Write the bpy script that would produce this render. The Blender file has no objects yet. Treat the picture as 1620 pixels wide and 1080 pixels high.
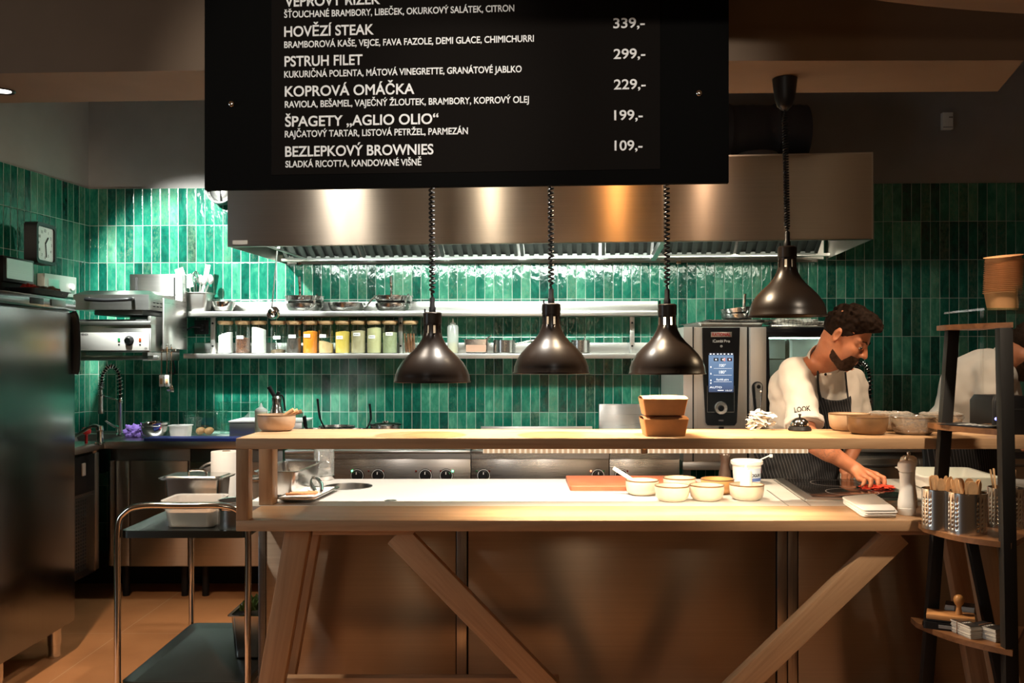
import bpy, bmesh, math, random
import numpy as np
from mathutils import Vector, Matrix, noise
from math import pi, sin, cos, radians as R

SC = bpy.context.scene
COL = SC.collection
random.seed(7)

# ---------------------------------------------------------------- camera
CX, CY, F, ZC = 815.0, 565.0, 1440.0, 1.42       # principal point, focal length in pixels of a 1620x1080 frame, camera height
cam_data = bpy.data.cameras.new('camera')
cam = bpy.data.objects.new('camera', cam_data); COL.objects.link(cam)
cam_data.sensor_fit = 'HORIZONTAL'; cam_data.sensor_width = 36.0
cam_data.lens = 36.0 * F / 1620.0
cam_data.shift_x = (810.0 - CX) / 1620.0
cam_data.shift_y = (CY - 540.0) / 1620.0
cam.location = (0, 0, ZC); cam.rotation_euler = (pi / 2, 0, 0)
cam_data.clip_start = 0.05
SC.camera = cam

# ---------------------------------------------------------------- view, world
SC.view_settings.view_transform = 'Standard'
SC.view_settings.look = 'None'
SC.view_settings.gamma = 1.0
SC.view_settings.use_curve_mapping = False
SC.view_settings.exposure = 0.0
w = bpy.data.worlds.new('world'); SC.world = w; w.use_nodes = True
w.node_tree.nodes['Background'].inputs[0].default_value = (0.200, 0.098, 0.042, 1)
w.node_tree.nodes['Background'].inputs[1].default_value = 0.33

# ---------------------------------------------------------------- lights
def light(name, kind, loc, energy, color, aim=None, **kw):
    ld = bpy.data.lights.new(name, kind)
    ld.energy = energy; ld.color = color
    for k, v in kw.items(): setattr(ld, k, v)
    o = bpy.data.objects.new(name, ld); COL.objects.link(o); o.location = loc
    if aim is not None:
        d = Vector(aim) - Vector(loc)
        o.rotation_euler = d.to_track_quat('-Z', 'Y').to_euler()
    return o

WARM = (1.0, 0.74, 0.47); NEUT = (1.0, 0.90, 0.78); COOL = (0.90, 1.0, 0.90)
# LED strips inside the extractor hood, behind its front panel (the hood runs from HOOD_A to HOOD_B)
HOOD_A, HOOD_B = Vector((-1.6115, 5.1, 0)), Vector((1.8788, 4.78, 0))
def hood_led(u0, u1, e, col):
    d = (HOOD_B - HOOD_A).normalized(); n = Vector((-d.y, d.x, 0)); c = HOOD_A + (HOOD_B - HOOD_A) * (u0 + u1) / 2 + n * 0.11
    light('hood_led', 'AREA', (c.x, c.y, 2.115), e, col, (c.x + n.x * 0.8, c.y + n.y * 0.8, 1.62), shape='RECTANGLE', size=(u1 - u0) * 3.5, size_y=0.05)
hood_led(0.03, 0.34, 11, COOL)
hood_led(0.35, 0.68, 25, COOL)
hood_led(0.71, 0.97, 3.2, (1.0, 0.95, 0.75))
# spot at the left over the grill
light('wall_spot', 'SPOT', (-2.30, 4.75, 2.75), 620, (0.95, 1.0, 0.93), (-2.08, 6.0, 1.78), spot_size=R(66), spot_blend=0.55, shadow_soft_size=0.04)
light('left_wall_spot', 'SPOT', (-2.6, 3.6, 2.36), 45, (1.0, 0.80, 0.58), (-3.3, 5.2, 2.1), spot_size=R(60), spot_blend=0.7, shadow_soft_size=0.04)
# downlights in the beam over the pass, behind the menu board
light('beam_downlight', 'SPOT', (-0.08, 3.33, 2.385), 215, NEUT, (-0.15, 3.46, 0.9), spot_size=R(96), spot_blend=0.8, shadow_soft_size=0.035)
light('beam_downlight', 'SPOT', (0.33, 3.30, 2.385), 190, (1.0, 0.76, 0.50), (0.66, 3.40, 0.9), spot_size=R(96), spot_blend=0.8, shadow_soft_size=0.035)
light('beam_downlight', 'SPOT', (-0.62, 3.33, 2.385), 90, (1.0, 0.86, 0.70), (-0.75, 3.40, 0.9), spot_size=R(90), spot_blend=0.8, shadow_soft_size=0.035)
# downlight in the beam over the trolley
light('beam_downlight', 'SPOT', (-1.86, 3.30, 2.38), 150, (1.0, 0.80, 0.60), (-1.75, 3.75, 0), spot_size=R(84), spot_blend=0.8, shadow_soft_size=0.035)
# spots of the kitchen ceiling, turned towards the hood
for x_, e_, c_ in ((-1.42, 12, (1.0, 0.90, 0.76)), (-1.27, 9, (1.0, 0.88, 0.72)), (-0.345, 9, (1.0, 0.82, 0.60)), (0.48, 8, (1.0, 0.40, 0.10)), (1.03, 4, (1.0, 0.62, 0.38))):
    light('kitchen_spot', 'SPOT', (x_, 4.0, 2.62), e_, c_, (x_ + 0.1, 4.95, 2.25), spot_size=R(60), spot_blend=0.8, shadow_soft_size=0.03)
# fill spots added under the round ceiling to brighten menu board and counter
light('menu_fill_spot', 'SPOT', (-0.75, 1.35, 2.42), 60, (1.0, 0.94, 0.86), (-0.55, 2.9, 2.22), spot_size=R(52), spot_blend=0.6, shadow_soft_size=0.03)
light('menu_fill_spot', 'SPOT', (0.35, 1.35, 2.42), 52, (1.0, 0.94, 0.86), (0.20, 2.9, 2.22), spot_size=R(52), spot_blend=0.6, shadow_soft_size=0.03)
light('counter_fill_spot', 'SPOT', (1.35, 2.15, 2.42), 105, (1.0, 0.82, 0.62), (1.22, 3.35, 0.9), spot_size=R(46), spot_blend=0.8, shadow_soft_size=0.04)
# the dining room's lamps behind the camera, and its window at the left
light('dining_lamp', 'POINT', (-2.20, -1.0, 2.25), 9, (1.0, 0.80, 0.58), shadow_soft_size=0.09)
light('dining_lamp', 'POINT', (2.30, -1.0, 2.20), 5, WARM, shadow_soft_size=0.08)
light('dining_lamp', 'AREA', (0.1, -1.6, 2.3), 6, WARM, (0.1, 3.0, 1.2), shape='DISK', size=0.9)
light('cook_spot', 'SPOT', (1.75, 3.25, 2.36), 72, (1.0, 0.72, 0.47), (1.44, 3.92, 1.2), spot_size=R(78), spot_blend=0.7, shadow_soft_size=0.06)
light('cook_spot', 'SPOT', (2.15, 3.72, 2.75), 60, (1.0, 0.80, 0.58), (2.28, 4.4, 1.3), spot_size=R(44), spot_blend=0.7, shadow_soft_size=0.05)  # extra spot added to brighten the second cook's jacket
light('dining_window', 'AREA', (-4.4, 1.6, 1.5), 46, (0.80, 0.93, 1.0), (-1.2, 3.6, 0.8), shape='RECTANGLE', size=1.4, size_y=1.6)

# ---------------------------------------------------------------- placing helpers
def at(px, py, d):
    """the point at depth d seen at pixel px, py"""
    return Vector(((px - CX) / F * d, d, ZC - (py - CY) / F * d))
def onz(px, py, z):
    return at(px, py, F * (ZC - z) / (py - CY))
def Xp(px, d): return (px - CX) / F * d
def Zp(py, d): return ZC - (py - CY) / F * d

# ---------------------------------------------------------------- object helpers
def tag(o, label=None, cat=None, group=None, kind=None):
    if label: o['label'] = label
    if cat: o['category'] = cat
    if group: o['group'] = group
    if kind: o['kind'] = kind
    return o
def thing(name, label, cat, loc=(0, 0, 0), rz=0.0, group=None):
    o = bpy.data.objects.new(name, None); COL.objects.link(o)
    o.empty_display_size = 0.05
    o.location = loc; o.rotation_euler = (0, 0, rz)
    return tag(o, label, cat, group)
def free(o, root, label, cat, group=None):
    """a thing of its own, built in root's coordinates"""
    o.parent = None; o.location = root.location; o.rotation_euler = root.rotation_euler
    return tag(o, label, cat, group)
def copy_tree(o, parent=None, loc=None, rz=None, label=None):
    c = o.copy(); COL.objects.link(c)
    if parent is not None: c.parent = parent
    if loc is not None: c.location = loc
    if rz is not None: c.rotation_euler = (0, 0, rz)
    if label: c['label'] = label
    for ch in list(o.children): copy_tree(ch, c)
    return c

def catmull(pts, n=6, closed=False):
    P = [Vector(p) for p in pts]; out = []
    m = len(P); rng = m if closed else m - 1
    for i in range(rng):
        p1, p2 = P[i], P[(i + 1) % m]
        p0 = P[i - 1] if (i > 0 or closed) else p1 + (p1 - p2)
        p3 = P[(i + 2) % m] if (i + 2 < m or closed) else p2 + (p2 - p1)
        for k in range(n):
            t = k / n
            out.append(0.5 * ((2 * p1) + (p2 - p0) * t + (2 * p0 - 5 * p1 + 4 * p2 - p3) * t * t + (3 * p1 - p0 - 3 * p2 + p3) * t ** 3))
    if not closed: out.append(P[-1])
    return out
def rrect(w, l, r, z, n=4, cx=0.0, cy=0.0):
    r = min(r, w / 2 - 1e-4, l / 2 - 1e-4); out = []
    for qx, qy, a0 in ((1, 1, 0), (-1, 1, 90), (-1, -1, 180), (1, -1, 270)):
        for k in range(n + 1):
            a = R(a0 + 90 * k / n)
            out.append(Vector((cx + qx * (w / 2 - r) + r * cos(a), cy + qy * (l / 2 - r) + r * sin(a), z)))
    return out

class MB:
    """collects shapes and links them as ONE mesh object"""
    def __init__(s): s.bm = bmesh.new()
    def _v(s, pts, M):
        return [s.bm.verts.new((M @ Vector(p)) if M is not None else Vector(p)) for p in pts]
    def _f(s, vs):
        try: return s.bm.faces.new(vs)
        except ValueError: return None
    def box(s, lo, hi, bev=0.0, M=None, seg=2):
        lo, hi = Vector(lo), Vector(hi)
        t = bmesh.new(); bmesh.ops.create_cube(t, size=1.0)
        c, d = (lo + hi) / 2, hi - lo
        for v in t.verts: v.co = Vector((v.co.x * d.x, v.co.y * d.y, v.co.z * d.z)) + c
        if bev > 0:
            bmesh.ops.bevel(t, geom=list(t.edges), offset=min(bev, min(abs(d.x), abs(d.y), abs(d.z)) * 0.45), segments=seg, profile=0.5, affect='EDGES')
        if M is not None: bmesh.ops.transform(t, matrix=M, verts=t.verts)
        me = bpy.data.meshes.new('tmp'); t.to_mesh(me); t.free(); s.bm.from_mesh(me); bpy.data.meshes.remove(me)
        return s
    def loft(s, loops, cap0=True, cap1=True, M=None, closed=True):
        L = [s._v(l, M) for l in loops]; n = len(L[0])
        for a, b in zip(L, L[1:]):
            for i in range(n if closed else n - 1):
                j = (i + 1) % n
                s._f((a[i], a[j], b[j], b[i]))
        if cap0: s._f(list(reversed(L[0])))
        if cap1: s._f(L[-1])
        return s
    def lathe(s, prof, seg=32, c=(0, 0, 0), M=None, a0=0.0, a1=None):
        c = Vector(c); rings = []
        for r, z in prof:
            if r < 1e-6: rings.append(s._v([c + Vector((0, 0, z))], M))
            else: rings.append(s._v([c + Vector((r * cos(2 * pi * k / seg), r * sin(2 * pi * k / seg), z)) for k in range(seg)], M))
        for a, b in zip(rings, rings[1:]):
            for i in range(seg):
                j = (i + 1) % seg
                if len(a) == 1 and len(b) == 1: continue
                if len(a) == 1: s._f((a[0], b[j], b[i]))
                elif len(b) == 1: s._f((a[i], a[j], b[0]))
                else: s._f((a[i], a[j], b[j], b[i]))
        return s
    def tube(s, pts, r, seg=10, closed=False, caps=True, M=None, flat=1.0):
        P = [Vector(p) for p in pts]; n = len(P)
        rad = r if isinstance(r, (list, tuple)) else [r] * n
        if len(rad) != n: rad = [rad[min(len(rad) - 1, int(i * len(rad) / n))] for i in range(n)]
        T = []
        for i in range(n):
            a = P[i - 1] if (i > 0 or closed) else P[i]
            b = P[(i + 1) % n] if (i < n - 1 or closed) else P[i]
            t = (b - a); T.append(t.normalized() if t.length > 1e-9 else Vector((0, 0, 1)))
        u = T[0].orthogonal().normalized(); loops = []
        for i in range(n):
            if i: u = (u - T[i] * u.dot(T[i]));  u = u.normalized() if u.length > 1e-6 else T[i].orthogonal().normalized()
            v = T[i].cross(u)
            loops.append([P[i] + (u * cos(2 * pi * k / seg) + v * sin(2 * pi * k / seg) * flat) * rad[i] for k in range(seg)])
        if closed: loops.append(loops[0])
        L = [s._v(l, M) for l in (loops[:-1] if closed else loops)]
        if closed: L.append(L[0])
        for a, b in zip(L, L[1:]):
            for i in range(seg):
                j = (i + 1) % seg; s._f((a[i], a[j], b[j], b[i]))
        if caps and not closed:
            s._f(list(reversed(L[0]))); s._f(L[-1])
        return s
    def cyl(s, p0, p1, r0, r1=None, seg=24, M=None):
        return s.tube([p0, p1], [r0, r0 if r1 is None else r1], seg, M=M)
    def prism(s, poly, z0, z1, M=None):
        return s.loft([[(x, y, z0) for x, y in poly], [(x, y, z1) for x, y in poly]], M=M)
    def bar(s, p0, p1, w, h, up=(0, 0, 1), bev=0.0):
        """rectangular bar from p0 to p1, w across, h along up"""
        p0, p1 = Vector(p0), Vector(p1); d = (p1 - p0); L = d.length; d.normalize()
        a = d.cross(Vector(up)).normalized(); b = a.cross(d)
        M = Matrix(((a.x, b.x, d.x, p0.x), (a.y, b.y, d.y, p0.y), (a.z, b.z, d.z, p0.z), (0, 0, 0, 1)))
        return s.box((-w / 2, -h / 2, 0), (w / 2, h / 2, L), bev, M)
    def ball(s, c, r, seg=20, M=None):
        r = (r, r, r) if not isinstance(r, (tuple, list)) else r
        m = Matrix.Translation(c) @ Matrix.Diagonal((*r, 1))
        if M is not None: m = M @ m
        pr = [(sin(pi * k / (seg // 2)), -cos(pi * k / (seg // 2))) for k in range(seg // 2 + 1)]
        return s.lathe([(max(a, 0) if 0 < i < seg // 2 else 0, b) for i, (a, b) in enumerate(pr)], seg, M=m)
    def sheet(s, f, nu, nv, M=None, thick=0.0):
        g = [[Vector(f(i / nu, j / nv)) for j in range(nv + 1)] for i in range(nu + 1)]
        V = [s._v(r, M) for r in g]
        for i in range(nu):
            for j in range(nv): s._f((V[i][j], V[i + 1][j], V[i + 1][j + 1], V[i][j + 1]))
        return s
    def build(s, name, mat, parent=None, loc=None, rz=None, angle=38, solid=0.0, sub=0, fix=True):
        bm = s.bm
        bmesh.ops.remove_doubles(bm, verts=bm.verts, dist=1e-5) if False else None
        if fix: bmesh.ops.recalc_face_normals(bm, faces=bm.faces)
        lim = R(angle)
        for f in bm.faces: f.smooth = True
        for e in bm.edges:
            if len(e.link_faces) == 2:
                if e.calc_face_angle(0) > lim: e.smooth = False
        me = bpy.data.meshes.new(name); bm.to_mesh(me); bm.free()
        if mat is not None: me.materials.append(mat)
        o = bpy.data.objects.new(name, me); COL.objects.link(o)
        if parent is not None: o.parent = parent
        if loc is not None: o.location = loc
        if rz is not None: o.rotation_euler = (0, 0, rz)
        if solid:
            m = o.modifiers.new('solid', 'SOLIDIFY'); m.thickness = solid; m.offset = 0
        if sub:
            m = o.modifiers.new('sub', 'SUBSURF'); m.levels = sub; m.render_levels = sub
        return o

def text(body, mat, parent, loc, width=None, height=None, rot=(pi / 2, 0, 0), bold=0.0, ext=0.0006, name='lettering', align='LEFT', shear=0.0):
    c = bpy.data.curves.new('t', 'FONT'); c.body = body; c.size = 1.0
    c.shear = shear
    if bold > 0: c.bevel_depth = bold; c.bevel_resolution = 0
    t = bpy.data.objects.new('t', c); COL.objects.link(t)
    bpy.context.view_layer.update()
    me = bpy.data.meshes.new_from_object(t.evaluated_get(bpy.context.evaluated_depsgraph_get()))
    bpy.data.objects.remove(t); bpy.data.curves.remove(c)
    xs = [v.co.x for v in me.vertices]; ys = [v.co.y for v in me.vertices]
    capc = 0.73
    x0, x1 = min(xs), max(xs)
    sy = (height / capc) if height else width / (x1 - x0)
    sx = (width / (x1 - x0)) if width else sy
    off = {'LEFT': 0, 'CENTER': (x1 - x0) / 2, 'RIGHT': x1 - x0}[align]
    for v in me.vertices: v.co = Vector(((v.co.x - x0 - off) * sx, v.co.y * sy, v.co.z * sy * 0.3))
    me.update()
    me.materials.clear(); me.materials.append(mat)
    o = bpy.data.objects.new(name, me); COL.objects.link(o); o.parent = parent
    o.location = loc; o.rotation_euler = rot
    if ext and bold <= 0:
        m = o.modifiers.new('solid', 'SOLIDIFY'); m.thickness = ext; m.offset = 1
    return o

# ---------------------------------------------------------------- materials
def new_mat(name):
    m = bpy.data.materials.new(name); m.use_nodes = True
    nt = m.node_tree; b = nt.nodes['Principled BSDF']
    return m, nt, b
def nd(nt, typ, **kw):
    n = nt.nodes.new(typ)
    for k, v in kw.items():
        if k.startswith('i_'): n.inputs[int(k[2:])].default_value = v
        else: setattr(n, k, v)
    return n
def math_(nt, op, a, b=None, c=None, clamp=False):
    n = nt.nodes.new('ShaderNodeMath'); n.operation = op; n.use_clamp = clamp
    for i, x in enumerate((a, b, c)):
        if x is None: continue
        if hasattr(x, 'default_value') or hasattr(x, 'links'): nt.links.new(x, n.inputs[i])
        else: n.inputs[i].default_value = x
    return n.outputs[0]
def mixc(nt, f, a, b, blend='MIX'):
    n = nt.nodes.new('ShaderNodeMix'); n.data_type = 'RGBA'; n.blend_type = blend
    for sock, x in ((n.inputs[0], f), (n.inputs[6], a), (n.inputs[7], b)):
        if hasattr(x, 'links'): nt.links.new(x, sock)
        else: sock.default_value = x if not isinstance(x, tuple) or len(x) == 4 else (*x, 1)
    return n.outputs[2]
def ramp(nt, f, stops):
    n = nt.nodes.new('ShaderNodeValToRGB'); e = n.color_ramp.elements
    while len(e) < len(stops): e.new(0.5)
    for el, (p, c) in zip(e, stops): el.position = p; el.color = (*c, 1) if len(c) == 3 else c
    nt.links.new(f, n.inputs[0]); return n.outputs[0]
def objco(nt, scale=(1, 1, 1), gen=False):
    tc = nt.nodes.new('ShaderNodeTexCoord'); mp = nt.nodes.new('ShaderNodeMapping')
    nt.links.new(tc.outputs['Generated' if gen else 'Object'], mp.inputs[0]); mp.inputs['Scale'].default_value = scale
    return mp.outputs[0]
def noise_(nt, vec, scale, detail=3, rough=0.5, dist=0.0):
    n = nt.nodes.new('ShaderNodeTexNoise'); nt.links.new(vec, n.inputs['Vector'])
    n.inputs['Scale'].default_value = scale; n.inputs['Detail'].default_value = detail
    n.inputs['Roughness'].default_value = rough; n.inputs['Distortion'].default_value = dist
    return n.outputs[0]
def bump(nt, b, h, strength=1.0, dist=0.001):
    n = nt.nodes.new('ShaderNodeBump'); n.inputs['Strength'].default_value = strength; n.inputs['Distance'].default_value = dist
    nt.links.new(h, n.inputs['Height']); nt.links.new(n.outputs[0], b.inputs['Normal'])
def plain(name, col, rough=0.5, metal=0.0, spec=0.5, var=0.0, vscale=6.0, bmp=0.0, bscale=60.0, emit=None, es=0.0, coat=0.0, trans=0.0, ior=1.45, sss=0.0, sheen=0.0):
    m, nt, b = new_mat(name)
    b.inputs['Base Color'].default_value = (*col, 1); b.inputs['Roughness'].default_value = rough
    b.inputs['Metallic'].default_value = metal; b.inputs['Specular IOR Level'].default_value = spec
    b.inputs['Coat Weight'].default_value = coat; b.inputs['Transmission Weight'].default_value = trans; b.inputs['IOR'].default_value = ior
    b.inputs['Sheen Weight'].default_value = sheen
    if sss: b.inputs['Subsurface Weight'].default_value = sss; b.inputs['Subsurface Radius'].default_value = (0.012, 0.005, 0.003); b.inputs['Subsurface Scale'].default_value = 0.6
    if var:
        v = noise_(nt, objco(nt), vscale, 4)
        lo = tuple(max(0, c * (1 - var)) for c in col); hi = tuple(min(1, c * (1 + var)) for c in col)
        nt.links.new(ramp(nt, v, [(0.3, lo), (0.7, hi)]), b.inputs['Base Color'])
    if bmp: bump(nt, b, noise_(nt, objco(nt), bscale, 4), 1.0, bmp)
    if emit: b.inputs['Emission Color'].default_value = (*emit, 1); b.inputs['Emission Strength'].default_value = es
    return m
def steel(name, col=(0.60, 0.59, 0.57), rough=0.30, aniso=0.75, brush='x', rot=0.25, lines=0.00012):
    m, nt, b = new_mat(name)
    b.inputs['Metallic'].default_value = 1.0
    b.inputs['Anisotropic'].default_value = aniso; b.inputs['Anisotropic Rotation'].default_value = rot
    sc = {'x': (1.5, 1.5, 260), 'z': (260, 260, 1.5), 'y': (260, 1.5, 260)}[brush]
    v = noise_(nt, objco(nt, sc), 1.0, 4, 0.6)
    s = noise_(nt, objco(nt), 3.0, 3)
    nt.links.new(ramp(nt, v, [(0.25, tuple(c * 0.86 for c in col)), (0.75, col)]), b.inputs['Base Color'])
    nt.links.new(math_(nt, 'ADD', math_(nt, 'MULTIPLY', math_(nt, 'ADD', v, s), 0.10), rough - 0.10), b.inputs['Roughness'])
    if lines: bump(nt, b, v, 0.6, lines)
    return m
def wood(name, base, dark, axis='x', rough=0.42, scale=1.0, knots=0.0):
    m, nt, b = new_mat(name)
    k = {'x': (0.9, 14, 14), 'y': (14, 0.9, 14), 'z': (14, 14, 0.9)}[axis]
    co = objco(nt, tuple(c * scale for c in k))
    a = noise_(nt, co, 1.6, 5, 0.62, 0.9)
    k2 = {'x': (2.2, 120, 120), 'y': (120, 2.2, 120), 'z': (120, 120, 2.2)}[axis]
    f = noise_(nt, objco(nt, k2), 1.0, 3, 0.6)
    big = noise_(nt, objco(nt, tuple(c * 0.35 for c in k)), 1.0, 2, 0.5, 0.4)
    mid = tuple((x * 0.65 + y * 0.35) for x, y in zip(base, dark))
    c1 = ramp(nt, a, [(0.28, dark), (0.46, mid), (0.62, base), (0.85, tuple(min(1, x * 1.12) for x in base))])
    c2 = mixc(nt, math_(nt, 'MULTIPLY', f, 0.42), c1, dark)
    c3 = mixc(nt, math_(nt, 'MULTIPLY', math_(nt, 'SUBTRACT', big, 0.45, clamp=True), 1.6, clamp=True), c2, tuple(x * 1.15 for x in base))
    nt.links.new(c3, b.inputs['Base Color'])
    b.inputs['Roughness'].default_value = rough; b.inputs['Specular IOR Level'].default_value = 0.35
    bump(nt, b, math_(nt, 'ADD', f, a), 0.5, 0.0006)
    return m
def tiles(name, ztop=2.547, pu=0.0602, pv=0.248):
    m, nt, b = new_mat(name)
    tc = nt.nodes.new('ShaderNodeTexCoord'); sp = nt.nodes.new('ShaderNodeSeparateXYZ'); nt.links.new(tc.outputs['Object'], sp.inputs[0])
    u = math_(nt, 'DIVIDE', sp.outputs[0], pu); v = math_(nt, 'DIVIDE', math_(nt, 'SUBTRACT', ztop, sp.outputs[2]), pv)
    iu, iv = math_(nt, 'FLOOR', u), math_(nt, 'FLOOR', v)
    fu, fv = math_(nt, 'FRACT', u), math_(nt, 'FRACT', v)
    cmb = nt.nodes.new('ShaderNodeCombineXYZ'); nt.links.new(iu, cmb.inputs[0]); nt.links.new(iv, cmb.inputs[1])
    wn = nt.nodes.new('ShaderNodeTexWhiteNoise'); wn.noise_dimensions = '3D'; nt.links.new(cmb.outputs[0], wn.inputs[0])
    rv = wn.outputs['Value']; sc = nt.nodes.new('ShaderNodeSeparateColor'); nt.links.new(wn.outputs['Color'], sc.inputs[0])
    du = math_(nt, 'MULTIPLY', math_(nt, 'MINIMUM', fu, math_(nt, 'SUBTRACT', 1.0, fu)), pu)
    dv = math_(nt, 'MULTIPLY', math_(nt, 'MINIMUM', fv, math_(nt, 'SUBTRACT', 1.0, fv)), pv)
    d = math_(nt, 'MINIMUM', du, dv)
    mr = nt.nodes.new('ShaderNodeMapRange'); mr.interpolation_type = 'SMOOTHSTEP'
    nt.links.new(d, mr.inputs[0]); mr.inputs[1].default_value = 0.0008; mr.inputs[2].default_value = 0.0020
    tile_f = mr.outputs[0]
    # per-tile shifted coordinates so that the glaze differs from tile to tile
    off = nt.nodes.new('ShaderNodeVectorMath'); off.operation = 'MULTIPLY_ADD'
    nt.links.new(wn.outputs['Color'], off.inputs[0]); off.inputs[1].default_value = (7, 7, 7); nt.links.new(tc.outputs['Object'], off.inputs[2])
    mp = nt.nodes.new('ShaderNodeMapping'); nt.links.new(off.outputs[0], mp.inputs[0]); mp.inputs['Scale'].default_value = (1, 1, 0.55)
    n1 = noise_(nt, mp.outputs[0], 16, 5, 0.62, 0.6)
    n2 = noise_(nt, mp.outputs[0], 70, 4, 0.7)
    t = math_(nt, 'ADD', math_(nt, 'MULTIPLY', rv, 0.46), math_(nt, 'ADD', math_(nt, 'MULTIPLY', n1, 0.62), math_(nt, 'MULTIPLY', n2, 0.16)))
    col = ramp(nt, t, [(0.30, (0.002, 0.024, 0.018)), (0.48, (0.003, 0.072, 0.048)), (0.64, (0.010, 0.124, 0.080)), (0.80, (0.040, 0.195, 0.125)), (0.96, (0.12, 0.32, 0.21))])
    spot = ramp(nt, math_(nt, 'ADD', math_(nt, 'MULTIPLY', n2, 0.6), math_(nt, 'MULTIPLY', sc.outputs[1], 0.42)), [(0.60, (0, 0, 0)), (0.80, (1, 1, 1))])
    col = mixc(nt, math_(nt, 'MULTIPLY', spot, 0.55), col, (0.10, 0.15, 0.09))
    col = mixc(nt, tile_f, (0.36, 0.42, 0.36), col)
    nt.links.new(col, b.inputs['Base Color'])
    nt.links.new(math_(nt, 'SUBTRACT', 0.62, math_(nt, 'MULTIPLY', tile_f, 0.50)), b.inputs['Roughness'])
    wv = noise_(nt, mp.outputs[0], 26, 3, 0.45, 0.3)
    tilt = math_(nt, 'ADD', math_(nt, 'MULTIPLY', math_(nt, 'SUBTRACT', sc.outputs[0], 0.5), math_(nt, 'MULTIPLY', fu, 0.0022)),
                 math_(nt, 'MULTIPLY', math_(nt, 'SUBTRACT', sc.outputs[2], 0.5), math_(nt, 'MULTIPLY', fv, 0.0050)))
    mr2 = nt.nodes.new('ShaderNodeMapRange'); mr2.interpolation_type = 'SMOOTHSTEP'
    nt.links.new(d, mr2.inputs[0]); mr2.inputs[1].default_value = 0.0; mr2.inputs[2].default_value = 0.006
    h = math_(nt, 'ADD', math_(nt, 'ADD', tilt, math_(nt, 'MULTIPLY', wv, 0.0042)), math_(nt, 'MULTIPLY', mr2.outputs[0], 0.0012))
    bump(nt, b, h, 1.0, 1.0)
    return m
def thin_glass(name, tint=(0.93, 0.97, 0.95), refl=0.06, haze=0.0):
    m, nt, b = new_mat(name); nt.nodes.remove(b)
    out = nt.nodes['Material Output']
    tr = nd(nt, 'ShaderNodeBsdfTransparent'); tr.inputs[0].default_value = (*tint, 1)
    gl = nd(nt, 'ShaderNodeBsdfGlossy'); gl.inputs['Roughness'].default_value = 0.05
    lw = nd(nt, 'ShaderNodeLayerWeight'); lw.inputs[0].default_value = 0.25
    mx = nd(nt, 'ShaderNodeMixShader')
    nt.links.new(math_(nt, 'ADD', math_(nt, 'MULTIPLY', lw.outputs[1], 0.45), refl, clamp=True), mx.inputs[0])
    nt.links.new(tr.outputs[0], mx.inputs[1]); nt.links.new(gl.outputs[0], mx.inputs[2])
    last = mx
    if haze:
        df = nd(nt, 'ShaderNodeBsdfDiffuse'); df.inputs[0].default_value = (0.9, 0.9, 0.88, 1)
        m2 = nd(nt, 'ShaderNodeMixShader'); m2.inputs[0].default_value = haze
        nt.links.new(mx.outputs[0], m2.inputs[1]); nt.links.new(df.outputs[0], m2.inputs[2]); last = m2
    nt.links.new(last.outputs[0], out.inputs[0])
    return m
def emitter(name, col, s):
    return plain(name, (0.8, 0.8, 0.8), emit=col, es=s)
def speckle(name, cols, scale=220.0, rough=0.8):
    """grains: a voronoi of little cells in several colours"""
    m, nt, b = new_mat(name)
    vo = nt.nodes.new('ShaderNodeTexVoronoi'); nt.links.new(objco(nt), vo.inputs['Vector']); vo.inputs['Scale'].default_value = scale
    sp = nt.nodes.new('ShaderNodeSeparateColor'); nt.links.new(vo.outputs['Color'], sp.inputs[0])
    nt.links.new(ramp(nt, sp.outputs[0], [(i / max(1, len(cols) - 1), c) for i, c in enumerate(cols)]), b.inputs['Base Color'])
    b.inputs['Roughness'].default_value = rough
    bump(nt, b, vo.outputs['Distance'], 0.8, -0.002)
    return m
def stripes(name, base, line, period, width, axis=0, rough=0.8, slant=0.0):
    m, nt, b = new_mat(name)
    tc = nt.nodes.new('ShaderNodeTexCoord'); sp = nt.nodes.new('ShaderNodeSeparateXYZ'); nt.links.new(tc.outputs['Object'], sp.inputs[0])
    x = math_(nt, 'ADD', sp.outputs[axis], math_(nt, 'MULTIPLY', sp.outputs[2], slant))
    f = math_(nt, 'FRACT', math_(nt, 'DIVIDE', x, period))
    nt.links.new(mixc(nt, math_(nt, 'LESS_THAN', f, width), base, line), b.inputs['Base Color'])
    b.inputs['Roughness'].default_value = rough
    return m

M = {}
M['tile'] = tiles('glazed_green_tile')
M['paint'] = plain('grey_wall_paint', (0.27, 0.25, 0.24), 0.75, var=0.05, bmp=0.0004, bscale=180)
M['paint_brown'] = plain('brown_ceiling_paint', (0.185, 0.125, 0.080), 0.75, var=0.05)
M['steel'] = steel('brushed_steel')
M['steel_panel'] = steel('brushed_steel_panel', (0.56, 0.51, 0.45), 0.33, 0.9)
M['steel_v'] = steel('vertical_brushed_steel', (0.58, 0.57, 0.55), 0.30, 0.6, brush='z', rot=0.0)
M['steel_soft'] = steel('satin_steel', (0.62, 0.61, 0.59), 0.34, 0.2)
M['steel_dark'] = steel('dark_steel', (0.25, 0.25, 0.25), 0.35, 0.5)
M['chrome'] = plain('polished_steel', (0.72, 0.71, 0.69), 0.12, 1.0)
M['pan'] = plain('pan_steel', (0.56, 0.55, 0.53), 0.22, 1.0, var=0.08, vscale=20)
M['black'] = plain('black_plastic', (0.010, 0.010, 0.011), 0.42, spec=0.3)
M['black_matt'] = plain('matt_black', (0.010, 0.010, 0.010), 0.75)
M['iron'] = plain('black_powder_coated_iron', (0.018, 0.017, 0.016), 0.5, 0.3)
M['white'] = plain('white_plastic', (0.80, 0.79, 0.76), 0.4)
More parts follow.
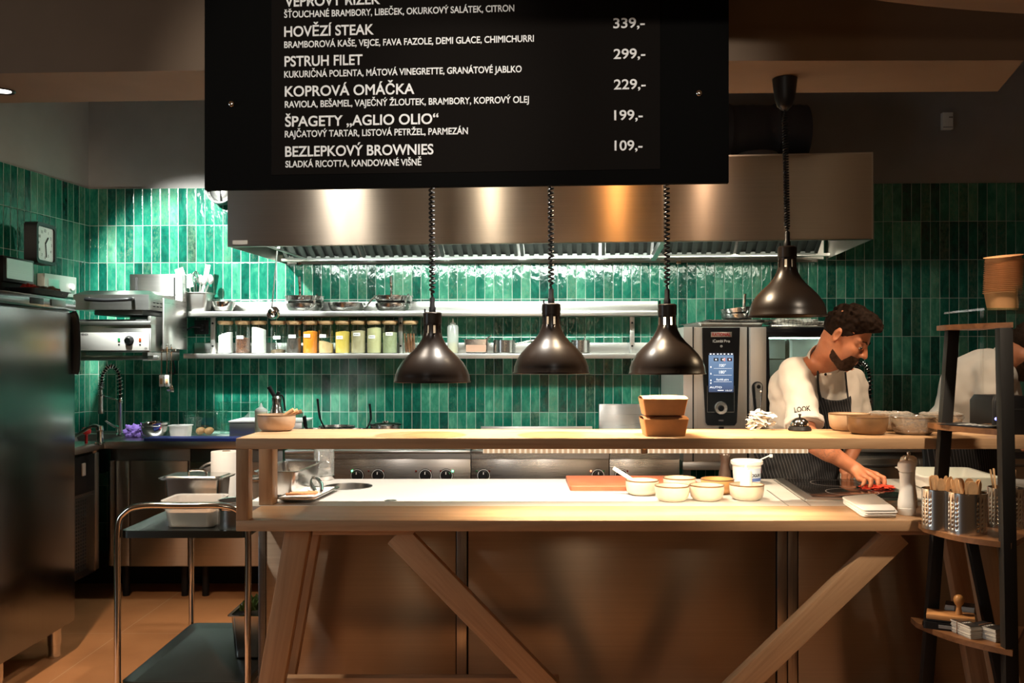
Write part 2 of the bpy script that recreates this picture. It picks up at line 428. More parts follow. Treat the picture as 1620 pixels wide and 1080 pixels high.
M['paper'] = plain('white_paper', (0.82, 0.80, 0.76), 0.85, bmp=0.0006, bscale=90)
M['cloth'] = plain('white_cotton', (0.80, 0.78, 0.74), 0.9, bmp=0.0005, bscale=400, sheen=0.2)
M['ceramic'] = plain('cream_stoneware', (0.58, 0.51, 0.40), 0.32, var=0.06, vscale=30)
M['rim'] = plain('brown_glazed_rim', (0.16, 0.09, 0.045), 0.35)
M['brown_ceramic'] = plain('brown_stoneware', (0.21, 0.115, 0.052), 0.38, var=0.25, vscale=14)
M['wood_x'] = wood('oiled_ash_x', (0.57, 0.365, 0.205), (0.35, 0.195, 0.100), 'x')
M['wood_y'] = wood('oiled_ash_y', (0.57, 0.365, 0.205), (0.35, 0.195, 0.100), 'y')
M['wood_z'] = wood('oiled_ash_z', (0.57, 0.365, 0.205), (0.35, 0.195, 0.100), 'z')
M['walnut'] = wood('dark_stained_wood', (0.26, 0.12, 0.05), (0.10, 0.04, 0.016), 'x', 0.38)
M['board_red'] = plain('red_cutting_board', (0.36, 0.10, 0.045), 0.5, var=0.12, vscale=9, bmp=0.0003, bscale=300)
M['board_blue'] = plain('blue_cutting_board', (0.028, 0.055, 0.33), 0.5, var=0.06)
M['glass'] = thin_glass('clear_glass')
M['glass_green'] = thin_glass('greenish_glass', (0.80, 0.94, 0.90), 0.09)
M['film'] = thin_glass('plastic_film', (0.95, 0.95, 0.93), 0.16, 0.10)
M['tub'] = thin_glass('milky_plastic', (0.90, 0.88, 0.84), 0.05, 0.30)
M['kraft'] = plain('brown_kraft_board', (0.58, 0.29, 0.12), 0.75, var=0.05, vscale=40)
M['label_white'] = plain('white_label', (0.80, 0.80, 0.78), 0.6)
M['ink'] = plain('black_ink', (0.015, 0.014, 0.014), 0.6)
M['letters'] = plain('off_white_print', (0.86, 0.85, 0.82), 0.55)
M['red'] = plain('red_plastic', (0.60, 0.02, 0.02), 0.4)
M['wood_cut'] = plain('birch_wood', (0.62, 0.37, 0.18), 0.7, var=0.10, vscale=60)
# ================================================================ ROOM
AW = math.atan2(-0.22, 6.134)                      # the tiled wall stands a little askew to the camera
WO = Vector((-2.847, 6.1, 0)); WE = Vector((cos(AW), sin(AW), 0)); WN = Vector((sin(AW), -cos(AW), 0))   # WN points into the room
def wd(px, off=0.0):
    """depth at which the sight line through px meets the plane lying off metres in front of the tiled wall"""
    return (off + WO.x * WN.x + WO.y * WN.y) / ((px - CX) / F * WN.x + WN.y)
def wat(px, py, off=0.0): return at(px, py, wd(px, off))
def wpt(u, off, z): return WO + WE * u + WN * off + Vector((0, 0, z))
def wu(px, off=0.0): return (wat(px, CY, off) - WO).dot(WE)

def struct(o): o['kind'] = 'structure'; return o

# floor of large terracotta coloured tiles
m, nt, b = new_mat('terracotta_floor'); M['floor'] = m
tc = nt.nodes.new('ShaderNodeTexCoord'); sp = nt.nodes.new('ShaderNodeSeparateXYZ'); nt.links.new(tc.outputs['Object'], sp.inputs[0])
fx = math_(nt, 'FRACT', math_(nt, 'DIVIDE', math_(nt, 'ADD', sp.outputs[0], 2.035), 1.2)); fy = math_(nt, 'FRACT', math_(nt, 'DIVIDE', math_(nt, 'ADD', sp.outputs[1], 0.12), 1.2))
g = math_(nt, 'MAXIMUM', math_(nt, 'LESS_THAN', fx, 0.0032), math_(nt, 'LESS_THAN', fy, 0.0032))
c0 = ramp(nt, noise_(nt, objco(nt), 3.5, 5, 0.6), [(0.3, (0.46, 0.195, 0.075)), (0.7, (0.55, 0.24, 0.095))])
spk = ramp(nt, noise_(nt, objco(nt), 55, 2, 0.5), [(0.74, (0, 0, 0)), (0.79, (1, 1, 1))])
c1 = mixc(nt, math_(nt, 'MULTIPLY', spk, 0.4), c0, (0.60, 0.42, 0.28))
nt.links.new(mixc(nt, g, c1, (0.62, 0.38, 0.22)), b.inputs['Base Color']); b.inputs['Roughness'].default_value = 0.42
b.inputs['Specular IOR Level'].default_value = 0.35
struct(MB().box((-5.5, 2.45, -0.08), (4.2, 7.0, 0)).build('floor', M['floor']))
struct(MB().box((-5.5, -3.0, -0.08), (4.2, 2.449, 0)).build('floor', wood('dark_parquet', (0.10, 0.055, 0.030), (0.05, 0.026, 0.014), 'x', 0.4)))

# walls: painted above, glazed tile below 2.547 m
LW_E = Vector((-0.131, -0.991, 0)).normalized()    # the left wall opens outwards
wb = struct(MB().box((-0.2, 0.0, 0), (6.9, 0.12, 3.4)).build('wall_back', M['paint'], loc=WO, rz=AW))
MB().box((0.0, -0.009, 0), (6.9, 0.0, 2.547)).build('tile_cladding', M['tile'], wb)
la = math.atan2(LW_E.y, LW_E.x)
wl = struct(MB().box((-0.1, -0.14, 0), (3.9, -0.012, 3.4)).build('wall_left', M['paint'], loc=WO, rz=la))
MB().box((0.0, -0.012, 0), (3.9, -0.002, 2.547)).build('tile_cladding', M['tile'], wl)
wr0 = wpt(6.55, 0, 0)
struct(MB().box((wr0.x, 3.7, 0), (wr0.x + 0.12, 5.85, 3.4)).build('wall_right', M['paint']))
struct(MB().box((-5.5, 2.98, 3.30), (4.2, 7.0, 3.4)).build('ceiling', M['paint']))
# boxed-in ceiling beam over the pass
zb = 2.40
pf = [onz(-700, 138, zb), onz(0, 116, zb), onz(322, 111.5, zb), onz(1153, 96.3, zb), onz(1620, 95.4, zb), onz(1578.5, 144.5, zb), onz(1153, 147.5, zb), onz(322, 158.5, zb), onz(0, 163, zb), onz(-700, 178, zb)]
struct(MB().prism([(p.x, p.y) for p in pf], zb, 3.32).build('beam', M['paint_brown']))
# round lowered ceiling panel of the dining room
struct(MB().lathe([(0, 2.45), (3.0, 2.45), (3.0, 2.53), (0, 2.53)], 160, c=(1.9, -0.247, 0)).build('ceiling', M['paint_brown']))
# small recessed downlight in the beam at the left edge
p = onz(4, 144, zb - 0.002)
t = thing('recessed_downlight', 'small recessed ceiling downlight at the far left of the brown beam', 'ceiling light', p)
MB().lathe([(0.030, 0), (0.040, -0.004), (0.044, 0.001), (0.030, 0.001)], 24).build('trim_ring', M['black'], t)
MB().lathe([(0, -0.001), (0.029, -0.001), (0.029, 0.001), (0, 0.001)], 24).build('lens', emitter('lamp_glow_cool', (1.0, 0.95, 0.85), 6.0), t)

# ================================================================ EXTRACTOR HOOD
hl, hr = at(360, CY, 5.1), at(1381, CY, 4.78)
HA = math.atan2(hr.y - hl.y, hr.x - hl.x); HL = (hr - hl).length; HZ0, HZ1 = 2.04, 2.495
hood = thing('extractor_hood', 'long brushed steel extractor hood over the cooking line', 'extractor hood', (hl.x, hl.y, HZ0), HA)
HH = HZ1 - HZ0; HD = 0.98
us = 2.42                                          # seam between the two halves
for u0, u1 in ((0, us - 0.001), (us + 0.001, HL)):
    mb = MB()
    mb.box((u0, 0, 0), (u1, 0.004, HH)).box((u0, 0, 0), (u1, 0.03, 0.004))
    mb.box((u0, 0.026, 0), (u1, 0.03, 0.03))
    mb.box((u0, 0.004, HH - 0.004), (u1, HD, HH))
    if u0 == 0: mb.box((0, 0.004, 0), (0.004, HD, HH))
    else: mb.box((u1 - 0.004, 0.004, 0), (u1, HD, HH))
    mb.build('canopy', M['steel_panel'], hood)
mb = MB().box((us - 0.012, -0.003, 0), (us - 0.006, 0, HH)).box((us + 0.004, -0.003, 0), (us + 0.012, 0, HH)); mb.build('seam_profile', M['steel_soft'], hood)
MB().box((0.0, -0.0015, HH - 0.006), (HL, 0.0, HH + 0.002)).box((HL - 0.006, -0.002, 0), (HL + 0.001, 0.0, HH)).build('edge_profile', M['steel_soft'], hood)
s = MB().box((0.030, -0.0015, 0.012), (0.115, 0, 0.034)).build('sticker', M['label_white'], hood)
M['filter'] = steel('dark_filter_steel', (0.17, 0.18, 0.17), 0.5, 0.0)  # darkened base colour keeps the filters from glaring beside the LEDs
# slanted baffle filters, their frames and the grease gutter
zf0, zf1 = 0.022, 0.20; yf0, yf1 = HD - 0.16, HD - 0.46
k = 0; u = 0.06
while u < HL - 0.40:
    W_ = 0.48 if u + 0.5 < HL else HL - u - 0.05
    if abs(u + W_ / 2 - us) < 0.27 and u < us: W_ = max(0.2, us - u - 0.03)
    mb = MB()
    M0 = Matrix.Translation((u, 0, 0))
    mb.bar((u, yf0, zf0), (u, yf1, zf1), 0.02, 0.02).bar((u + W_ - 0.01, yf0, zf0), (u + W_ - 0.01, yf1, zf1), 0.02, 0.02)
    mb.bar((u, yf0, zf0), (u + W_ - 0.01, yf0, zf0), 0.03, 0.02).bar((u, yf1, zf1), (u + W_ - 0.01, yf1, zf1), 0.03, 0.02)
    mb.bar((u + W_ / 2, yf0 + 0.006, zf0 + 0.012), (u + W_ / 2, yf1 + 0.006, zf1 + 0.012), W_ - 0.03, 0.003)
    n = max(4, int(W_ / 0.055))
    for q in range(1, n):
        x = u + W_ * q / n
        mb.bar((x, yf0 - 0.004, zf0), (x, yf1, zf1), 0.030, 0.012)
    mb.build('baffle_filter', M['filter'], hood)
    u += W_ + 0.03; k += 1
    if k > 12: break
MB().box((0.02, HD - 0.17, 0.004), (HL - 0.02, HD - 0.13, 0.020)).box((0.02, HD - 0.014, 0.0), (HL - 0.02, HD, HH - 0.01)).build('gutter', M['steel_soft'], hood)
MB().bar((us, 0.03, 0.02), (us, HD - 0.02, 0.02), 0.03, 0.04).build('divider', M['steel_soft'], hood)
glow = emitter('led_tube_glow', (0.86, 1.0, 0.96), 9.0)
for a, b_ in ((0.12, 1.15), (1.22, 2.36), (2.50, HL - 0.12)):
    MB().box((a, 0.045, 0.055), (b_, 0.085, 0.075)).build('led_tube', glow, hood)
# steel strip fixed to the tiles behind the hood
o0 = wu(455, 0.02); o1 = wu(1293, 0.02)
strip = MB().box((0, -0.030, 0), (o1 - o0, -0.010, 0.052)).build('wall_rail', M['steel_soft'], loc=wpt(o0, 0, 2.038), rz=AW)
tag(strip, 'long flat steel rail on the green tiles just under the hood', 'rail')
for px in (474, 1073):
    q = wu(px, 0.03) - o0
    MB().box((q - 0.016, -0.048, -0.012), (q + 0.016, -0.030, 0.045), 0.003).cyl((q - 0.02, -0.052, 0.017), (q + 0.02, -0.052, 0.017), 0.008).build('clamp', M['chrome'], strip)

ur = at(440, CY, 5.35) - Vector((hl.x, hl.y, ZC)); uq = ur.x * cos(HA) + ur.y * sin(HA)
MB().cyl((uq, 0.03, 0.013), (uq, HD - 0.14, 0.013), 0.006).build('utensil_rod', M['steel_soft'], hood)
# exhaust duct on the hood's roof
dp = at(1178, 190, 5.35)
duct = thing('exhaust_duct', 'dark grey flexible ribbed exhaust duct on top of the steel hood', 'duct', (dp.x, dp.y, HZ1 + 0.004))
pr = []
for i in range(0, 45):
    pr.append((0.165 + 0.006 * (1 if i % 7 == 0 else 0) + 0.002 * sin(i * 1.3), i * 0.02))
Md = Matrix.Translation((-0.5, 0.1, 0.26)) @ Matrix.Rotation(pi / 2, 4, 'Y')
grey_duct = plain('dark_grey_duct', (0.045, 0.044, 0.045), 0.55)
MB().lathe([(0, 0)] + pr + [(0, 0.88)], 36, M=Md).build('ribbed_pipe', grey_duct, duct)
MB().lathe([(0, 0), (0.15, 0), (0.15, 0.03), (0.11, 0.09), (0.0, 0.11)], 32, c=(0.05, -0.1, 0.003)).build('fan_housing', plain('grey_fan_housing', (0.09, 0.09, 0.095), 0.5), duct)
# round vent seen behind the hood's left end
vp = wat(349, 300, 0.10)
vent = thing('round_wall_vent', 'round steel vent with black rim behind left end of the hood', 'vent', vp, AW)
Mv = Matrix.Rotation(pi / 2, 4, 'X')
MB().lathe([(0.075, -0.06), (0.092, -0.06), (0.098, 0.0), (0.094, 0.03), (0.082, 0.03), (0.075, 0.0)], 40, M=Mv).box((-0.08, -0.025, -0.006), (0.08, -0.015, 0.006)).box((-0.006, -0.025, -0.08), (0.006, -0.015, 0.08)).build('rim', M['black'], vent)
MB().lathe([(0, 0.016), (0.045, 0.012), (0.078, -0.008), (0.078, -0.10), (0, -0.10)], 40, M=Mv).build('cover', M['steel_soft'], vent)

# ================================================================ WALL SHELVES
def wall_shelf(label, px0, px1, z, depth):
    u0, u1 = wu(px0, depth), wu(px1, depth)
    t = thing('wall_shelf', label, 'shelf', wpt(u0, 0.01, z), AW, 'steel wall shelves'); L = u1 - u0
    MB().box((0, -depth, -0.032), (L, 0, 0), 0.002).build('shelf_board', M['steel_soft'], t)
    MB().box((0, -0.016, 0), (L, 0, 0.072), 0.002).build('upstand', M['steel_soft'], t)
    return t, u0, L
SHU_Z, SHL_Z, SHD = 1.716, 1.444, 0.20
shu, su0, suL = wall_shelf('upper long steel wall shelf carrying the frying pans', 281, 1046, SHU_Z, SHD)
shl, sl0, slL = wall_shelf('lower long steel wall shelf carrying the spice jars', 291, 1046, SHL_Z, SHD)
for px in (337, 634, 1000):
    q = wu(px, 0.05) - sl0
    br = MB().box((q - 0.015, -0.045, 0.0), (q + 0.015, -0.012, SHU_Z - SHL_Z - 0.033), 0.001).build('bracket', M['steel_soft'], shl)
    for z_ in (0.05, 0.20): MB().cyl((q, -0.049, z_), (q, -0.044, z_), 0.007, seg=12).build('screw', M['black'], br)

# wall thermostat
p = wat(1496, 193, 0.0)
t = thing('room_thermostat', 'small white thermostat box on the dark grey wall at upper right', 'thermostat', p, AW)
MB().box((-0.034, -0.035, -0.055), (0.034, 0.0, 0.055), 0.004).build('housing', M['white'], t)
mb = MB()
for q in range(3): mb.box((0.008 + q * 0.008, -0.0365, 0.018), (0.013 + q * 0.008, -0.035, 0.026))
mb.build('indicator', M['ink'], t)
MB().box((-0.030, -0.037, -0.045), (0.030, -0.035, -0.038)).build('slot', plain('grey_slot', (0.35, 0.35, 0.36), 0.5), t)

# ================================================================ WALL CLOCK, SOCKETS (left wall)
def lwall(px, off=0.0):
    """depth where the sight line meets the left wall, off metres in front of it"""
    n = Vector((-LW_E.y, LW_E.x, 0)); n = n if n.x > 0 else -n
    return (off + WO.x * n.x + WO.y * n.y) / ((px - CX) / F * n.x + n.y)
lwn = Vector((-LW_E.y, LW_E.x, 0)); lwn = lwn if lwn.x > 0 else -lwn
lrot = math.atan2(lwn.y, lwn.x) + pi / 2           # local -Y looks along lwn
p = at(54, 386, lwall(54, 0.10))
ck = thing('wall_clock', 'square black framed wall clock with white dial on the left tiles', 'clock', p, lrot + 0.16)
fr = MB()
o_ = [rrect(0.24, 0.24, 0.03, 0), rrect(0.24, 0.24, 0.03, 0.075), rrect(0.20, 0.20, 0.02, 0.075), rrect(0.20, 0.20, 0.02, 0.06)]
fr.loft(o_, cap0=True, cap1=True, M=Matrix.Rotation(pi / 2, 4, 'X')); fr.build('frame', M['black'], ck)
MB().box((-0.098, -0.064, -0.098), (0.098, -0.061, 0.098)).build('dial', M['white'], ck)
hd = MB(); hd.bar((0, -0.066, 0), (0.035, -0.066, 0.04), 0.008, 0.003, (0, 1, 0)); hd.build('hand', M['ink'], ck)
hd = MB(); hd.bar((0, -0.067, 0.01), (0.012, -0.067, -0.078), 0.006, 0.003, (0, 1, 0)); hd.build('hand', M['ink'], ck)
for k, s_ in ((12, '12'), (1, '1'), (2, '2'), (3, '3'), (4, '4'), (5, '5'), (6, '6'), (7, '7'), (8, '8'), (9, '9'), (10, '10'), (11, '11')):
    a = R(90 - 30 * k); rr = 0.078
    text(s_, M['ink'], ck, (rr * cos(a) * 1.0, -0.0645, rr * sin(a) - 0.008), height=0.018, align='CENTER', name='numeral')
p = at(85, 452, lwall(85, 0.0))
so = thing('socket_plate', 'wide white metal socket plate on the left tiles above the freezer', 'socket', p, lrot)
MB().box((-0.16, -0.05, -0.065), (0.16, 0, 0.065), 0.004).build('plate', plain('pale_metal_plate', (0.62, 0.62, 0.58), 0.4, 0.3), so)
MB().box((-0.13, -0.054, -0.03), (-0.02, -0.05, 0.035), 0.002).build('cover', M['steel_soft'], so)
MB().cyl((0.10, -0.065, 0.0), (0.10, -0.05, 0.0), 0.022).build('switch', M['white'], so)
# black socket by the jars with a cable to the grill
p = wat(322, 518, 0.0)
so2 = thing('wall_socket', 'black wall socket with plugged in cable left of the spice jars', 'socket', p, AW)
MB().box((-0.055, -0.022, -0.045), (0.04, -0.009, 0.05), 0.004).build('face_plate', M['black'], so2)
MB().cyl((0.0, -0.06, 0.0), (0.0, -0.02, 0.0), 0.020).build('plug', M['black'], so2)
cb = catmull([(0.0, -0.06, 0), (-0.05, -0.075, 0.0), (-0.11, -0.07, -0.04), (-0.16, -0.06, -0.11), (-0.185, -0.05, -0.20), (-0.175, -0.05, -0.30), (-0.21, -0.05, -0.30)], 8)
MB().tube(cb, 0.006, 8).build('cable', M['black'], so2)
# ================================================================ THINGS ON THE WALL SHELVES
def on_shelf(px, off, z):                          # point on a wall shelf under pixel column px
    q = wat(px, CY, off); return Vector((q.x, q.y, z))
SPF = [  # content name, colours, fill, lid tone, label text? , description
    ('white salt', [(0.80, 0.79, 0.77)], 0.66, 'powder', False, 'leftmost glass storage jar, two thirds full of white salt without any label'),
    ('chilli', [(0.11, 0.030, 0.012), (0.04, 0.014, 0.008), (0.22, 0.085, 0.035)], 0.50, 'grain', True, 'glass storage jar half full of coarse reddish brown flakes'),
    ('sugar', [(0.80, 0.79, 0.77)], 0.86, 'powder', False, 'glass storage jar nearly full of white sugar, without label'),
    ('seeds', [(0.16, 0.10, 0.05), (0.10, 0.06, 0.03)], 0.09, 'grain', True, 'almost empty glass storage jar with a brown rest at the bottom'),
    ('pepper', [(0.022, 0.016, 0.013), (0.06, 0.042, 0.032), (0.010, 0.008, 0.007)], 0.50, 'grain', True, 'glass storage jar half full of black peppercorns'),
    ('turmeric', [(0.66, 0.19, 0.006)], 0.74, 'powder', True, 'glass storage jar of bright orange powder'),
    ('ginger', [(0.48, 0.32, 0.16)], 0.36, 'powder', True, 'glass storage jar one third full of tan powder'),
    ('polenta', [(0.70, 0.50, 0.10), (0.62, 0.42, 0.07)], 0.73, 'grain', True, 'glass storage jar of yellow meal'),
    ('bran', [(0.44, 0.36, 0.22), (0.36, 0.29, 0.17)], 0.76, 'powder', True, 'glass storage jar of beige brown powder'),
    ('couscous', [(0.66, 0.60, 0.34), (0.58, 0.52, 0.28)], 0.86, 'grain', True, 'glass storage jar almost full of pale yellow grains'),
    ('fennel', [(0.42, 0.44, 0.26), (0.30, 0.33, 0.18), (0.50, 0.50, 0.32)], 0.70, 'grain', True, 'glass storage jar of pale green seeds'),
    ('cinnamon', [(0.20, 0.08, 0.035)], 0.60, 'stick', False, 'rightmost glass storage jar, holding brown cinnamon sticks'),
]
JX = [352, 463, 566, 689, 790, 895, 996, 1102, 1203, 1305, 1405, 1535]
M['bamboo'] = plain('bamboo_lid', (0.42, 0.25, 0.12), 0.55, var=0.08, vscale=40)
jrad, jh = 0.0495, 0.212
jg = MB().lathe([(0, 0.0), (jrad - 0.003, 0.0), (jrad, 0.004), (jrad, jh - 0.018), (jrad - 0.001, jh - 0.017)], 32)
for n, (nm, cols, fill, kind, lab, desc) in enumerate(SPF):
    px = 270 + JX[n] / 4.05
    j = thing('storage_jar', desc, 'jar', on_shelf(px, 0.115, SHL_Z + 0.001), AW, 'glass spice jars on the lower wall shelf')
    if n == 0:
        gl0 = jg.build('glass_body', M['glass'], j)
        lid0 = MB().lathe([(0, jh - 0.024), (jrad - 0.005, jh - 0.024), (jrad - 0.005, jh - 0.017), (jrad + 0.001, jh - 0.017), (jrad + 0.001, jh - 0.002), (jrad - 0.002, jh), (0, jh)], 32).build('lid', M['bamboo'], j)
    else:
        for src in (gl0, lid0):
            c = src.copy(); COL.objects.link(c); c.parent = j
    mt = speckle('contents_' + nm, cols, 260 if nm in ('chilli', 'pepper') else 420) if kind == 'grain' else plain('contents_' + nm, cols[0], 0.9, var=0.06, vscale=50, bmp=0.0006, bscale=150)
    hf = 0.006 + fill * (jh - 0.03); rr = jrad - 0.0045
    if kind == 'stick':
        random.seed(5)
        for q in range(14):
            a = random.random() * 6.28; r_ = 0.030 * random.random() ** 0.5
            tl = random.uniform(-0.10, 0.10)
            st = MB(); L_ = random.uniform(0.09, 0.125)
            st.cyl((r_ * cos(a), r_ * sin(a), 0.006), (r_ * cos(a) + tl * 0.12, r_ * sin(a) + random.uniform(-0.01, 0.01), 0.006 + L_), 0.0065, 0.006, 10)
            free(st.build('cinnamon_stick', mt), j, 'brown cinnamon stick standing in the rightmost glass storage jar', 'cinnamon stick', 'cinnamon sticks in the jar')
    else:
        slope = {0: 0.013, 2: 0.010, 6: 0.010}.get(n, 0.002); sd = {0: 1, 2: -1, 6: -1}.get(n, 1)
        mb = MB(); tp = []
        loops = [[(rr * cos(2 * pi * k / 28), rr * sin(2 * pi * k / 28), 0.004) for k in range(28)],
                 [(rr * cos(2 * pi * k / 28), rr * sin(2 * pi * k / 28), hf + slope * sd * cos(2 * pi * k / 28) + 0.0015 * sin(5 * k)) for k in range(28)],
                 [(0.4 * rr * cos(2 * pi * k / 28), 0.4 * rr * sin(2 * pi * k / 28), hf + 0.006 + 0.5 * slope * sd * cos(2 * pi * k / 28)) for k in range(28)]]
        mb.loft(loops).build('contents', mt, j)
    if lab:
        a0 = R(-90) + R(random.uniform(-16, 16)); hh = 0.115 + random.uniform(-0.014, 0.012)
        l_ = MB().sheet(lambda u, v: ((jrad + 0.0006) * cos(a0 + (u - 0.5) * 0.95), (jrad + 0.0006) * sin(a0 + (u - 0.5) * 0.95), hh + (v - 0.5) * 0.021), 8, 1).build('label', M['label_white'], j)
        mb = MB()
        for q in range(6): mb.sheet(lambda u, v: ((jrad + 0.001) * cos(a0 + (q - 3 + u * 0.6) * 0.11), (jrad + 0.001) * sin(a0 + (q - 3 + u * 0.6) * 0.11), hh + (v - 0.5) * 0.006), 2, 1)
        mb.build('lettering', M['ink'], l_)

# squeeze bottle with oil
sq = thing('squeeze_bottle', 'clear plastic squeeze bottle half filled with olive oil', 'bottle', on_shelf(716.5, 0.10, SHL_Z + 0.001), AW)
sqp = [(0, 0), (0.032, 0), (0.036, 0.004), (0.036, 0.172), (0.030, 0.184), (0.017, 0.188)]
MB().lathe(sqp, 28).build('bottle_body', M['tub'], sq)
MB().lathe([(0, 0.003), (0.034, 0.003), (0.034, 0.070), (0, 0.070)], 28).build('oil', plain('olive_oil', (0.34, 0.30, 0.05), 0.25), sq)
MB().lathe([(0.019, 0.186), (0.020, 0.196), (0.008, 0.200), (0.003, 0.226), (0, 0.227)], 20).build('nozzle_cap', M['white'], sq)

def gn_pan(mb, L, W, H, fl=0.012, taper=0.012, t=0.0012, r=0.02):
    """gastronorm tray: flange, tapered wall, floor"""
    a = [rrect(L, W, r, H - 0.003), rrect(L, W, r, H), rrect(L - 2 * fl, W - 2 * fl, r, H), rrect(L - 2 * fl - 0.004, W - 2 * fl - 0.004, r, H - 0.006),
         rrect(L - 2 * fl - 2 * taper, W - 2 * fl - 2 * taper, r, t + 0.008), rrect(L - 2 * fl - 2 * taper - 0.016, W - 2 * fl - 2 * taper - 0.016, r, t)]
    b = [rrect(L, W, r, H - 0.003), rrect(L - 2 * fl + 0.002, W - 2 * fl + 0.002, r, H - 0.003), rrect(L - 2 * fl - 2 * taper + 0.003, W - 2 * fl - 2 * taper + 0.003, r, 0.006),
         rrect(L - 2 * fl - 2 * taper - 0.014, W - 2 * fl - 2 * taper - 0.014, r, 0)]
    mb.loft(a, cap0=False, cap1=True); mb.loft(b, cap0=False, cap1=True); return mb
t = thing('gastronorm_container', 'small steel container with a spoon standing on the lower wall shelf', 'container', on_shelf(754, 0.11, SHL_Z + 0.001), AW)
gn_pan(MB(), 0.178, 0.12, 0.092, r=0.015).build('pan_body', M['pan'], t)
MB().box((-0.065, -0.045, 0.01), (0.065, 0.045, 0.055)).build('contents', plain('pinkish_sauce', (0.42, 0.24, 0.17), 0.5), t)
MB().tube(catmull([(0.03, 0, 0.05), (0.06, 0.01, 0.09), (0.095, 0.015, 0.118)], 5), 0.004, 8).build('spoon', M['chrome'], t)
free(t.children[-1] if False else bpy.data.objects['spoon'], t, 'steel spoon sticking out of the small steel container on the lower shelf', 'spoon')

def saucepan(label, px, off, r, h, z, hang=0.0, hlen=0.17, lid=False, zr=0.0):
    t = thing('saucepan', label, 'saucepan', on_shelf(px, off, z), AW + zr)
    MB().lathe([(0, 0), (r - 0.006, 0), (r, 0.006), (r, h), (r + 0.003, h + 0.001), (r + 0.003, h + 0.003), (r - 0.002, h + 0.002), (r - 0.002, 0.006), (0, 0.004)], 40).build('pan_body', M['pan'], t)
    if hlen:
        hp = catmull([(r - 0.002, 0, h * 0.75), (r + 0.03, 0, h * 0.82), (r + 0.09, 0, h * 0.98), (r + hlen, 0, h * 1.10)], 6)
        MB().tube(hp, 0.007, 10).build('handle', M['chrome'], t)
    return t
t = saucepan('small steel saucepan with long handle on the lower wall shelf', 798, 0.13, 0.072, 0.082, SHL_Z + 0.001)
t = saucepan('small steel pot with a spoon in it, right end of the lower wall shelf', 918, 0.12, 0.063, 0.082, SHL_Z + 0.001, hlen=0)
MB().tube(catmull([(-0.0, 0, 0.02), (0.02, 0.0, 0.08), (0.034, 0.0, 0.112)], 5), 0.0045, 8); sp_ = MB().tube(catmull([(-0.0, 0, 0.02), (0.02, 0.0, 0.08), (0.034, 0.0, 0.112)], 5), 0.0045, 8).build('spoon', M['chrome'])
free(sp_, t, 'steel spoon leaning in the small pot at the right of the lower shelf', 'spoon')
MB().tube(catmull([(-0.061, 0, 0.06), (-0.075, 0, 0.066), (-0.095, -0.02, 0.07)], 5), 0.006, 8).build('handle', M['chrome'], t)

# frying pans on the upper shelf
def frypan(name, label, px, off, z, r, h, ang, hl=0.20, hh=0.05, group='frying pans on the upper wall shelf'):
    t = thing(name, label, 'frying pan', on_shelf(px, off, z), AW, group)
    MB().lathe([(0, 0), (r * 0.72, 0), (r * 0.86, h * 0.18), (r * 0.96, h * 0.6), (r, h), (r + 0.004, h + 0.0015), (r - 0.002, h), (r * 0.93, h * 0.58), (r * 0.82, h * 0.2), (0, 0.004)], 44).build('pan_body', M['pan'], t)
    c, s_ = cos(ang), sin(ang)
    pts = catmull([(r * 0.93, 0, h * 0.62), (r + 0.02, 0, h * 0.85), (r + hl * 0.5, 0, h + hh * 0.55), (r + hl, 0, h + hh)], 6)
    Mz = Matrix.Rotation(ang, 4, 'Z')
    MB().tube(pts, [0.008] * 8 + [0.010] * 11, 10, M=Mz, flat=0.6).build('handle', M['chrome'], t)
    mb = MB()
    for q in (-0.014, 0.014): mb.ball(Mz @ Vector((r * 0.985, q, h * 0.62)), 0.005, 10)
    mb.build('rivet', M['chrome'], t)
    return t
for px, nm in ((482, 'left'), (623, 'right')):
    frypan('frying_pan', f'lower steel frying pan of the {nm} pile on the upper wall shelf', px, 0.118, SHU_Z + 0.001, 0.120, 0.050, R(-50), 0.06, 0.050)
    t = frypan('frying_pan', f'upper steel frying pan of the {nm} pile, its handle pointing at the camera', px, 0.118, SHU_Z + 0.049, 0.126, 0.050, R(-86), 0.05, 0.115)
frypan('frying_pan', 'flat steel frying pan between the two pan piles, long handle to the right', 549, 0.118, SHU_Z + 0.001, 0.122, 0.054, R(-8), 0.10, 0.050)
# container with kitchen tools, bowl
t = thing('utensil_container', 'white metal container full of spatulas and tools on upper wall shelf', 'container', on_shelf(311, 0.12, SHU_Z + 0.001), AW)
mb = MB(); L0 = [rrect(0.150, 0.115, 0.02, 0.0), rrect(0.155, 0.12, 0.02, 0.006), rrect(0.185, 0.145, 0.025, 0.115), rrect(0.215, 0.165, 0.02, 0.120), rrect(0.215, 0.165, 0.02, 0.124), rrect(0.180, 0.140, 0.025, 0.122), rrect(0.152, 0.116, 0.02, 0.008)]
mb.loft(L0).build('pan_body', M['steel_soft'], t)
random.seed(11)
M['white_tool'] = plain('white_tool_plastic', (0.82, 0.82, 0.78), 0.45)
tool_labels = ['wide white spatula leaning far left in the utensil container', 'second white spatula from the left in the utensil container', 'left wire whisk among the tools in the utensil container', 'right wire whisk among the tools in the utensil container', 'steel spoon in the middle right of the utensil container', 'tallest narrow white spatula at the right in the utensil container', 'rightmost steel spoon leaning out of the utensil container', 'steel spoon at the back right of the utensil container']
tools = [(-0.05, -0.085, 0.24, 'spatula'), (-0.035, -0.05, 0.20, 'spatula'), (-0.02, -0.03, 0.20, 'whisk'), (0.0, -0.005, 0.21, 'whisk'), (0.02, 0.02, 0.20, 'spoon'), (0.03, 0.05, 0.265, 'spatula2'), (0.045, 0.075, 0.20, 'spoon'), (0.0, 0.03, 0.19, 'spoon')]
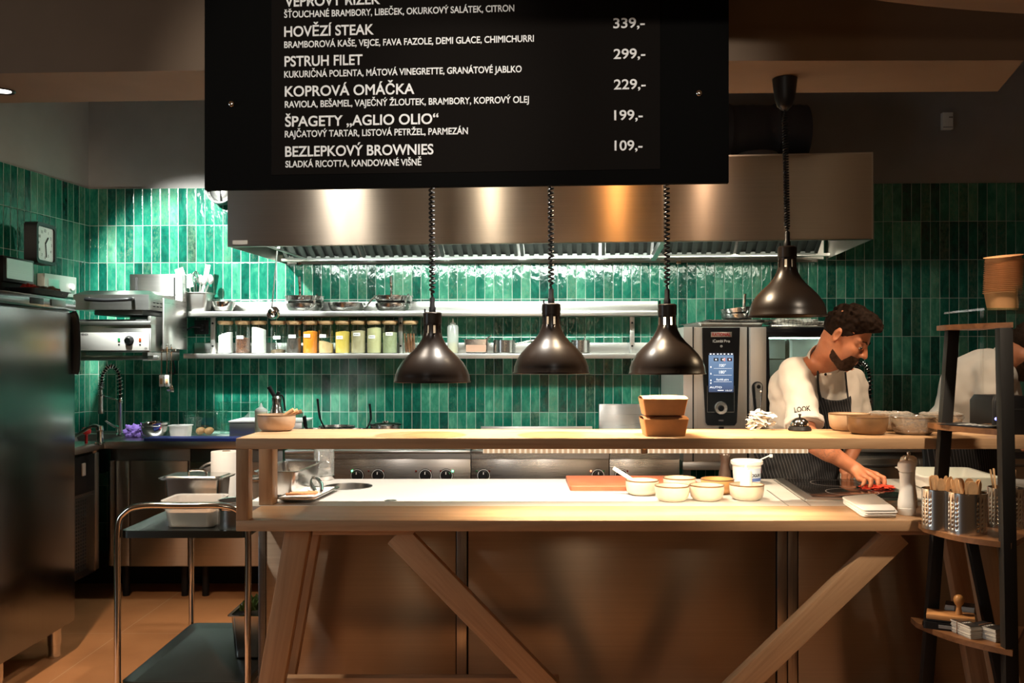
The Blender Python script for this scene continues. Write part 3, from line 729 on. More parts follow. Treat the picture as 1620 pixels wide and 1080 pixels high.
for x0, x1, hh, kd in tools:
    hh += 0.045; x1 *= 1.15
    y0 = random.uniform(-0.03, 0.03)
    a, b_ = Vector((x0 * 0.6, y0, 0.02)), Vector((x0 + (x1 - x0) * 1.5, y0 + 0.01, hh))
    mb = MB(); mb.tube([a, a.lerp(b_, 0.7)], 0.0055, 8)
    if kd == 'whisk':
        for q in range(6):
            ang = q * pi / 6; n_ = Vector((cos(ang), sin(ang), 0)) * 0.026
            m1 = a.lerp(b_, 0.7); pts = catmull([m1, m1.lerp(b_, 0.5) + n_, b_ + n_ * 0.6, b_ + Vector((0, 0, 0.012)), b_ - n_ * 0.6, m1.lerp(b_, 0.5) - n_, m1], 5)
            mb.tube(pts, 0.0014, 6)
        nm, mt = 'whisk', M['chrome']
    elif kd == 'spoon':
        mb.ball((0, 0, 0), (0.022, 0.006, 0.034), 16, Matrix.Translation(a.lerp(b_, 0.85))); nm, mt = 'spoon', M['steel_soft']
    else:
        w0 = 0.034 if kd == 'spatula2' else 0.058
        d_ = (b_ - a).normalized(); q0 = a.lerp(b_, 0.62)
        mb.bar(q0, b_, w0, 0.006, (0, 1, 0), 0.004); nm, mt = 'spatula', M['white_tool']
    free(mb.build(nm, mt), t, tool_labels.pop(0), 'kitchen tool', 'kitchen tools in the white container')
t = thing('mixing_bowl', 'small round polished steel bowl on the upper wall shelf', 'bowl', on_shelf(354, 0.11, SHU_Z + 0.001), AW)
MB().lathe([(0, 0), (0.045, 0), (0.062, 0.012), (0.074, 0.040), (0.078, 0.066), (0.081, 0.067), (0.075, 0.062), (0.068, 0.038), (0.052, 0.012), (0, 0.006)], 40).build('bowl_body', M['chrome'], t)
# ladle hanging from the hood
lp = at(440, 393, 5.35)
t = thing('ladle', 'long handled steel ladle hanging from the left end of the hood', 'ladle', lp)
q0, q1 = Vector((0, 0, 0.02)), at(430, 487, 5.35) - lp
MB().tube(catmull([(0.006, 0, 0.0), (0.008, 0, 0.022), (-0.002, 0, 0.03), (-0.004, 0, 0.0)], 5) + [q1], 0.0075, 8, flat=0.6).build('handle', M['steel_soft'], t)
Ml = Matrix.Translation(at(433.5, 496, 5.33) - lp) @ Matrix.Rotation(R(-40), 4, 'Y') @ Matrix.Rotation(R(55), 4, 'X')
MB().lathe([(0, -0.030), (0.022, -0.024), (0.036, -0.006), (0.040, 0.014), (0.037, 0.014), (0.033, -0.004), (0.02, -0.02), (0, -0.026)], 28, M=Ml).build('ladle_bowl', M['chrome'], t)

# ================================================================ SALAMANDER GRILL on its wall bracket
g0 = at(120, 557, 5.40); gW = 0.452; gD = 0.50
gr = thing('salamander_grill', 'steel salamander grill with lift up hood hung on the left of tiles', 'grill', (g0.x, g0.y, g0.z), R(-1.5))
zB = lambda py: Zp(py, 5.40) - g0.z
MB().box((0, 0, 0.0), (gW, gD - 0.07, zB(512)), 0.004).build('base_housing', M['steel'], gr)
pn = MB().box((0.012, -0.006, 0.010), (gW - 0.010, 0.0, zB(526)), 0.002).build('control_panel', plain('pale_control_panel', (0.62, 0.60, 0.57), 0.35, 0.2), gr)
text('HENDI', M['ink'], pn, (0.030, -0.007, 0.100), width=0.046, height=0.011, bold=0.02)
MB().ball((0.023, -0.007, 0.105), 0.006, 12).build('logo_dot', M['ink'], pn)
kn = MB().lathe([(0, 0.026), (0.017, 0.026), (0.020, 0.020), (0.024, 0.006), (0.030, 0.0)], 28, M=Matrix.Translation((0.322, -0.006, 0.068)) @ Matrix.Rotation(pi / 2, 4, 'X')).build('knob', M['black'], pn)
MB().lathe([(0.017, 0.0265), (0, 0.0275)], 24, M=Matrix.Translation((0.322, -0.006, 0.068)) @ Matrix.Rotation(pi / 2, 4, 'X')).build('knob_cap', M['chrome'], kn)
for x_, c_, nm in ((0.262, (0.01, 0.20, 0.06), 'green_lamp'), (0.388, (0.35, 0.05, 0.01), 'red_lamp')):
    MB().box((x_ - 0.007, -0.010, 0.062), (x_ + 0.007, -0.005, 0.084), 0.002).build('indicator_lamp', plain(nm, c_, 0.3), pn)
    MB().box((x_ - 0.005, -0.0075, 0.040), (x_ + 0.005, -0.006, 0.049)).build('symbol', M['ink'], pn)
text('CE', M['ink'], pn, (0.415, -0.007, 0.018), height=0.010)
# grid slot between base and hood
MB().box((0.005, 0.01, zB(512)), (gW - 0.03, gD - 0.09, zB(505)), 0.001).build('drip_tray', M['black_matt'], gr)
MB().box((0.0, -0.012, zB(514)), (gW, 0.012, zB(508)), 0.002).box((gW - 0.02, 0.0, zB(514)), (gW, gD - 0.08, zB(500)), 0.001).build('tray_rim', M['steel_soft'], gr)
# back column with guide slots
col = MB().box((0.14, gD - 0.10, 0.02), (gW + 0.03, gD - 0.03, zB(424)), 0.004)
col.build('back_column', M['steel'], gr)
for x_ in (0.185, 0.43): MB().box((x_ - 0.007, gD - 0.103, zB(470)), (x_ + 0.007, gD - 0.099, zB(429))).build('guide_slot', M['black_matt'], gr)
MB().box((gW + 0.024, 0.10, 0.02), (gW + 0.034, gD - 0.04, zB(470)), 0.001).build('side_plate', M['steel'], gr)
# moving hood
z0, z1 = zB(490), zB(466)
hb = MB(); hb.loft([[(-0.01, -0.01, z0), (gW - 0.01, -0.01, z0), (gW - 0.01, gD - 0.13, z0), (-0.01, gD - 0.13, z0)], [(-0.01, -0.01, z1), (gW - 0.01, -0.01, z1), (gW - 0.01, gD - 0.13, z1 + 0.015), (-0.01, gD - 0.13, z1 + 0.015)], [(0.03, 0.06, z1 + 0.028), (gW - 0.05, 0.06, z1 + 0.028), (gW - 0.05, gD - 0.16, z1 + 0.028), (0.03, gD - 0.16, z1 + 0.028)]])
hdn = hb.build('lift_hood', M['steel'], gr)
MB().box((0.10, 0.02, z0 - 0.030), (gW - 0.06, gD - 0.15, z0 - 0.001), 0.004).build('heating_element', M['steel_dark'], gr)
hp = catmull([(0.085, -0.012, zB(473)), (0.085, -0.05, zB(474)), (0.13, -0.062, zB(475)), (gW / 2 - 0.01, -0.066, zB(476)), (gW - 0.14, -0.062, zB(475)), (gW - 0.105, -0.05, zB(474)), (gW - 0.105, -0.012, zB(473))], 6)
MB().tube(hp, 0.011, 12).build('handle', M['black'], hdn)
mb = MB()
for q in range(3):
    for k in range(2): mb.box((gW - 0.0105, 0.05 + q * 0.05, z0 + 0.02 + k * 0.022), (gW - 0.0085, 0.08 + q * 0.05, z0 + 0.026 + k * 0.022))
mb.build('vent_slots', M['black_matt'], hdn)
# bracket below
mb = MB().box((-0.02, 0.02, -0.045), (gW + 0.03, 0.05, -0.02), 0.003).box((0.02, 0.02, -0.05), (0.05, gD, -0.0)).box((gW - 0.06, 0.02, -0.05), (gW - 0.03, gD, -0.0))
mb.build('wall_bracket', M['steel_soft'], gr)
mb = MB()
for x_ in (0.03, 0.40): mb.cyl((x_, 0.04, -0.02), (x_, 0.04, 0.0), 0.018)
for o_ in [mb.build('foot', M['black'], gr)]: pass
# ladles and tools hanging at the grill's right side
rk = thing('tool_hook_rail', 'small hook rail with hanging pastry brushes at the grill side', 'hook rail', at(262, 553, 5.55))
MB().box((-0.05, 0.0, -0.012), (0.06, 0.012, 0.006), 0.002).build('rail', M['chrome'], rk)
def hang_tool(name, label, px, top, bot, d, head, mt):
    a = at(px, top, d); t = thing(name, label, 'kitchen tool', a)
    e = at(px, bot, d) - a
    MB().tube([(0, 0, 0), e * 0.62], 0.004, 8).tube(catmull([(0, 0, 0), (0.0, -0.008, 0.012), (0.0, 0.006, 0.018)], 4), 0.003, 6).build('handle', M['chrome'], t)
    if head == 'brush':
        Mx = Matrix.Translation(e * 0.62)
        MB().box((-0.014, -0.006, -0.07), (0.014, 0.006, 0.0), 0.004, Mx).build('brush_head', mt, t)
        MB().box((-0.006, -0.010, -0.055), (0.009, -0.0062, -0.02), 0.001, Mx).build('bristles', M['wood_cut'], t)
    else:
        MB().lathe([(0, -0.03), (0.02, -0.024), (0.034, 0), (0.031, 0), (0.018, -0.02), (0, -0.026)], 20, M=Matrix.Translation(e * 0.98) @ Matrix.Rotation(R(70), 4, 'Y')).tube([e * 0.6, e * 0.98 + Vector((0, 0, 0))], 0.004, 8).build('ladle_bowl', M['chrome'], t)
    return t
hang_tool('spatula', 'left white silicone spatula hanging beside the grill', 255.5, 549, 620, 5.54, 'brush', M['white_tool'])
hang_tool('spatula', 'second white silicone spatula hanging beside the grill', 264, 549, 620, 5.53, 'brush', M['white_tool'])
hang_tool('serving_ladle', 'small steel ladle hanging behind the white spatulas', 271, 549, 614, 5.56, 'ladle', M['chrome'])

# ================================================================ LEFT WORKTOP RUN (L shaped), FREEZER
WZ = 0.93
wl_d = 5.30
xin = Xp(165, wl_d)
wt = thing('steel_worktop', 'long stainless steel worktop with sink along the left and back wall', 'worktop', (xin, wl_d, 0))
mb = MB()
xe = -1.226 - xin
mb.box((0.0, 0.0, WZ - 0.042), (xe, 0.62, WZ), 0.002)
wtm = mb.build('worktop_slab', M['steel'], wt)
# left leg of the L with an opening for the sink basin
mb = MB()
mb.box((-0.47, -0.86, WZ - 0.042), (-0.42, 0.62, WZ), 0.002).box((-0.06, -0.86, WZ - 0.042), (0.0, 0.62, WZ), 0.002).box((-0.42, 0.50, WZ - 0.042), (-0.06, 0.62, WZ)).box((-0.42, -0.86, WZ - 0.042), (-0.06, 0.02, WZ))
mb.build('sink_surround', M['steel'], wt)
mb = MB(); mb.loft([rrect(0.37, 0.49, 0.04, WZ - 0.004, cx=-0.24, cy=0.26), rrect(0.34, 0.46, 0.05, WZ - 0.20, cx=-0.24, cy=0.26)], cap0=False, cap1=True); mb.build('sink_basin', M['steel_soft'], wt)
MB().box((-0.40, 0.607, WZ), (xe, 0.617, WZ + 0.012), 0.002).build('backsplash', M['steel_soft'], wt)

# cabinets under it
def cabinet(name, label, x0, x1, y0, y1, z0, z1, fronts, mat=None):
    t = thing(name, label, 'cabinet', ((x0 + x1) / 2, y0, 0)); cx = (x0 + x1) / 2
    MB().box((x0 - cx, 0.022, z0), (x1 - cx, y1 - y0, z1), 0.002).build('body', M['steel_dark'], t)
    for (a, b_, c, d, nm, hnd) in fronts:
        f = MB().box((a - cx, 0.0, c), (b_ - cx, 0.022, d), 0.002).build(nm, M['steel_panel'], t)
        if hnd == 'lip': MB().box((a - cx + 0.002, -0.012, d - 0.012), (b_ - cx - 0.002, 0.0, d - 0.002), 0.003).build('handle', M['steel_soft'], f)
    mb = MB()
    for x in (x0 + 0.06 - cx, x1 - 0.06 - cx):
        m2 = MB().cyl((x, 0.10, 0), (x, 0.10, z0), 0.02); m2.build('foot', M['black'], t)
    return t
d1 = wl_d + 0.03; xp = lambda px: Xp(px, d1); zp = lambda py: Zp(py, d1)
cabinet('refrigerated_counter', 'steel fridge counter with plain door under the back left worktop', xp(172), xp(299), d1, 5.9, 0.19, WZ - 0.045,
        [(xp(207), xp(297), 0.20, zp(729), 'door', ''), (xp(172), xp(180), 0.20, zp(729), 'post', ''), (xp(184), xp(204), 0.20, zp(729), 'side_panel', '')])
cabinet('drawer_cabinet', 'steel drawer cabinet behind the trolley, right of the fridge door', xp(300), xp(446), d1, 5.9, 0.19, WZ - 0.045,
        [(xp(300.5), xp(417), zp(752), zp(731), 'drawer', ''), (xp(300.5), xp(417), 0.20, zp(758), 'drawer', 'lip'), (xp(420), xp(446), 0.20, zp(731), 'post', '')])
# left run: perforated compressor panel facing into the room
px_ = thing('compressor_unit', 'dark compressor compartment with perforated grille beside the freezer', 'cooling unit', (xin - 0.02, 4.45, 0))
MB().box((-0.44, 0, 0.19), (-0.004, 0.80, WZ - 0.25)).build('body', M['steel_dark'], px_)
MB().box((-0.004, 0.02, WZ - 0.27), (0.004, 0.76, WZ - 0.06), 0.002).build('control_panel', M['black'], px_)
mb = MB().box((-0.004, 0.02, 0.20), (0.002, 0.76, WZ - 0.29), 0.002); mb.build('grille_plate', M['steel_dark'], px_)
mb = MB()
for a in range(12):
    for c in range(20):
        y_, z_ = 0.36 + a * 0.026, 0.235 + c * 0.020
        mb.box((0.001, y_, z_), (0.0026, y_ + 0.015, z_ + 0.012))
mb.build('perforation', M['black_matt'], px_)
MB().box((-0.004, 0.765, 0.20), (0.006, 0.815, WZ - 0.06), 0.002).build('post', M['steel_v'], px_)
MB().box((0.003, 0.60, WZ - 0.17), (0.012, 0.64, WZ - 0.10), 0.002).build('switch', plain('pale_switch', (0.5, 0.42, 0.36), 0.4), px_)
MB().ball((0.005, 0.42, WZ - 0.10), 0.004, 10).build('red_lamp', emitter('red_lamp_glow', (1, 0.05, 0.03), 1.5), px_)
# dark recess behind the feet
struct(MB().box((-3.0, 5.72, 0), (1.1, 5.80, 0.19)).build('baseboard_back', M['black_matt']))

# freezer cabinet in the left foreground
fx = -2.122; f0, f1 = 3.72, 4.41
fz = thing('freezer_cabinet', 'large upright steel freezer cabinet at the left edge of the picture', 'freezer', (fx - 0.40, 4.06, 0))
L = lambda x, y, z: (x - (fx - 0.40), y - 4.06, z)
ftop = Zp(474, f1)
M['freezer_steel'] = steel('freezer_door_steel', (0.33, 0.35, 0.36), 0.19, 0.5, brush='z', rot=0.0, lines=0.00004)
MB().box(L(fx - 0.80, f0, 0.155), L(fx - 0.035, f1, ftop - 0.055), 0.004).build('body', M['steel_dark'], fz)
top = MB().box(L(fx - 0.80, f0, ftop - 0.056), L(fx - 0.005, f1, ftop), 0.006).build('top_panel', M['freezer_steel'], fz)
dr = MB(); dr.loft([[L(x, y, z) for x, y in ((fx - 0.034, f0), (fx - 0.004, f0), (fx, f0 + 0.02), (fx, f1 - 0.05), (fx - 0.006, f1 - 0.012), (fx - 0.034, f1))] for z in (0.155, ftop - 0.068)])
door = dr.build('door', M['freezer_steel'], fz)
hp = catmull([L(fx + 0.002, f1 - 0.05, 1.665 - 0.03), L(fx + 0.008, f1 - 0.035, 1.60), L(fx + 0.012, f1 - 0.03, 1.50), L(fx + 0.010, f1 - 0.03, 1.38), L(fx + 0.002, f1 - 0.03, 1.34)], 6)
MB().tube(hp, 0.019, 10, flat=0.7).build('handle', M['black'], door)
MB().box(L(fx - 0.005, 3.99, ftop - 0.042), L(fx - 0.001, 4.10, ftop - 0.014), 0.002).build('display', M['black'], top)
MB().box(L(fx - 0.005, 4.17, ftop - 0.044), L(fx - 0.001, 4.30, ftop - 0.012), 0.001).build('badge', M['steel_dark'], top)
for (x_, y_) in ((fx - 0.06, f1 - 0.10), (fx - 0.06, f0 + 0.10), (fx - 0.72, f1 - 0.10), (fx - 0.72, f0 + 0.10)):
    q = L(x_, y_, 0)
    MB().lathe([(0, 0), (0.026, 0), (0.028, 0.01), (0.026, 0.018), (0.026, 0.06), (0.030, 0.062), (0.030, 0.156), (0, 0.156)], 24, c=q).build('leg', M['chrome'], fz)
# boxes lying on the freezer
t = thing('cardboard_box', 'dark box with bags lying on it on top of the freezer', 'box', (fx - 0.325, 4.15, ftop + 0.001))
MB().box((-0.30, -0.1, 0.06), (0.17, 0.16, 0.175), 0.004).build('box_body', M['black'], t)
MB().box((-0.3, -0.1, 0.0), (0.16, 0.15, 0.06), 0.004).build('lower_box', M['black_matt'], t)
MB().box((0.168, -0.08, 0.075), (0.174, 0.14, 0.165)).build('side_label', M['steel_soft'], t)
random.seed(3)
def crumple(name, mat, c, s, seed, amp=0.35, parent=None, loc=None, fr=1.0, sub=26):
    """a crumpled bag or cloth: a noisy blob resting on z = 0"""
    mb = MB(); random.seed(seed); o = Vector((random.random() * 30, random.random() * 30, 0))
    def f(u, v):
        a, b_ = 2 * pi * u, pi * (v - 0.5)
        d = Vector((cos(a) * cos(b_), sin(a) * cos(b_), sin(b_)))
        k = 1 + amp * (noise.noise(d * 2.2 * fr + o) + 0.5 * noise.noise(d * 5 * fr + o) + 0.25 * noise.noise(d * 11 * fr + o))
        p = Vector((d.x * s[0] * k, d.y * s[1] * k, d.z * s[2] * k))
        p.z = max(p.z, -s[2] * 0.62) + s[2] * 0.62
        return p + Vector(c)
    mb.sheet(f, sub * 2, sub)
    return mb.build(name, mat, parent, loc=loc, angle=50)
free(crumple('bag', plain('grey_brown_bag', (0.22, 0.18, 0.15), 0.6), (-0.12, 0.0, 0.175), (0.17, 0.11, 0.040), 4, parent=None), t, 'grey brown bag lying on the dark box on the freezer', 'bag')
t = thing('baking_tray', 'dark baking tray holding small packets on the freezer top edge', 'tray', (fx - 0.072, 4.20, ftop + 0.001))
gn_pan(MB(), 0.135, 0.36, 0.03, fl=0.010, taper=0.006).build('tray_body', M['black'], t)
for k, (x_, y_, c_) in enumerate(((0.01, -0.11, (0.5, 0.03, 0.02)), (0.0, -0.01, (0.12, 0.08, 0.06)), (0.01, 0.09, (0.45, 0.33, 0.26)), (-0.01, 0.13, (0.2, 0.15, 0.1)))):
    free(crumple('packet', plain('packet_colour_%d' % k, c_, 0.5), (x_, y_, 0.010), (0.040, 0.045, 0.024), 30 + k), t, ('bright red', 'dark brown', 'pale pinkish', 'brown')[k] + ' small packet in the dark tray on the freezer', 'packet', 'packets in the freezer top tray')
# ================================================================ COOKING LINE
CD = 4.80; cz = WZ
def cx_(px): return Xp(px, CD)
M['stove_front'] = steel('stove_front_steel', (0.44, 0.41, 0.38), 0.28, 0.7, lines=0.00004)
green_glow = emitter('green_pilot_glow', (0.05, 1.0, 0.25), 14.0)
green_off = plain('green_pilot', (0.02, 0.18, 0.05), 0.3); red_off = plain('red_pilot', (0.20, 0.02, 0.01), 0.3)
red_glow = emitter('orange_pilot_glow', (1.0, 0.22, 0.05), 2.0)
def cooker(name, label, p0, p1, knobs, lamps, top):
    x0, x1 = cx_(p0) + 0.002, cx_(p1) - 0.002; c = (x0 + x1) / 2; hw = (x1 - x0) / 2
    t = thing(name, label, 'cooker', (c, CD, 0), 0, 'cookers along the back wall')
    MB().box((-hw, 0.03, 0.16), (hw, 0.92, cz - 0.004), 0.002).build('body', M['steel_panel'], t)
    MB().box((-hw, -0.012, cz - 0.014), (hw, 0.92, cz), 0.004).build('top_plate', M['steel'], t)
    fp = MB().loft([[(-hw, 0.0, cz - 0.014), (hw, 0.0, cz - 0.014), (hw, 0.05, cz - 0.014), (-hw, 0.05, cz - 0.014)], [(-hw, 0.0, cz - 0.045), (hw, 0.0, cz - 0.045), (hw, 0.05, cz - 0.045), (-hw, 0.05, cz - 0.045)]], cap0=False).build('edge_band', M['stove_front'], t)
    pn = MB().box((-hw, 0.006, cz - 0.20), (hw, 0.032, cz - 0.046), 0.002).build('control_panel', M['stove_front'], t)
    for kx in knobs:
        x = cx_(kx) - c; z = Zp(752, CD)
        Mk = Matrix.Translation((x, 0.006, z)) @ Matrix.Rotation(pi / 2, 4, 'X')
        k = MB().lathe([(0, 0.034), (0.021, 0.034), (0.024, 0.028), (0.025, 0.010), (0.034, 0.006), (0.036, 0.0)], 28, M=Mk).build('knob', M['black'], pn)
        MB().lathe([(0.026, 0.0068), (0.033, 0.0068), (0.033, 0.0075), (0.026, 0.0075)], 28, M=Mk).build('dial_ring', M['letters'], k)
        MB().box((-0.0022, 0.009, 0.03), (0.0022, 0.022, 0.0352), M=Mk).build('pointer', M['letters'], k)
    for lx, mt in lamps:
        x = cx_(lx) - c
        MB().ball((x, 0.004, Zp(745, CD)), 0.0052, 12).build('pilot_lamp', mt, pn)
    mb = MB()
    for q in (-hw + 0.06, hw - 0.06):
        MB().cyl((q, 0.12, 0), (q, 0.12, 0.16), 0.025).build('foot', M['black'], t)
    if top == 'grate':
        for k in range(2):
            u0 = -hw + 0.03 + k * hw; u1 = u0 + hw - 0.06
            mb = MB()
            for q in range(6):
                x = u0 + (u1 - u0) * q / 5; mb.box((x - 0.006, 0.10, cz + 0.025), (x + 0.006, 0.84, cz + 0.045), 0.002)
            for q in range(5):
                y = 0.10 + 0.74 * q / 4; mb.box((u0, y - 0.006, cz + 0.018), (u1, y + 0.006, cz + 0.032), 0.002)
            for q in (u0, u1):
                for y in (0.10, 0.84): mb.box((q - 0.008, y - 0.008, cz), (q + 0.008, y + 0.008, cz + 0.03))
            mb.build('pan_support', M['black_matt'], t)
    elif top == 'griddle':
        MB().box((-hw + 0.03, 0.10, cz), (hw - 0.03, 0.80, cz + 0.012), 0.003).build('griddle_plate', M['steel_soft'], t)
        MB().box((-hw + 0.02, 0.80, cz), (hw - 0.02, 0.815, cz + 0.065), 0.002).box((-hw + 0.02, 0.10, cz), (-hw + 0.03, 0.80, cz + 0.05)).box((hw - 0.03, 0.10, cz), (hw - 0.02, 0.80, cz + 0.05)).build('splash_guard', M['steel_soft'], t)
        MB().cyl((0, 0.83, cz + 0.045), (0, 0.83, cz + 0.055), 0.03).build('vent_cap', M['steel_dark'], t)
    else:
        MB().box((-hw + 0.02, 0.84, cz), (hw - 0.01, 0.86, cz + 0.20), 0.003).build('splash_guard', M['steel'], t)
        MB().box((-hw + 0.02, 0.12, cz), (hw - 0.02, 0.80, cz + 0.02), 0.003).build('fryer_lid', M['steel_soft'], t)
    return t
cooker('gas_cooker', 'steel gas cooker with black pan supports, green light lit, back left', 450, 745, (565, 598, 673, 706), ((557, green_glow), (583, red_off), (606, red_off), (658, red_off), (681, red_off), (697, red_off), (716, green_glow)), 'grate')
cooker('griddle_cooker', 'steel griddle cooker with low splash guard in the middle of the back line', 745, 964, (765, 946), ((754, green_off), (774, red_off), (935, red_glow), (955, green_off)), 'griddle')
cooker('fryer_cooker', 'narrow steel cooker with tall splash guard beside the combi oven', 964, 1076, (983,), ((973, green_off), (993, red_off)), 'fryer')
# pans on the gas cooker
def hob_pan(label, px, dd, r, h, ang, hl, handle_rise, lid=False):
    q = at(px, CY, dd); t = thing('frying_pan', label, 'frying pan', (q.x, dd, cz + 0.046), 0, 'pans on the gas cooker')
    MB().lathe([(0, 0), (r - 0.015, 0), (r - 0.003, h * 0.3), (r, h), (r - 0.003, h), (r - 0.006, h * 0.3), (0, 0.004)], 36).build('pan_body', M['pan'], t)
    Mz = Matrix.Rotation(ang, 4, 'Z')
    MB().tube(catmull([(r - 0.004, 0, h * 0.7), (r + 0.04, 0, h + handle_rise * 0.35), (r + hl, 0, h + handle_rise)], 6), [0.008] * 6 + [0.012] * 7, 10, M=Mz, flat=0.6).build('handle', M['black'], t)
    return t
hob_pan('pan on the gas cooker whose short black handle sticks up, left', 500, 5.25, 0.11, 0.03, R(-100), 0.06, 0.085)
hob_pan('pan on the gas cooker with long black handle leaning right', 533, 5.50, 0.11, 0.03, R(-120), 0.06, 0.17)
hob_pan('pan on the gas cooker with upright black handle, nearest the lidded pot', 562, 5.24, 0.10, 0.03, R(60), 0.03, 0.14)
q = at(610, CY, 5.35); t = thing('lidded_pot', 'low steel pot with flat lid on the gas cooker', 'pot', (q.x, 5.35, cz + 0.046))
MB().lathe([(0, 0), (0.085, 0), (0.09, 0.006), (0.09, 0.045), (0.095, 0.047), (0.0, 0.047)], 36).build('pot_body', M['pan'], t)
MB().lathe([(0, 0.048), (0.098, 0.048), (0.099, 0.052), (0.07, 0.060), (0.02, 0.064), (0.018, 0.072), (0, 0.073)], 36).build('lid', M['chrome'], t)
# box with black socket cable in front of the splash guard is the dark cable clip
# white pressed steel box and tools left of the gas cooker
xs0 = Xp(350, 5.35)
t = thing('steel_box', 'flat closed steel box on the worktop behind the shelf bowl', 'box', (xs0 + 0.22, 5.64, WZ + 0.001))
MB().box((-0.22, -0.14, 0), (0.22, 0.14, 0.095), 0.004).build('box_body', M['steel_soft'], t)
MB().box((-0.225, -0.145, 0.095), (0.225, 0.145, 0.106), 0.004).build('lid', M['white'], t)

# ================================================================ COMBI OVEN
OD = 5.10; ox0, ox1 = Xp(1081, OD), Xp(1322, OD); oz1 = Zp(517, OD); oz0 = oz1 - 0.754
ov = thing('combi_oven', 'steel combi oven with dark control column and glass door', 'oven', (ox0, OD, oz0))
OW = ox1 - ox0; oh = oz1 - oz0; oxp = lambda px: Xp(px, OD) - ox0; ozp = lambda py: Zp(py, OD) - oz0
MB().box((0, 0.04, 0), (OW, 0.06, oh), 0.002).box((0, 0.06, 0), (oxp(1205), 0.78, oh), 0.002).box((oxp(1205), 0.06, oh - 0.06), (OW, 0.78, oh)).box((oxp(1205), 0.06, 0), (OW, 0.78, 0.08)).box((OW - 0.03, 0.06, 0.08), (OW, 0.78, oh - 0.06)).box((oxp(1205), 0.74, 0.08), (OW, 0.78, oh - 0.06)).build('housing', M['steel'], ov) if False else None
M['steel_oven'] = steel('oven_steel', (0.66, 0.62, 0.57), 0.50, 0.0, brush='z', lines=0.00004)
mb = MB()
mb.box((0, 0.0, 0), (oxp(1182), 0.78, oh), 0.004)
mb.box((oxp(1182), 0.06, oh - 0.05), (OW, 0.78, oh), 0.002).box((oxp(1182), 0.06, 0), (OW, 0.78, 0.08), 0.002).box((OW - 0.03, 0.06, 0.08), (OW, 0.78, oh - 0.05)).box((oxp(1182), 0.74, 0.08), (OW, 0.78, oh - 0.05))
mb.build('housing', M['steel_oven'], ov)
MB().box((oxp(1095.5), -0.002, 0), (oxp(1097.5), 0.001, oh)).build('seam', M['black_matt'], ov)
# control column, tapering slightly towards the bottom
pc = [(oxp(1110.5), ozp(518)), (oxp(1170), ozp(518)), (oxp(1168), ozp(600)), (oxp(1165), ozp(668)), (oxp(1162), ozp(672.5)), (oxp(1119), ozp(672.5)), (oxp(1116), ozp(668)), (oxp(1112), ozp(600))]
M['gloss_black'] = plain('gloss_black_glass', (0.008, 0.009, 0.011), 0.18)
Mcp = Matrix.Rotation(pi / 2, 4, 'X')
cpn = MB().loft([[(x, z, 0.0) for x, z in pc], [(x, z, 0.010) for x, z in pc]], M=Mcp).build('control_panel', M['gloss_black'], ov)
lgp = MB().box((oxp(1124), -0.013, ozp(533)), (oxp(1157), -0.010, ozp(525)), 0.001).build('brand_plate', M['steel_soft'], cpn)
text('RATIONAL', plain('red_enamel', (0.45, 0.015, 0.02), 0.4), lgp, (oxp(1126), -0.0135, ozp(531.5)), width=oxp(1155) - oxp(1126), height=0.018, bold=0.03)
text('iCombi', M['letters'], cpn, (oxp(1127), -0.0105, ozp(541.5)), width=oxp(1143) - oxp(1127), height=0.017, bold=0.012)
text('Pro', M['letters'], cpn, (oxp(1145), -0.0105, ozp(541.5)), width=oxp(1154) - oxp(1145), height=0.016)
MB().lathe([(0.004, 0), (0.006, 0), (0.006, 0.0008), (0.004, 0.0008)], 20, M=Matrix.Translation((oxp(1140.5), -0.0101, ozp(547.5))) @ Mcp).build('sensor_dot', M['letters'], cpn)
m, nt, b = new_mat('oven_display'); M['display'] = m
g_ = nt.nodes.new('ShaderNodeTexCoord'); s_ = nt.nodes.new('ShaderNodeSeparateXYZ'); nt.links.new(g_.outputs['Generated'], s_.inputs[0])
cr = ramp(nt, s_.outputs[2], [(0.0, (0.06, 0.08, 0.14)), (0.10, (0.09, 0.13, 0.24)), (0.35, (0.11, 0.19, 0.34)), (0.80, (0.20, 0.31, 0.48)), (0.94, (0.20, 0.31, 0.48)), (0.945, (0.03, 0.035, 0.05)), (1.0, (0.03, 0.035, 0.05))])
cr.node.color_ramp.interpolation = 'LINEAR'
b.inputs['Base Color'].default_value = (0.01, 0.01, 0.012, 1); b.inputs['Roughness'].default_value = 0.2
nt.links.new(cr, b.inputs['Emission Color']); b.inputs['Emission Strength'].default_value = 1.0
X0, X1, Z0, Z1 = oxp(1120.5), oxp(1159.5), ozp(620), ozp(558)
scn = MB().box((X0, -0.0125, Z0), (X1, -0.0101, Z1)).build('screen', M['display'], cpn)
lit = emitter('screen_white', (0.85, 0.92, 1.0), 0.85); sh = X1 - X0; sv = Z1 - Z0
sx = lambda u: X0 + sh * u; sz = lambda v: Z0 + sv * v
mb = MB()
for u in (0.04, 0.17, 0.33, 0.46, 0.60, 0.76, 0.90): mb.box((sx(u), -0.0130, sz(0.955)), (sx(u + 0.07), -0.0126, sz(0.985)))
mb.build('status_icons', lit, scn)
for u, c_ in ((0.20, (0.05, 0.055, 0.07)), (0.48, (0.05, 0.055, 0.07)), (0.75, (0.10, 0.02, 0.035))):
    ic = MB().box((sx(u), -0.0130, sz(0.79)), (sx(u + 0.19), -0.0126, sz(0.87))).build('mode_button', plain('mode_button_%d' % int(u * 100), c_, 0.3), scn)
    MB().box((sx(u + 0.06), -0.0133, sz(0.812)), (sx(u + 0.13), -0.0130, sz(0.848))).build('icon', lit, ic)
MB().box((sx(0.60), -0.01335, sz(0.79)), (sx(0.67), -0.0130, sz(0.87))).build('red_mark', emitter('screen_red', (0.8, 0.05, 0.10), 0.7), scn)
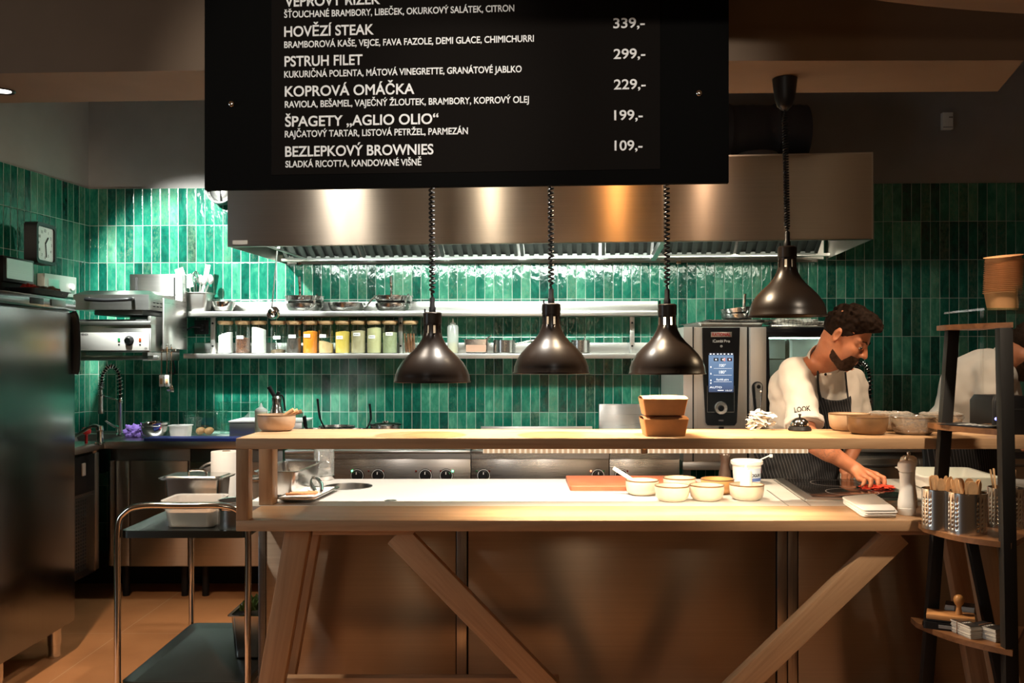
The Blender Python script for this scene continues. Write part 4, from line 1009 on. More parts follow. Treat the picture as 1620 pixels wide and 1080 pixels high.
for s__, v, hgt in (('100°', 0.645, 0.016), ('180°', 0.475, 0.017), ('Rychlá pára', 0.300, 0.011)):
    text(s__, lit, scn, (sx(0.56), -0.0130, sz(v)), height=hgt, align='CENTER', bold=0.02)
mb = MB()
for v in (0.60, 0.43, 0.26): mb.box((sx(0.20), -0.0129, sz(v)), (sx(0.93), -0.0126, sz(v + 0.008)))
mb.build('slider_line', lit, scn)
mb = MB()
for v in (0.62, 0.45, 0.28, 0.21): mb.box((sx(0.06), -0.0129, sz(v)), (sx(0.11), -0.0126, sz(v + 0.04)))
mb.build('row_icons', lit, scn)
text('AUTO', lit, scn, (sx(0.03), -0.0130, sz(0.10)), width=sh * 0.5, height=0.011, bold=0.02)
text('10:37', lit, scn, (sx(0.68), -0.0130, sz(0.025)), width=sh * 0.27, height=0.008)
MB().box((sx(0.36), -0.0130, sz(0.035)), (sx(0.60), -0.0126, sz(0.055))).build('bar_mark', lit, scn)
kc = Matrix.Translation((oxp(1139.5), -0.010, ozp(645))) @ Mcp
kn = MB().lathe([(0.018, 0.012), (0.034, 0.014), (0.037, 0.009), (0.037, 0.0), (0.018, 0.0)], 40, M=kc).build('dial_ring', M['steel_soft'], cpn)
MB().lathe([(0, 0.022), (0.013, 0.022), (0.017, 0.016), (0.018, 0.0)], 32, M=kc).build('dial_knob', M['gloss_black'], kn)
mb = MB()
for z0_, z1_, x0_, x1_ in ((652, 651, 1118.5, 1131), (652, 651, 1147, 1161)): mb.box((oxp(x0_), -0.0106, ozp(z0_)), (oxp(x1_), -0.010, ozp(z1_)))
mb.box((oxp(1118.2), -0.0106, ozp(652)), (oxp(1118.8), -0.010, ozp(610))).box((oxp(1160.6), -0.0106, ozp(652)), (oxp(1161.2), -0.010, ozp(610)))
mb.build('panel_line', M['steel_dark'], cpn)
MB().box((oxp(1136), -0.0108, ozp(666)), (oxp(1144), -0.010, ozp(663.5))).build('usb_cover', plain('grey_cover', (0.12, 0.12, 0.13), 0.4), cpn)
MB().box((oxp(1137), -0.006, ozp(679)), (oxp(1145), 0.0, ozp(674.5)), 0.001).build('rating_plate', M['black'], ov)
# door: steel stile, black framed window
dr = MB().box((oxp(1184.5), -0.035, 0.0), (oxp(1210), 0.05, oh - 0.002), 0.004).build('door_stile', M['steel_oven'], ov)
MB().box((oxp(1182), 0.0, 0), (oxp(1184.5), 0.04, oh)).build('door_gap', M['black_matt'], ov)
mb = MB(); xd0, xd1 = oxp(1210), OW
mb.box((xd0, -0.033, oh - 0.058), (xd1, 0.045, oh - 0.003), 0.003).box((xd0, -0.033, 0), (xd1, 0.045, 0.07), 0.003)
mb.loft([[(xd0, -0.033, 0.07), (xd0 + 0.026, -0.033, 0.07), (xd0 + 0.026, 0.045, 0.07), (xd0, 0.045, 0.07)], [(xd0, -0.033, oh - 0.058), (xd0 + 0.014, -0.033, oh - 0.058), (xd0 + 0.014, 0.045, oh - 0.058), (xd0, 0.045, oh - 0.058)]])
mb.box((xd1 - 0.03, -0.033, 0.07), (xd1, 0.045, oh - 0.058)); mb.build('door_frame', M['gloss_black'], ov)
MB().box((xd0 + 0.012, -0.020, 0.065), (xd1 - 0.028, -0.014, oh - 0.055)).build('door_glass', M['glass_green'], ov)
mb = MB()
for q in range(5): mb.box((xd0 + 0.02, 0.10, 0.15 + q * 0.105), (xd1 - 0.04, 0.70, 0.156 + q * 0.105))
mb.box((xd0 + 0.14, 0.09, 0.08), (xd0 + 0.15, 0.70, oh - 0.06)).box((xd0 + 0.155, 0.09, 0.08), (xd0 + 0.165, 0.70, oh - 0.06))
mb.build('rack', M['chrome'], ov)
MB().box((xd0 + 0.02, 0.70, 0.08), (xd1 - 0.03, 0.71, oh - 0.06)).build('cavity_wall', M['steel_soft'], ov)
MB().box((xd0 + 0.03, 0.10, oh - 0.062), (xd1 - 0.05, 0.20, oh - 0.055)).build('oven_lamp', emitter('oven_lamp_glow', (0.9, 1.0, 0.95), 30.0), ov)
# handle
hz0, hz1 = ozp(652), ozp(603)
def capsule(mb, cx, z0, z1, r0, r1, y0, y1, n=14):
    pts = [(cx + r1 * cos(a), z1 - r1 + r1 * sin(a)) for a in [pi * k / n for k in range(n + 1)]] + [(cx + r0 * cos(a), z0 + r0 + r0 * sin(a)) for a in [pi + pi * k / n for k in range(n + 1)]]
    return mb.loft([[(x, z, -y0) for x, z in pts], [(x, z, -y1) for x, z in pts]], M=Mcp)
hx = oxp(1195)
hn = capsule(MB(), hx, hz0, hz1, 0.018, 0.030, -0.036, -0.047).build('handle_plate', M['black'], ov)
capsule(MB(), hx + 0.001, hz0 + 0.008, hz1 - 0.006, 0.010, 0.020, -0.047, -0.066).build('handle', M['steel_soft'], hn)
MB().lathe([(0, 0.068), (0.009, 0.068), (0.011, 0.066), (0.011, 0.06)], 24, M=Matrix.Translation((hx + 0.001, 0, hz1 - 0.028)) @ Mcp).build('handle_button', M['black'], hn)
# stand under the oven
st = thing('oven_stand', 'steel stand carrying the combi oven behind the counter', 'stand', (ox0, OD + 0.02, 0))
MB().box((0, 0, oz0 - 0.05), (OW, 0.75, oz0 - 0.001), 0.003).build('top_frame', M['steel'], st)
for x in (0.03, OW - 0.03):
    for y in (0.04, 0.70): MB().box((x - 0.02, y - 0.02, 0), (x + 0.02, y + 0.02, oz0 - 0.05)).build('leg', M['steel_v'], st)
MB().box((0.03, 0.03, 0.40), (OW - 0.03, 0.72, 0.43)).build('shelf_board', M['steel'], st)
# things on the oven
q = at(1143, 512, 5.35); t = thing('baking_tray', 'wide shallow steel tray lying on the left of the combi oven', 'tray', (q.x, 5.36, oz1 + 0.001), R(4))
gn_pan(MB(), 0.42, 0.40, 0.028, fl=0.02, taper=0.01).build('tray_body', M['pan'], t)
t = thing('baking_tray', 'second steel tray resting crosswise on the first tray, pans on it', 'tray', (q.x + 0.09, 5.40, oz1 + 0.030), R(-3))
gn_pan(MB(), 0.40, 0.36, 0.016, fl=0.02, taper=0.008).build('tray_body', M['pan'], t)
for k in range(2):
    q = at(1166, 500, 5.33)
    t = thing('frying_pan', ('lower' if k == 0 else 'upper') + ' of the two steel pans piled on the combi oven trays', 'frying pan', (q.x, 5.33, oz1 + 0.047 + 0.036 * k), R(5), 'frying pans on the oven')
    r, h = 0.092, 0.035
    MB().lathe([(0, 0), (r * 0.8, 0), (r * 0.95, h * 0.3), (r, h), (r + 0.004, h + 0.001), (r - 0.003, h), (r * 0.92, h * 0.3), (0, 0.004)], 40, M=Matrix.Rotation(R(-6 * k), 4, 'Y')).build('pan_body', M['pan'], t)
    Mz = Matrix.Rotation(R(-80 - 8 * k), 4, 'Z')
    MB().tube(catmull([(r * 0.95, 0, h * 0.6), (r + 0.02, 0, h), (r + 0.035, 0, h + (0.075 if k else 0.02))], 6), [0.008] * 6 + [0.011] * 7, 10, M=Mz, flat=0.6).build('handle', M['chrome'], t)
q = at(1265, 512, 5.38); t = thing('wire_rack', 'flat wire rack on the right half of the combi oven', 'rack', (q.x, 5.38, oz1 + 0.001))
mb = MB()
for k in range(12): mb.cyl((-0.20 + 0.036 * k, -0.15, 0.006), (-0.20 + 0.036 * k, 0.15, 0.006), 0.003, seg=6)
mb.tube([(-0.21, -0.155, 0.008), (0.21, -0.155, 0.008), (0.21, 0.155, 0.008), (-0.21, 0.155, 0.008)], 0.005, 6, closed=True); mb.build('rack_grid', M['chrome'], t)
o = crumple('folded_towel', stripes('grey_striped_towel', (0.55, 0.52, 0.46), (0.25, 0.24, 0.22), 0.02, 0.25), (0, 0, 0), (0.17, 0.10, 0.026), 9, amp=0.4, loc=(q.x - 0.01, 5.38, oz1 + 0.015))
tag(o, 'rumpled grey striped kitchen towel lying on the combi oven', 'towel')

# ================================================================ RIGHT REAR BENCH with spring tap
BD = 5.15; bx0, bx1 = Xp(1326, BD), 3.15
t = thing('refrigerated_counter', 'steel fridge counter along the wall on the right behind the cooks', 'cabinet', (bx0, BD, 0))
MB().box((0, 0.02, 0.12), (bx1 - bx0, 0.70, WZ - 0.045), 0.002).build('body', M['steel_dark'], t)
MB().box((0, -0.015, WZ - 0.045), (bx1 - bx0, 0.70, WZ - 0.005), 0.003).build('worktop', M['steel'], t)
k = 0; x = 0.01
while x < bx1 - bx0 - 0.3:
    d_ = MB().box((x, 0, 0.14), (x + 0.44, 0.02, WZ - 0.085), 0.002).build('door', M['steel_panel'], t)
    MB().box((x + 0.05, -0.006, WZ - 0.13), (x + 0.39, 0.0, WZ - 0.115), 0.002).build('handle', M['steel_dark'], d_)
    x += 0.45
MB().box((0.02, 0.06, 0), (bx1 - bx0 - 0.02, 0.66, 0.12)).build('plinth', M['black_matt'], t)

def spring_tap(name, label, base, height, reach, ang, spray_drop):
    t = thing(name, label, 'tap', base, ang)
    MB().lathe([(0, 0), (0.026, 0), (0.026, 0.010), (0.018, 0.016), (0.016, height * 0.46), (0.019, height * 0.47), (0.019, height * 0.52), (0, height * 0.53)], 24).build('riser', M['chrome'], t)
    arc = catmull([(0, 0, height * 0.50), (0, 0, height * 0.74), (reach * 0.12, 0, height * 0.92), (reach * 0.5, 0, height * 1.0), (reach * 0.88, 0, height * 0.90), (reach * 0.98, 0, height * 0.74), (reach, 0, height * 0.66)], 14)
    MB().tube(arc, 0.0085, 10).build('hose', M['black'], t)
    # the coil around the hose
    pts = []; n = len(arc); turns = 24; tot = turns * 10
    for i in range(tot + 1):
        f = i / tot * (n - 1); a = int(min(f, n - 2)); p = arc[a].lerp(arc[a + 1], f - a)
        tg = (arc[a + 1] - arc[a]).normalized(); u = Vector((0, 1, 0)); v = tg.cross(u)
        an = 2 * pi * i / 10; pts.append(p + (u * cos(an) + v * sin(an)) * 0.0165)
    MB().tube(pts, 0.0032, 6).build('spring', M['chrome'], t)
    e = arc[-1]
    MB().lathe([(0, 0.01), (0.010, 0.01), (0.012, -0.02), (0.015, -0.05), (0.015, -spray_drop), (0.019, -spray_drop - 0.012), (0.017, -spray_drop - 0.03), (0, -spray_drop - 0.03)], 20, c=e).build('spray_head', M['steel_soft'], t)
    MB().tube([(0, 0, height * 0.50), (reach - 0.004, 0, height * 0.58)], 0.0055, 8).tube([(e.x + 0.019 * cos(a), 0.019 * sin(a), height * 0.58) for a in [2 * pi * k / 14 for k in range(14)]], 0.0045, 6, closed=True).build('holder_arm', M['chrome'], t)
    MB().tube([(0.0, 0.0, 0.05), (-0.02, -0.045, 0.06), (-0.055, -0.10, 0.10)], [0.010, 0.010, 0.007], 8, flat=0.7).build('lever', M['chrome'], t)
    return t
p = at(190, 692, 5.72)
spring_tap('spring_tap', 'tall chrome spring tap at the left sink below the grill', (p.x, 5.72, WZ), 0.435, -0.115, R(6), 0.12)
p = at(1381, 680, 5.45)
spring_tap('spring_tap', 'tall chrome spring tap behind the bearded cook, right of the oven', (p.x, 5.50, WZ - 0.005), 0.46, -0.10, R(0), 0.10)
# low lever tap with the red knob, nearer at the left
p = at(158, 704, 5.12); t = thing('lever_tap', 'low swivel tap with bent spout and red topped valve near the freezer', 'tap', (p.x, 5.12, WZ))
MB().lathe([(0, 0), (0.030, 0), (0.030, 0.008), (0.018, 0.014), (0.016, 0.075), (0.020, 0.080), (0.018, 0.105), (0, 0.108)], 20).build('riser', M['chrome'], t)
MB().tube(catmull([(0.0, 0, 0.098), (-0.04, -0.0, 0.104), (-0.08, 0, 0.085), (-0.13, 0.01, 0.055), (-0.16, 0.02, 0.05)], 6), 0.011, 10).build('spout', M['chrome'], t)
kr = MB().lathe([(0, 0.0), (0.008, 0.0), (0.008, 0.05), (0.024, 0.058), (0.026, 0.075), (0.020, 0.090), (0, 0.094)], 20, c=(-0.105, 0.06, 0.0)).build('red_valve', M['red'], t); kr['label'] = 'red valve knob'

# ================================================================ THINGS ON THE LEFT WORKTOP
def onw(px, d): q = at(px, CY, d); return Vector((q.x, d, WZ + 0.001))
bowl_pf = [(0, 0), (0.06, 0), (0.082, 0.014), (0.10, 0.05), (0.104, 0.082), (0.109, 0.083), (0.101, 0.078), (0.094, 0.048), (0.076, 0.016), (0, 0.006)]
for k in range(2):
    t = thing('mixing_bowl', 'polished steel mixing bowl by the left sink, ' + ('lower one of the nested pair' if k == 0 else 'upper one nested inside the other'), 'bowl', onw(245, 5.58) + Vector((0, 0, 0.018 * k)), 0, 'nested bowls by the sink')
    MB().lathe([(r * (0.82 - 0.02 * k), z * (0.88 + 0.02 * k)) for r, z in bowl_pf], 44).build('bowl_body', M['chrome'], t)
o = crumple('cleaning_cloth', plain('violet_cloth', (0.20, 0.12, 0.42), 0.9, bmp=0.0006, bscale=200), (0, 0, 0), (0.052, 0.04, 0.044), 21, 0.45, loc=onw(211, 5.60)); tag(o, 'crumpled violet cleaning cloth beside the nested steel bowls', 'cloth')
t = thing('plastic_tub', 'milky plastic tub between steel bowls and egg container', 'tub', onw(286, 5.56))
mb = MB(); mb.loft([rrect(0.105, 0.09, 0.02, 0), rrect(0.12, 0.105, 0.025, 0.07), rrect(0.13, 0.115, 0.025, 0.072), rrect(0.13, 0.115, 0.025, 0.076), rrect(0.115, 0.10, 0.025, 0.074), rrect(0.10, 0.085, 0.02, 0.004)]); mb.build('tub_body', M['tub'], t)
o = MB().box((-0.07, -0.012, 0), (0.07, 0.012, 0.010), 0.003).build('knife_handle', M['red'], loc=onw(287, 5.475), rz=R(0)); o.name = 'knife'; tag(o, 'red handled knife lying behind the blue cutting board', 'knife')
t = thing('cutting_board', 'blue plastic cutting board at the front edge of the left worktop', 'cutting board', (Xp(316, 5.40) - 0.02, 5.385, WZ + 0.001))
mb = MB(); mb.loft([rrect(0.56, 0.15, 0.012, 0), rrect(0.56, 0.15, 0.012, 0.016)]); mb.build('board', M['board_blue'], t)
t = thing('food_container', 'clear gastronorm container holding two brown eggs', 'container', onw(325, 5.765))
mb = MB(); a = 0.205
mb.loft([rrect(0.19, 0.21, 0.02, 0.003), rrect(0.225, 0.24, 0.03, 0.145), rrect(0.285, 0.27, 0.03, 0.150), rrect(0.285, 0.27, 0.03, 0.154)], cap0=True, cap1=False); mb.build('container_body', M['glass_green'], t)
for k, (px, d) in enumerate(((317.5, 5.70), (331, 5.70))):
    q = onw(px, d); o = MB().lathe([(0.0235 * sin(pi * i / 14) * (1 + 0.09 * cos(pi * i / 14)), -0.030 * cos(pi * i / 14)) if 0 < i < 14 else (0, -0.030 * cos(pi * i / 14)) for i in range(15)], 24, M=Matrix.Translation((0, 0, 0.0245)) @ Matrix.Rotation(R(75), 4, 'Y')).build('egg', plain('brown_egg_%d' % k, (0.40, 0.15, 0.06), 0.6, var=0.08, vscale=80), loc=q + Vector((0, 0, 0.004)))
    tag(o, ('left' if k == 0 else 'right') + ' brown hen egg of the pair in the clear container', 'egg', 'eggs in the clear container')
t = thing('glass_lid_stand', 'second clear container standing behind the egg container', 'container', onw(384, 5.845))
mb = MB(); mb.loft([rrect(0.26, 0.12, 0.02, 0.003), rrect(0.29, 0.14, 0.03, 0.20), rrect(0.31, 0.15, 0.03, 0.204)], cap0=True, cap1=False); mb.build('container_body', M['glass_green'], t); t.name = 'food_container'
# ================================================================ THE PASS: wooden counter, shelf, trestle
YF, YW, YB = 3.05, 3.35, 4.10
ZT, ZSH, TH = 0.8735, 1.149, 0.0366
XL, XR = -0.936, 2.42
ps = thing('pass_counter', 'long ash wood serving counter with raised pass shelf on trestle legs', 'counter', ((XL + XR) / 2, YF, 0))
ox = (XL + XR) / 2
PL = lambda x, y, z: (x - ox, y - YF, z)
MB().box(PL(XL, YF, ZT - TH), PL(XR, YW, ZT), 0.0025).build('counter_board', M['wood_x'], ps)
MB().box(PL(XL, YF, ZSH - TH), PL(XR, 3.44, ZSH), 0.0025).build('shelf_board', M['wood_x'], ps)
for x in (XL, XR - 0.042):
    MB().box(PL(x, YF + 0.0005, ZT), PL(x + 0.042, YF + 0.05, ZSH - TH), 0.002).build('post', M['wood_z'], ps)
for x in (XL - 0.012, XR - 0.055):
    MB().box(PL(x, 3.365, ZT), PL(x + 0.051, 3.438, ZSH - TH), 0.002).build('post', M['wood_z'], ps)
def plank(name, p0, p1, w, t, mat=M['wood_z']):
    """plank from p0 to p1 lying in a plane parallel to the front, w across, t deep; grain along it"""
    p0, p1 = Vector(PL(*p0)), Vector(PL(*p1)); d = p1 - p0; L_ = d.length; d.normalize()
    b = Vector((0, 1, 0)); a = b.cross(d)
    o = MB().box((-w / 2, -t / 2, 0), (w / 2, t / 2, L_), 0.003).build(name, mat, ps)
    o.matrix_local = Matrix(((a.x, b.x, d.x, p0.x), (a.y, b.y, d.y, p0.y), (a.z, b.z, d.z, p0.z), (0, 0, 0, 1))); return o
zl = ZT - TH - 0.022
plank('leg', (-0.887, 3.125, 0.0), (-0.740, 3.125, ZT - TH - 0.001), 0.086, 0.050)
plank('leg', (-0.887, 3.310, 0.0), (-0.740, 3.310, ZT - TH - 0.001), 0.086, 0.050)
plank('leg', (1.735, 3.125, 0.0), (1.585, 3.125, ZT - TH - 0.001), 0.086, 0.050)
plank('leg', (1.735, 3.310, 0.0), (1.585, 3.310, ZT - TH - 0.001), 0.086, 0.050)
plank('brace', (0.385, 3.125, 0.0), (-0.405, 3.125, zl), 0.085, 0.045)
plank('brace', (0.470, 3.130, 0.0), (1.315, 3.130, zl), 0.085, 0.045)
mb = MB().prism([(-0.690, -(ZT - TH)), (-0.330, -(ZT - TH)), (-0.352, -zl), (-0.690, -zl)], 0, 0.05); o = mb.build('top_rail', M['wood_x'], ps); o.matrix_local = Matrix.Translation(PL(0, 3.152, 0)) @ Matrix(((1, 0, 0, 0), (0, 0, -1, 0), (0, -1, 0, 0), (0, 0, 0, 1)))
mb = MB().prism([(1.525, -(ZT - TH)), (1.225, -(ZT - TH)), (1.250, -zl), (1.525, -zl)], 0, 0.05); o = mb.build('top_rail', M['wood_x'], ps); o.matrix_local = Matrix.Translation(PL(0, 3.152, 0)) @ Matrix(((1, 0, 0, 0), (0, 0, -1, 0), (0, -1, 0, 0), (0, 0, 0, 1)))
MB().box(PL(-0.84, 3.20, 0.235), PL(0.155, 3.24, 0.293), 0.003).build('bottom_rail', M['wood_x'], ps)

# light bar under the shelf
lx0, lx1 = Xp(764, 3.16), Xp(1278, 3.16); lz = Zp(717, 3.16)
lb = thing('led_light_bar', 'lit LED light bar mounted under the wooden pass shelf', 'light bar', ((lx0 + lx1) / 2, 3.16, lz)); hw = (lx1 - lx0) / 2
MB().box((-hw, 0.004, 0.003), (hw, 0.04, ZSH - TH - lz - 0.001), 0.002).build('housing', M['steel_soft'], lb)
m, nt, b = new_mat('led_dots'); M['led'] = m
g_ = nt.nodes.new('ShaderNodeTexCoord'); s_ = nt.nodes.new('ShaderNodeSeparateXYZ'); nt.links.new(g_.outputs['Object'], s_.inputs[0])
fr = math_(nt, 'FRACT', math_(nt, 'DIVIDE', s_.outputs[0], 0.0185)); ds = math_(nt, 'ABSOLUTE', math_(nt, 'SUBTRACT', fr, 0.5))
nt.links.new(ramp(nt, ds, [(0.10, (1.0, 0.83, 0.60)), (0.30, (0.62, 0.40, 0.22))]), b.inputs['Emission Color']); b.inputs['Emission Strength'].default_value = 0.95; b.inputs['Base Color'].default_value = (0.12, 0.09, 0.06, 1)
MB().box((-hw, -0.004, 0.001), (hw, 0.004, 0.0145), 0.001).build('diffuser', M['led'], lb)
MB().box((Xp(1019, 3.16) - (lx0 + lx1) / 2 - 0.012, -0.006, -0.001), (Xp(1019, 3.16) - (lx0 + lx1) / 2 + 0.012, 0.02, 0.018), 0.001).build('clip', M['steel_soft'], lb)
ll = light('light_bar_light', 'AREA', ((lx0 + lx1) / 2, 3.20, lz - 0.004), 12, (1.0, 0.80, 0.55), ((lx0 + lx1) / 2, 3.24, 0.0), shape='RECTANGLE', size=hw * 2, size_y=0.03)

# ================================================================ STEEL TABLE behind the wood, with a drop-in hole and front panels
TX0, TX1 = -1.006, 2.42
tb = thing('steel_table', 'stainless steel work table behind the wooden counter with brushed front panels', 'table', ((TX0 + TX1) / 2, YW, 0)); tcx = (TX0 + TX1) / 2
TL = lambda x, y, z: (x - tcx, y - YW, z)
hc = onz(551, 769, ZT); hx_, hy_, hr_ = hc.x, hc.y, 0.098; q = 0.13
mb = MB()
mb.box(TL(TX0, YW + 0.001, ZT - 0.04), TL(hx_ - q, YB, ZT - 0.001)).box(TL(hx_ + q, YW + 0.001, ZT - 0.04), TL(TX1, YB, ZT - 0.001)).box(TL(hx_ - q, YW + 0.001, ZT - 0.04), TL(hx_ + q, hy_ - q, ZT - 0.001)).box(TL(hx_ - q, hy_ + q, ZT - 0.04), TL(hx_ + q, YB, ZT - 0.001))
sq_ = []; ci = []
for k in range(48):
    a = 2 * pi * k / 48; m_ = max(abs(cos(a)), abs(sin(a)))
    sq_.append(TL(hx_ + q * cos(a) / m_, hy_ + q * sin(a) / m_, ZT - 0.001)); ci.append(TL(hx_ + hr_ * cos(a), hy_ + hr_ * sin(a), ZT - 0.001))
mb.loft([sq_, ci, [(x, y, z - 0.039) for x, y, z in ci]], cap0=False, cap1=False)
M['table_top'] = steel('work_table_steel', (0.68, 0.66, 0.63), 0.46, 0.2, brush='x', lines=0.00005)
M['table_top'].node_tree.nodes['Principled BSDF'].inputs['Metallic'].default_value = 0.35      # steel scratched dull by use
mb.build('table_top', M['table_top'], tb)
MB().lathe([(hr_ + 0.003, ZT - 0.001), (hr_ + 0.004, ZT + 0.0015), (hr_ - 0.002, ZT + 0.0015), (hr_ - 0.004, ZT - 0.004), (hr_ - 0.006, ZT - 0.34), (0, ZT - 0.34)], 48, c=TL(hx_, hy_, 0)).build('waste_chute', M['steel_dark'], tb)
p = onz(618, 791, ZT)
MB().lathe([(0, 0.002), (0.018, 0.002), (0.024, 0.0005), (0.024, -0.004)], 32, c=TL(p.x, p.y, ZT - 0.001)).build('cap', M['steel'], tb)
mb = MB()
for pa, pb in (((1224, 758.6), (1282, 799)), ((1213.5, 775), (1247, 799.5))):
    a, b_ = onz(*pa, ZT), onz(*pb, ZT); mb.bar(TL(a.x, a.y, ZT - 0.001), TL(b_.x, max(b_.y, YW + 0.006), ZT - 0.001), 0.005, 0.003)
mb.build('edge_strip', M['steel_soft'], tb)
PY = 3.55
pxp = lambda px: Xp(px, PY)
for a, b_ in ((421, 721), (741, 1227), (1263, 1712)):
    MB().box(TL(pxp(a), PY, 0.03), TL(pxp(b_), PY + 0.012, ZT - 0.04), 0.001).build('front_panel', M['steel_panel'], tb)
for a, b_ in ((722.5, 738.5), (1229, 1244.5), (1246, 1261)):
    MB().box(TL(pxp(a), PY - 0.006, 0.03), TL(pxp(b_), PY + 0.03, ZT - 0.04), 0.002).build('upright', M['steel_v'], tb)
MB().box(TL(pxp(421), PY + 0.014, 0.02), TL(TX1, PY + 0.03, ZT - 0.041)).build('backing', M['black_matt'], tb)
MB().box(TL(pxp(421) - 0.03, PY - 0.002, 0.0), TL(pxp(421) - 0.001, PY + 0.05, ZT - 0.041), 0.002).build('upright', M['steel_dark'], tb)
for x in (TX0 + 0.12, TX1 - 0.06):
    MB().box(TL(x - 0.02, YB - 0.06, 0), TL(x + 0.02, YB - 0.02, ZT - 0.04)).build('leg', M['steel_v'], tb)

# ================================================================ HEAT LAMPS
LD = 3.20
M['lamp'] = plain('bronzed_black_lacquer', (0.014, 0.009, 0.0065), 0.32, 0.0, spec=0.26)
M['lamp_in'] = plain('lamp_inner_white', (0.75, 0.55, 0.35), 0.4)
def heat_lamp(label, px, rim_py, cup_px, power, slot, turns_per_m, coil_r):
    z0 = Zp(rim_py, LD); x = Xp(px, LD); LY = LD
    t = thing('heat_lamp', label, 'heat lamp', (x, LY, z0), 0, 'pull-down heat lamps over the pass')
    prof = [(0.1345, 0.0), (0.1350, 0.003), (0.1325, 0.006), (0.1305, 0.024), (0.123, 0.045), (0.108, 0.070), (0.086, 0.094), (0.064, 0.114), (0.048, 0.134), (0.037, 0.155), (0.0325, 0.172), (0.0315, 0.199), (0.0315, 0.206), (0.033, 0.207), (0.033, 0.242), (0.028, 0.246), (0, 0.246)]
    mb = MB(); seg = 48; rings = []
    for r, z in prof:
        rings.append(mb._v([(0, 0, z)], None) if r == 0 else mb._v([(r * cos(2 * pi * (k + 0.5) / seg), r * sin(2 * pi * (k + 0.5) / seg), z) for k in range(seg)], None))
    for i, (a, b_) in enumerate(zip(rings, rings[1:])):
        for k in range(seg):
            j = (k + 1) % seg
            if i == 10 and k % 6 in (1, 2): continue        # ventilation slots in the neck
            if len(b_) == 1: mb._f((a[k], a[j], b_[0]))
            else: mb._f((a[k], a[j], b_[j], b_[k]))
    o = mb.build('lamp_shade', M['lamp'], t, angle=50)
    md = o.modifiers.new('solid', 'SOLIDIFY'); md.thickness = 0.0018; md.offset = -1
    MB().lathe([(0, 0.050), (0.030, 0.056), (0.040, 0.075), (0.034, 0.105), (0.018, 0.13), (0.016, 0.20), (0, 0.20)], 24).build('bulb', emitter('heat_bulb_%d' % px, (1.0, 0.72, 0.42), slot), t)
    MB().lathe([(0, 0.247), (0.012, 0.247), (0.012, 0.262), (0.009, 0.266), (0.009, 0.295), (0.006, 0.300), (0, 0.300)], 16).build('cable_gland', M['black'], t)
    MB().cyl((-0.026, 0.0, 0.245), (-0.026, 0, 0.258), 0.003, seg=8).build('switch', M['black'], t)
    cup_z = 2.398 - z0; cxo = Xp(cup_px, LD) - x
    MB().lathe([(0, cup_z - 0.112), (0.012, cup_z - 0.110), (0.026, cup_z - 0.095), (0.034, cup_z - 0.072), (0.040, cup_z - 0.03), (0.043, cup_z), (0, cup_z)], 32, c=(cxo, 0, 0)).build('ceiling_cup', M['black'], t)
    a, b_ = Vector((0, 0, 0.295)), Vector((cxo, 0, cup_z - 0.108)); L_ = (b_ - a).length
    n = int(L_ * turns_per_m); pts = [a]
    for i in range(n * 10 + 1):
        f = i / (n * 10); an = 2 * pi * i / 10; e = min(1, f * 30, (1 - f) * 14)
        pts.append(a.lerp(b_, 0.01 + 0.98 * f) + Vector((cos(an), sin(an), 0)) * coil_r * e)
    pts.append(b_)
    MB().tube(pts, 0.0036, 6).build('spiral_cable', M['black'], t)
    light('heat_lamp_light', 'SPOT', (x, LY, z0 + 0.045), power, (1.0, 0.72, 0.42), (x, LY, 0), spot_size=R(140), spot_blend=0.6, shadow_soft_size=0.035)
    return t
heat_lamp('leftmost dark bronze heat lamp, hanging lowest over the pass', 684, 604.5, 682, 9, 0.5, 62, 0.0085)
heat_lamp('second heat lamp from the left over the middle of the pass', 872, 590.5, 871, 13, 0.6, 62, 0.0085)
heat_lamp('heat lamp with brightly lit neck slots above the takeout boxes', 1055.5, 591.5, 1054, 42, 14.0, 62, 0.0085)
heat_lamp('rightmost heat lamp, hanging highest from a visible black ceiling cup', 1245.5, 500.5, 1241.5, 20, 0.6, 105, 0.0075)

# ================================================================ MENU BOARD
bl, br_ = at(323.5, CY, 2.95), at(1153, CY, 2.826)
BA = math.atan2(br_.y - bl.y, br_.x - bl.x); BL = (Vector((br_.x, br_.y)) - Vector((bl.x, bl.y))).length; BZ = 1.962
mbd = thing('menu_board', 'big black hanging menu board with white dish names and prices', 'menu board', (bl.x, bl.y, BZ), BA)
be = Vector((cos(BA), sin(BA))); bn = Vector((sin(BA), -cos(BA)))
def bp(px, py):
    k = (px - CX) / F; d = (bl.x * bn.x + bl.y * bn.y) / (k * bn.x + bn.y)
    return ((Vector((k * d, d)) - Vector((bl.x, bl.y))).dot(be), ZC - (py - CY) / F * d - BZ)
M['board'] = plain('black_board', (0.0030, 0.0028, 0.0025), 0.9, spec=0.06)
M['poster'] = plain('black_poster', (0.0065, 0.0050, 0.0040), 0.9, spec=0.08)
MB().box((0, 0, 0), (BL, 0.022, 0.92), 0.001).build('back_panel', M['board'], mbd)
(x0, z0), (x1, z1) = bp(430, 277.5), bp(1044, 267)
po = MB().box((x0, -0.003, (z0 + z1) / 2), (x1, -0.0002, 0.90)).build('poster', M['poster'], mbd)
for px, py in ((367, 165), (1105.5, 148)):
    u, v = bp(px, py)
    MB().lathe([(0, 0.012), (0.0055, 0.012), (0.0095, 0.009), (0.011, 0.004), (0.011, 0.0)], 24, M=Matrix.Translation((u, 0, v)) @ Matrix.Rotation(pi / 2, 4, 'X')).build('bolt', M['chrome'], mbd)
for px in (500, 980):
    u, _ = bp(px, 200); MB().box((u - 0.02, 0.022, 0.86), (u + 0.02, 0.035, 1.338)).build('hanger', M['iron'], mbd)
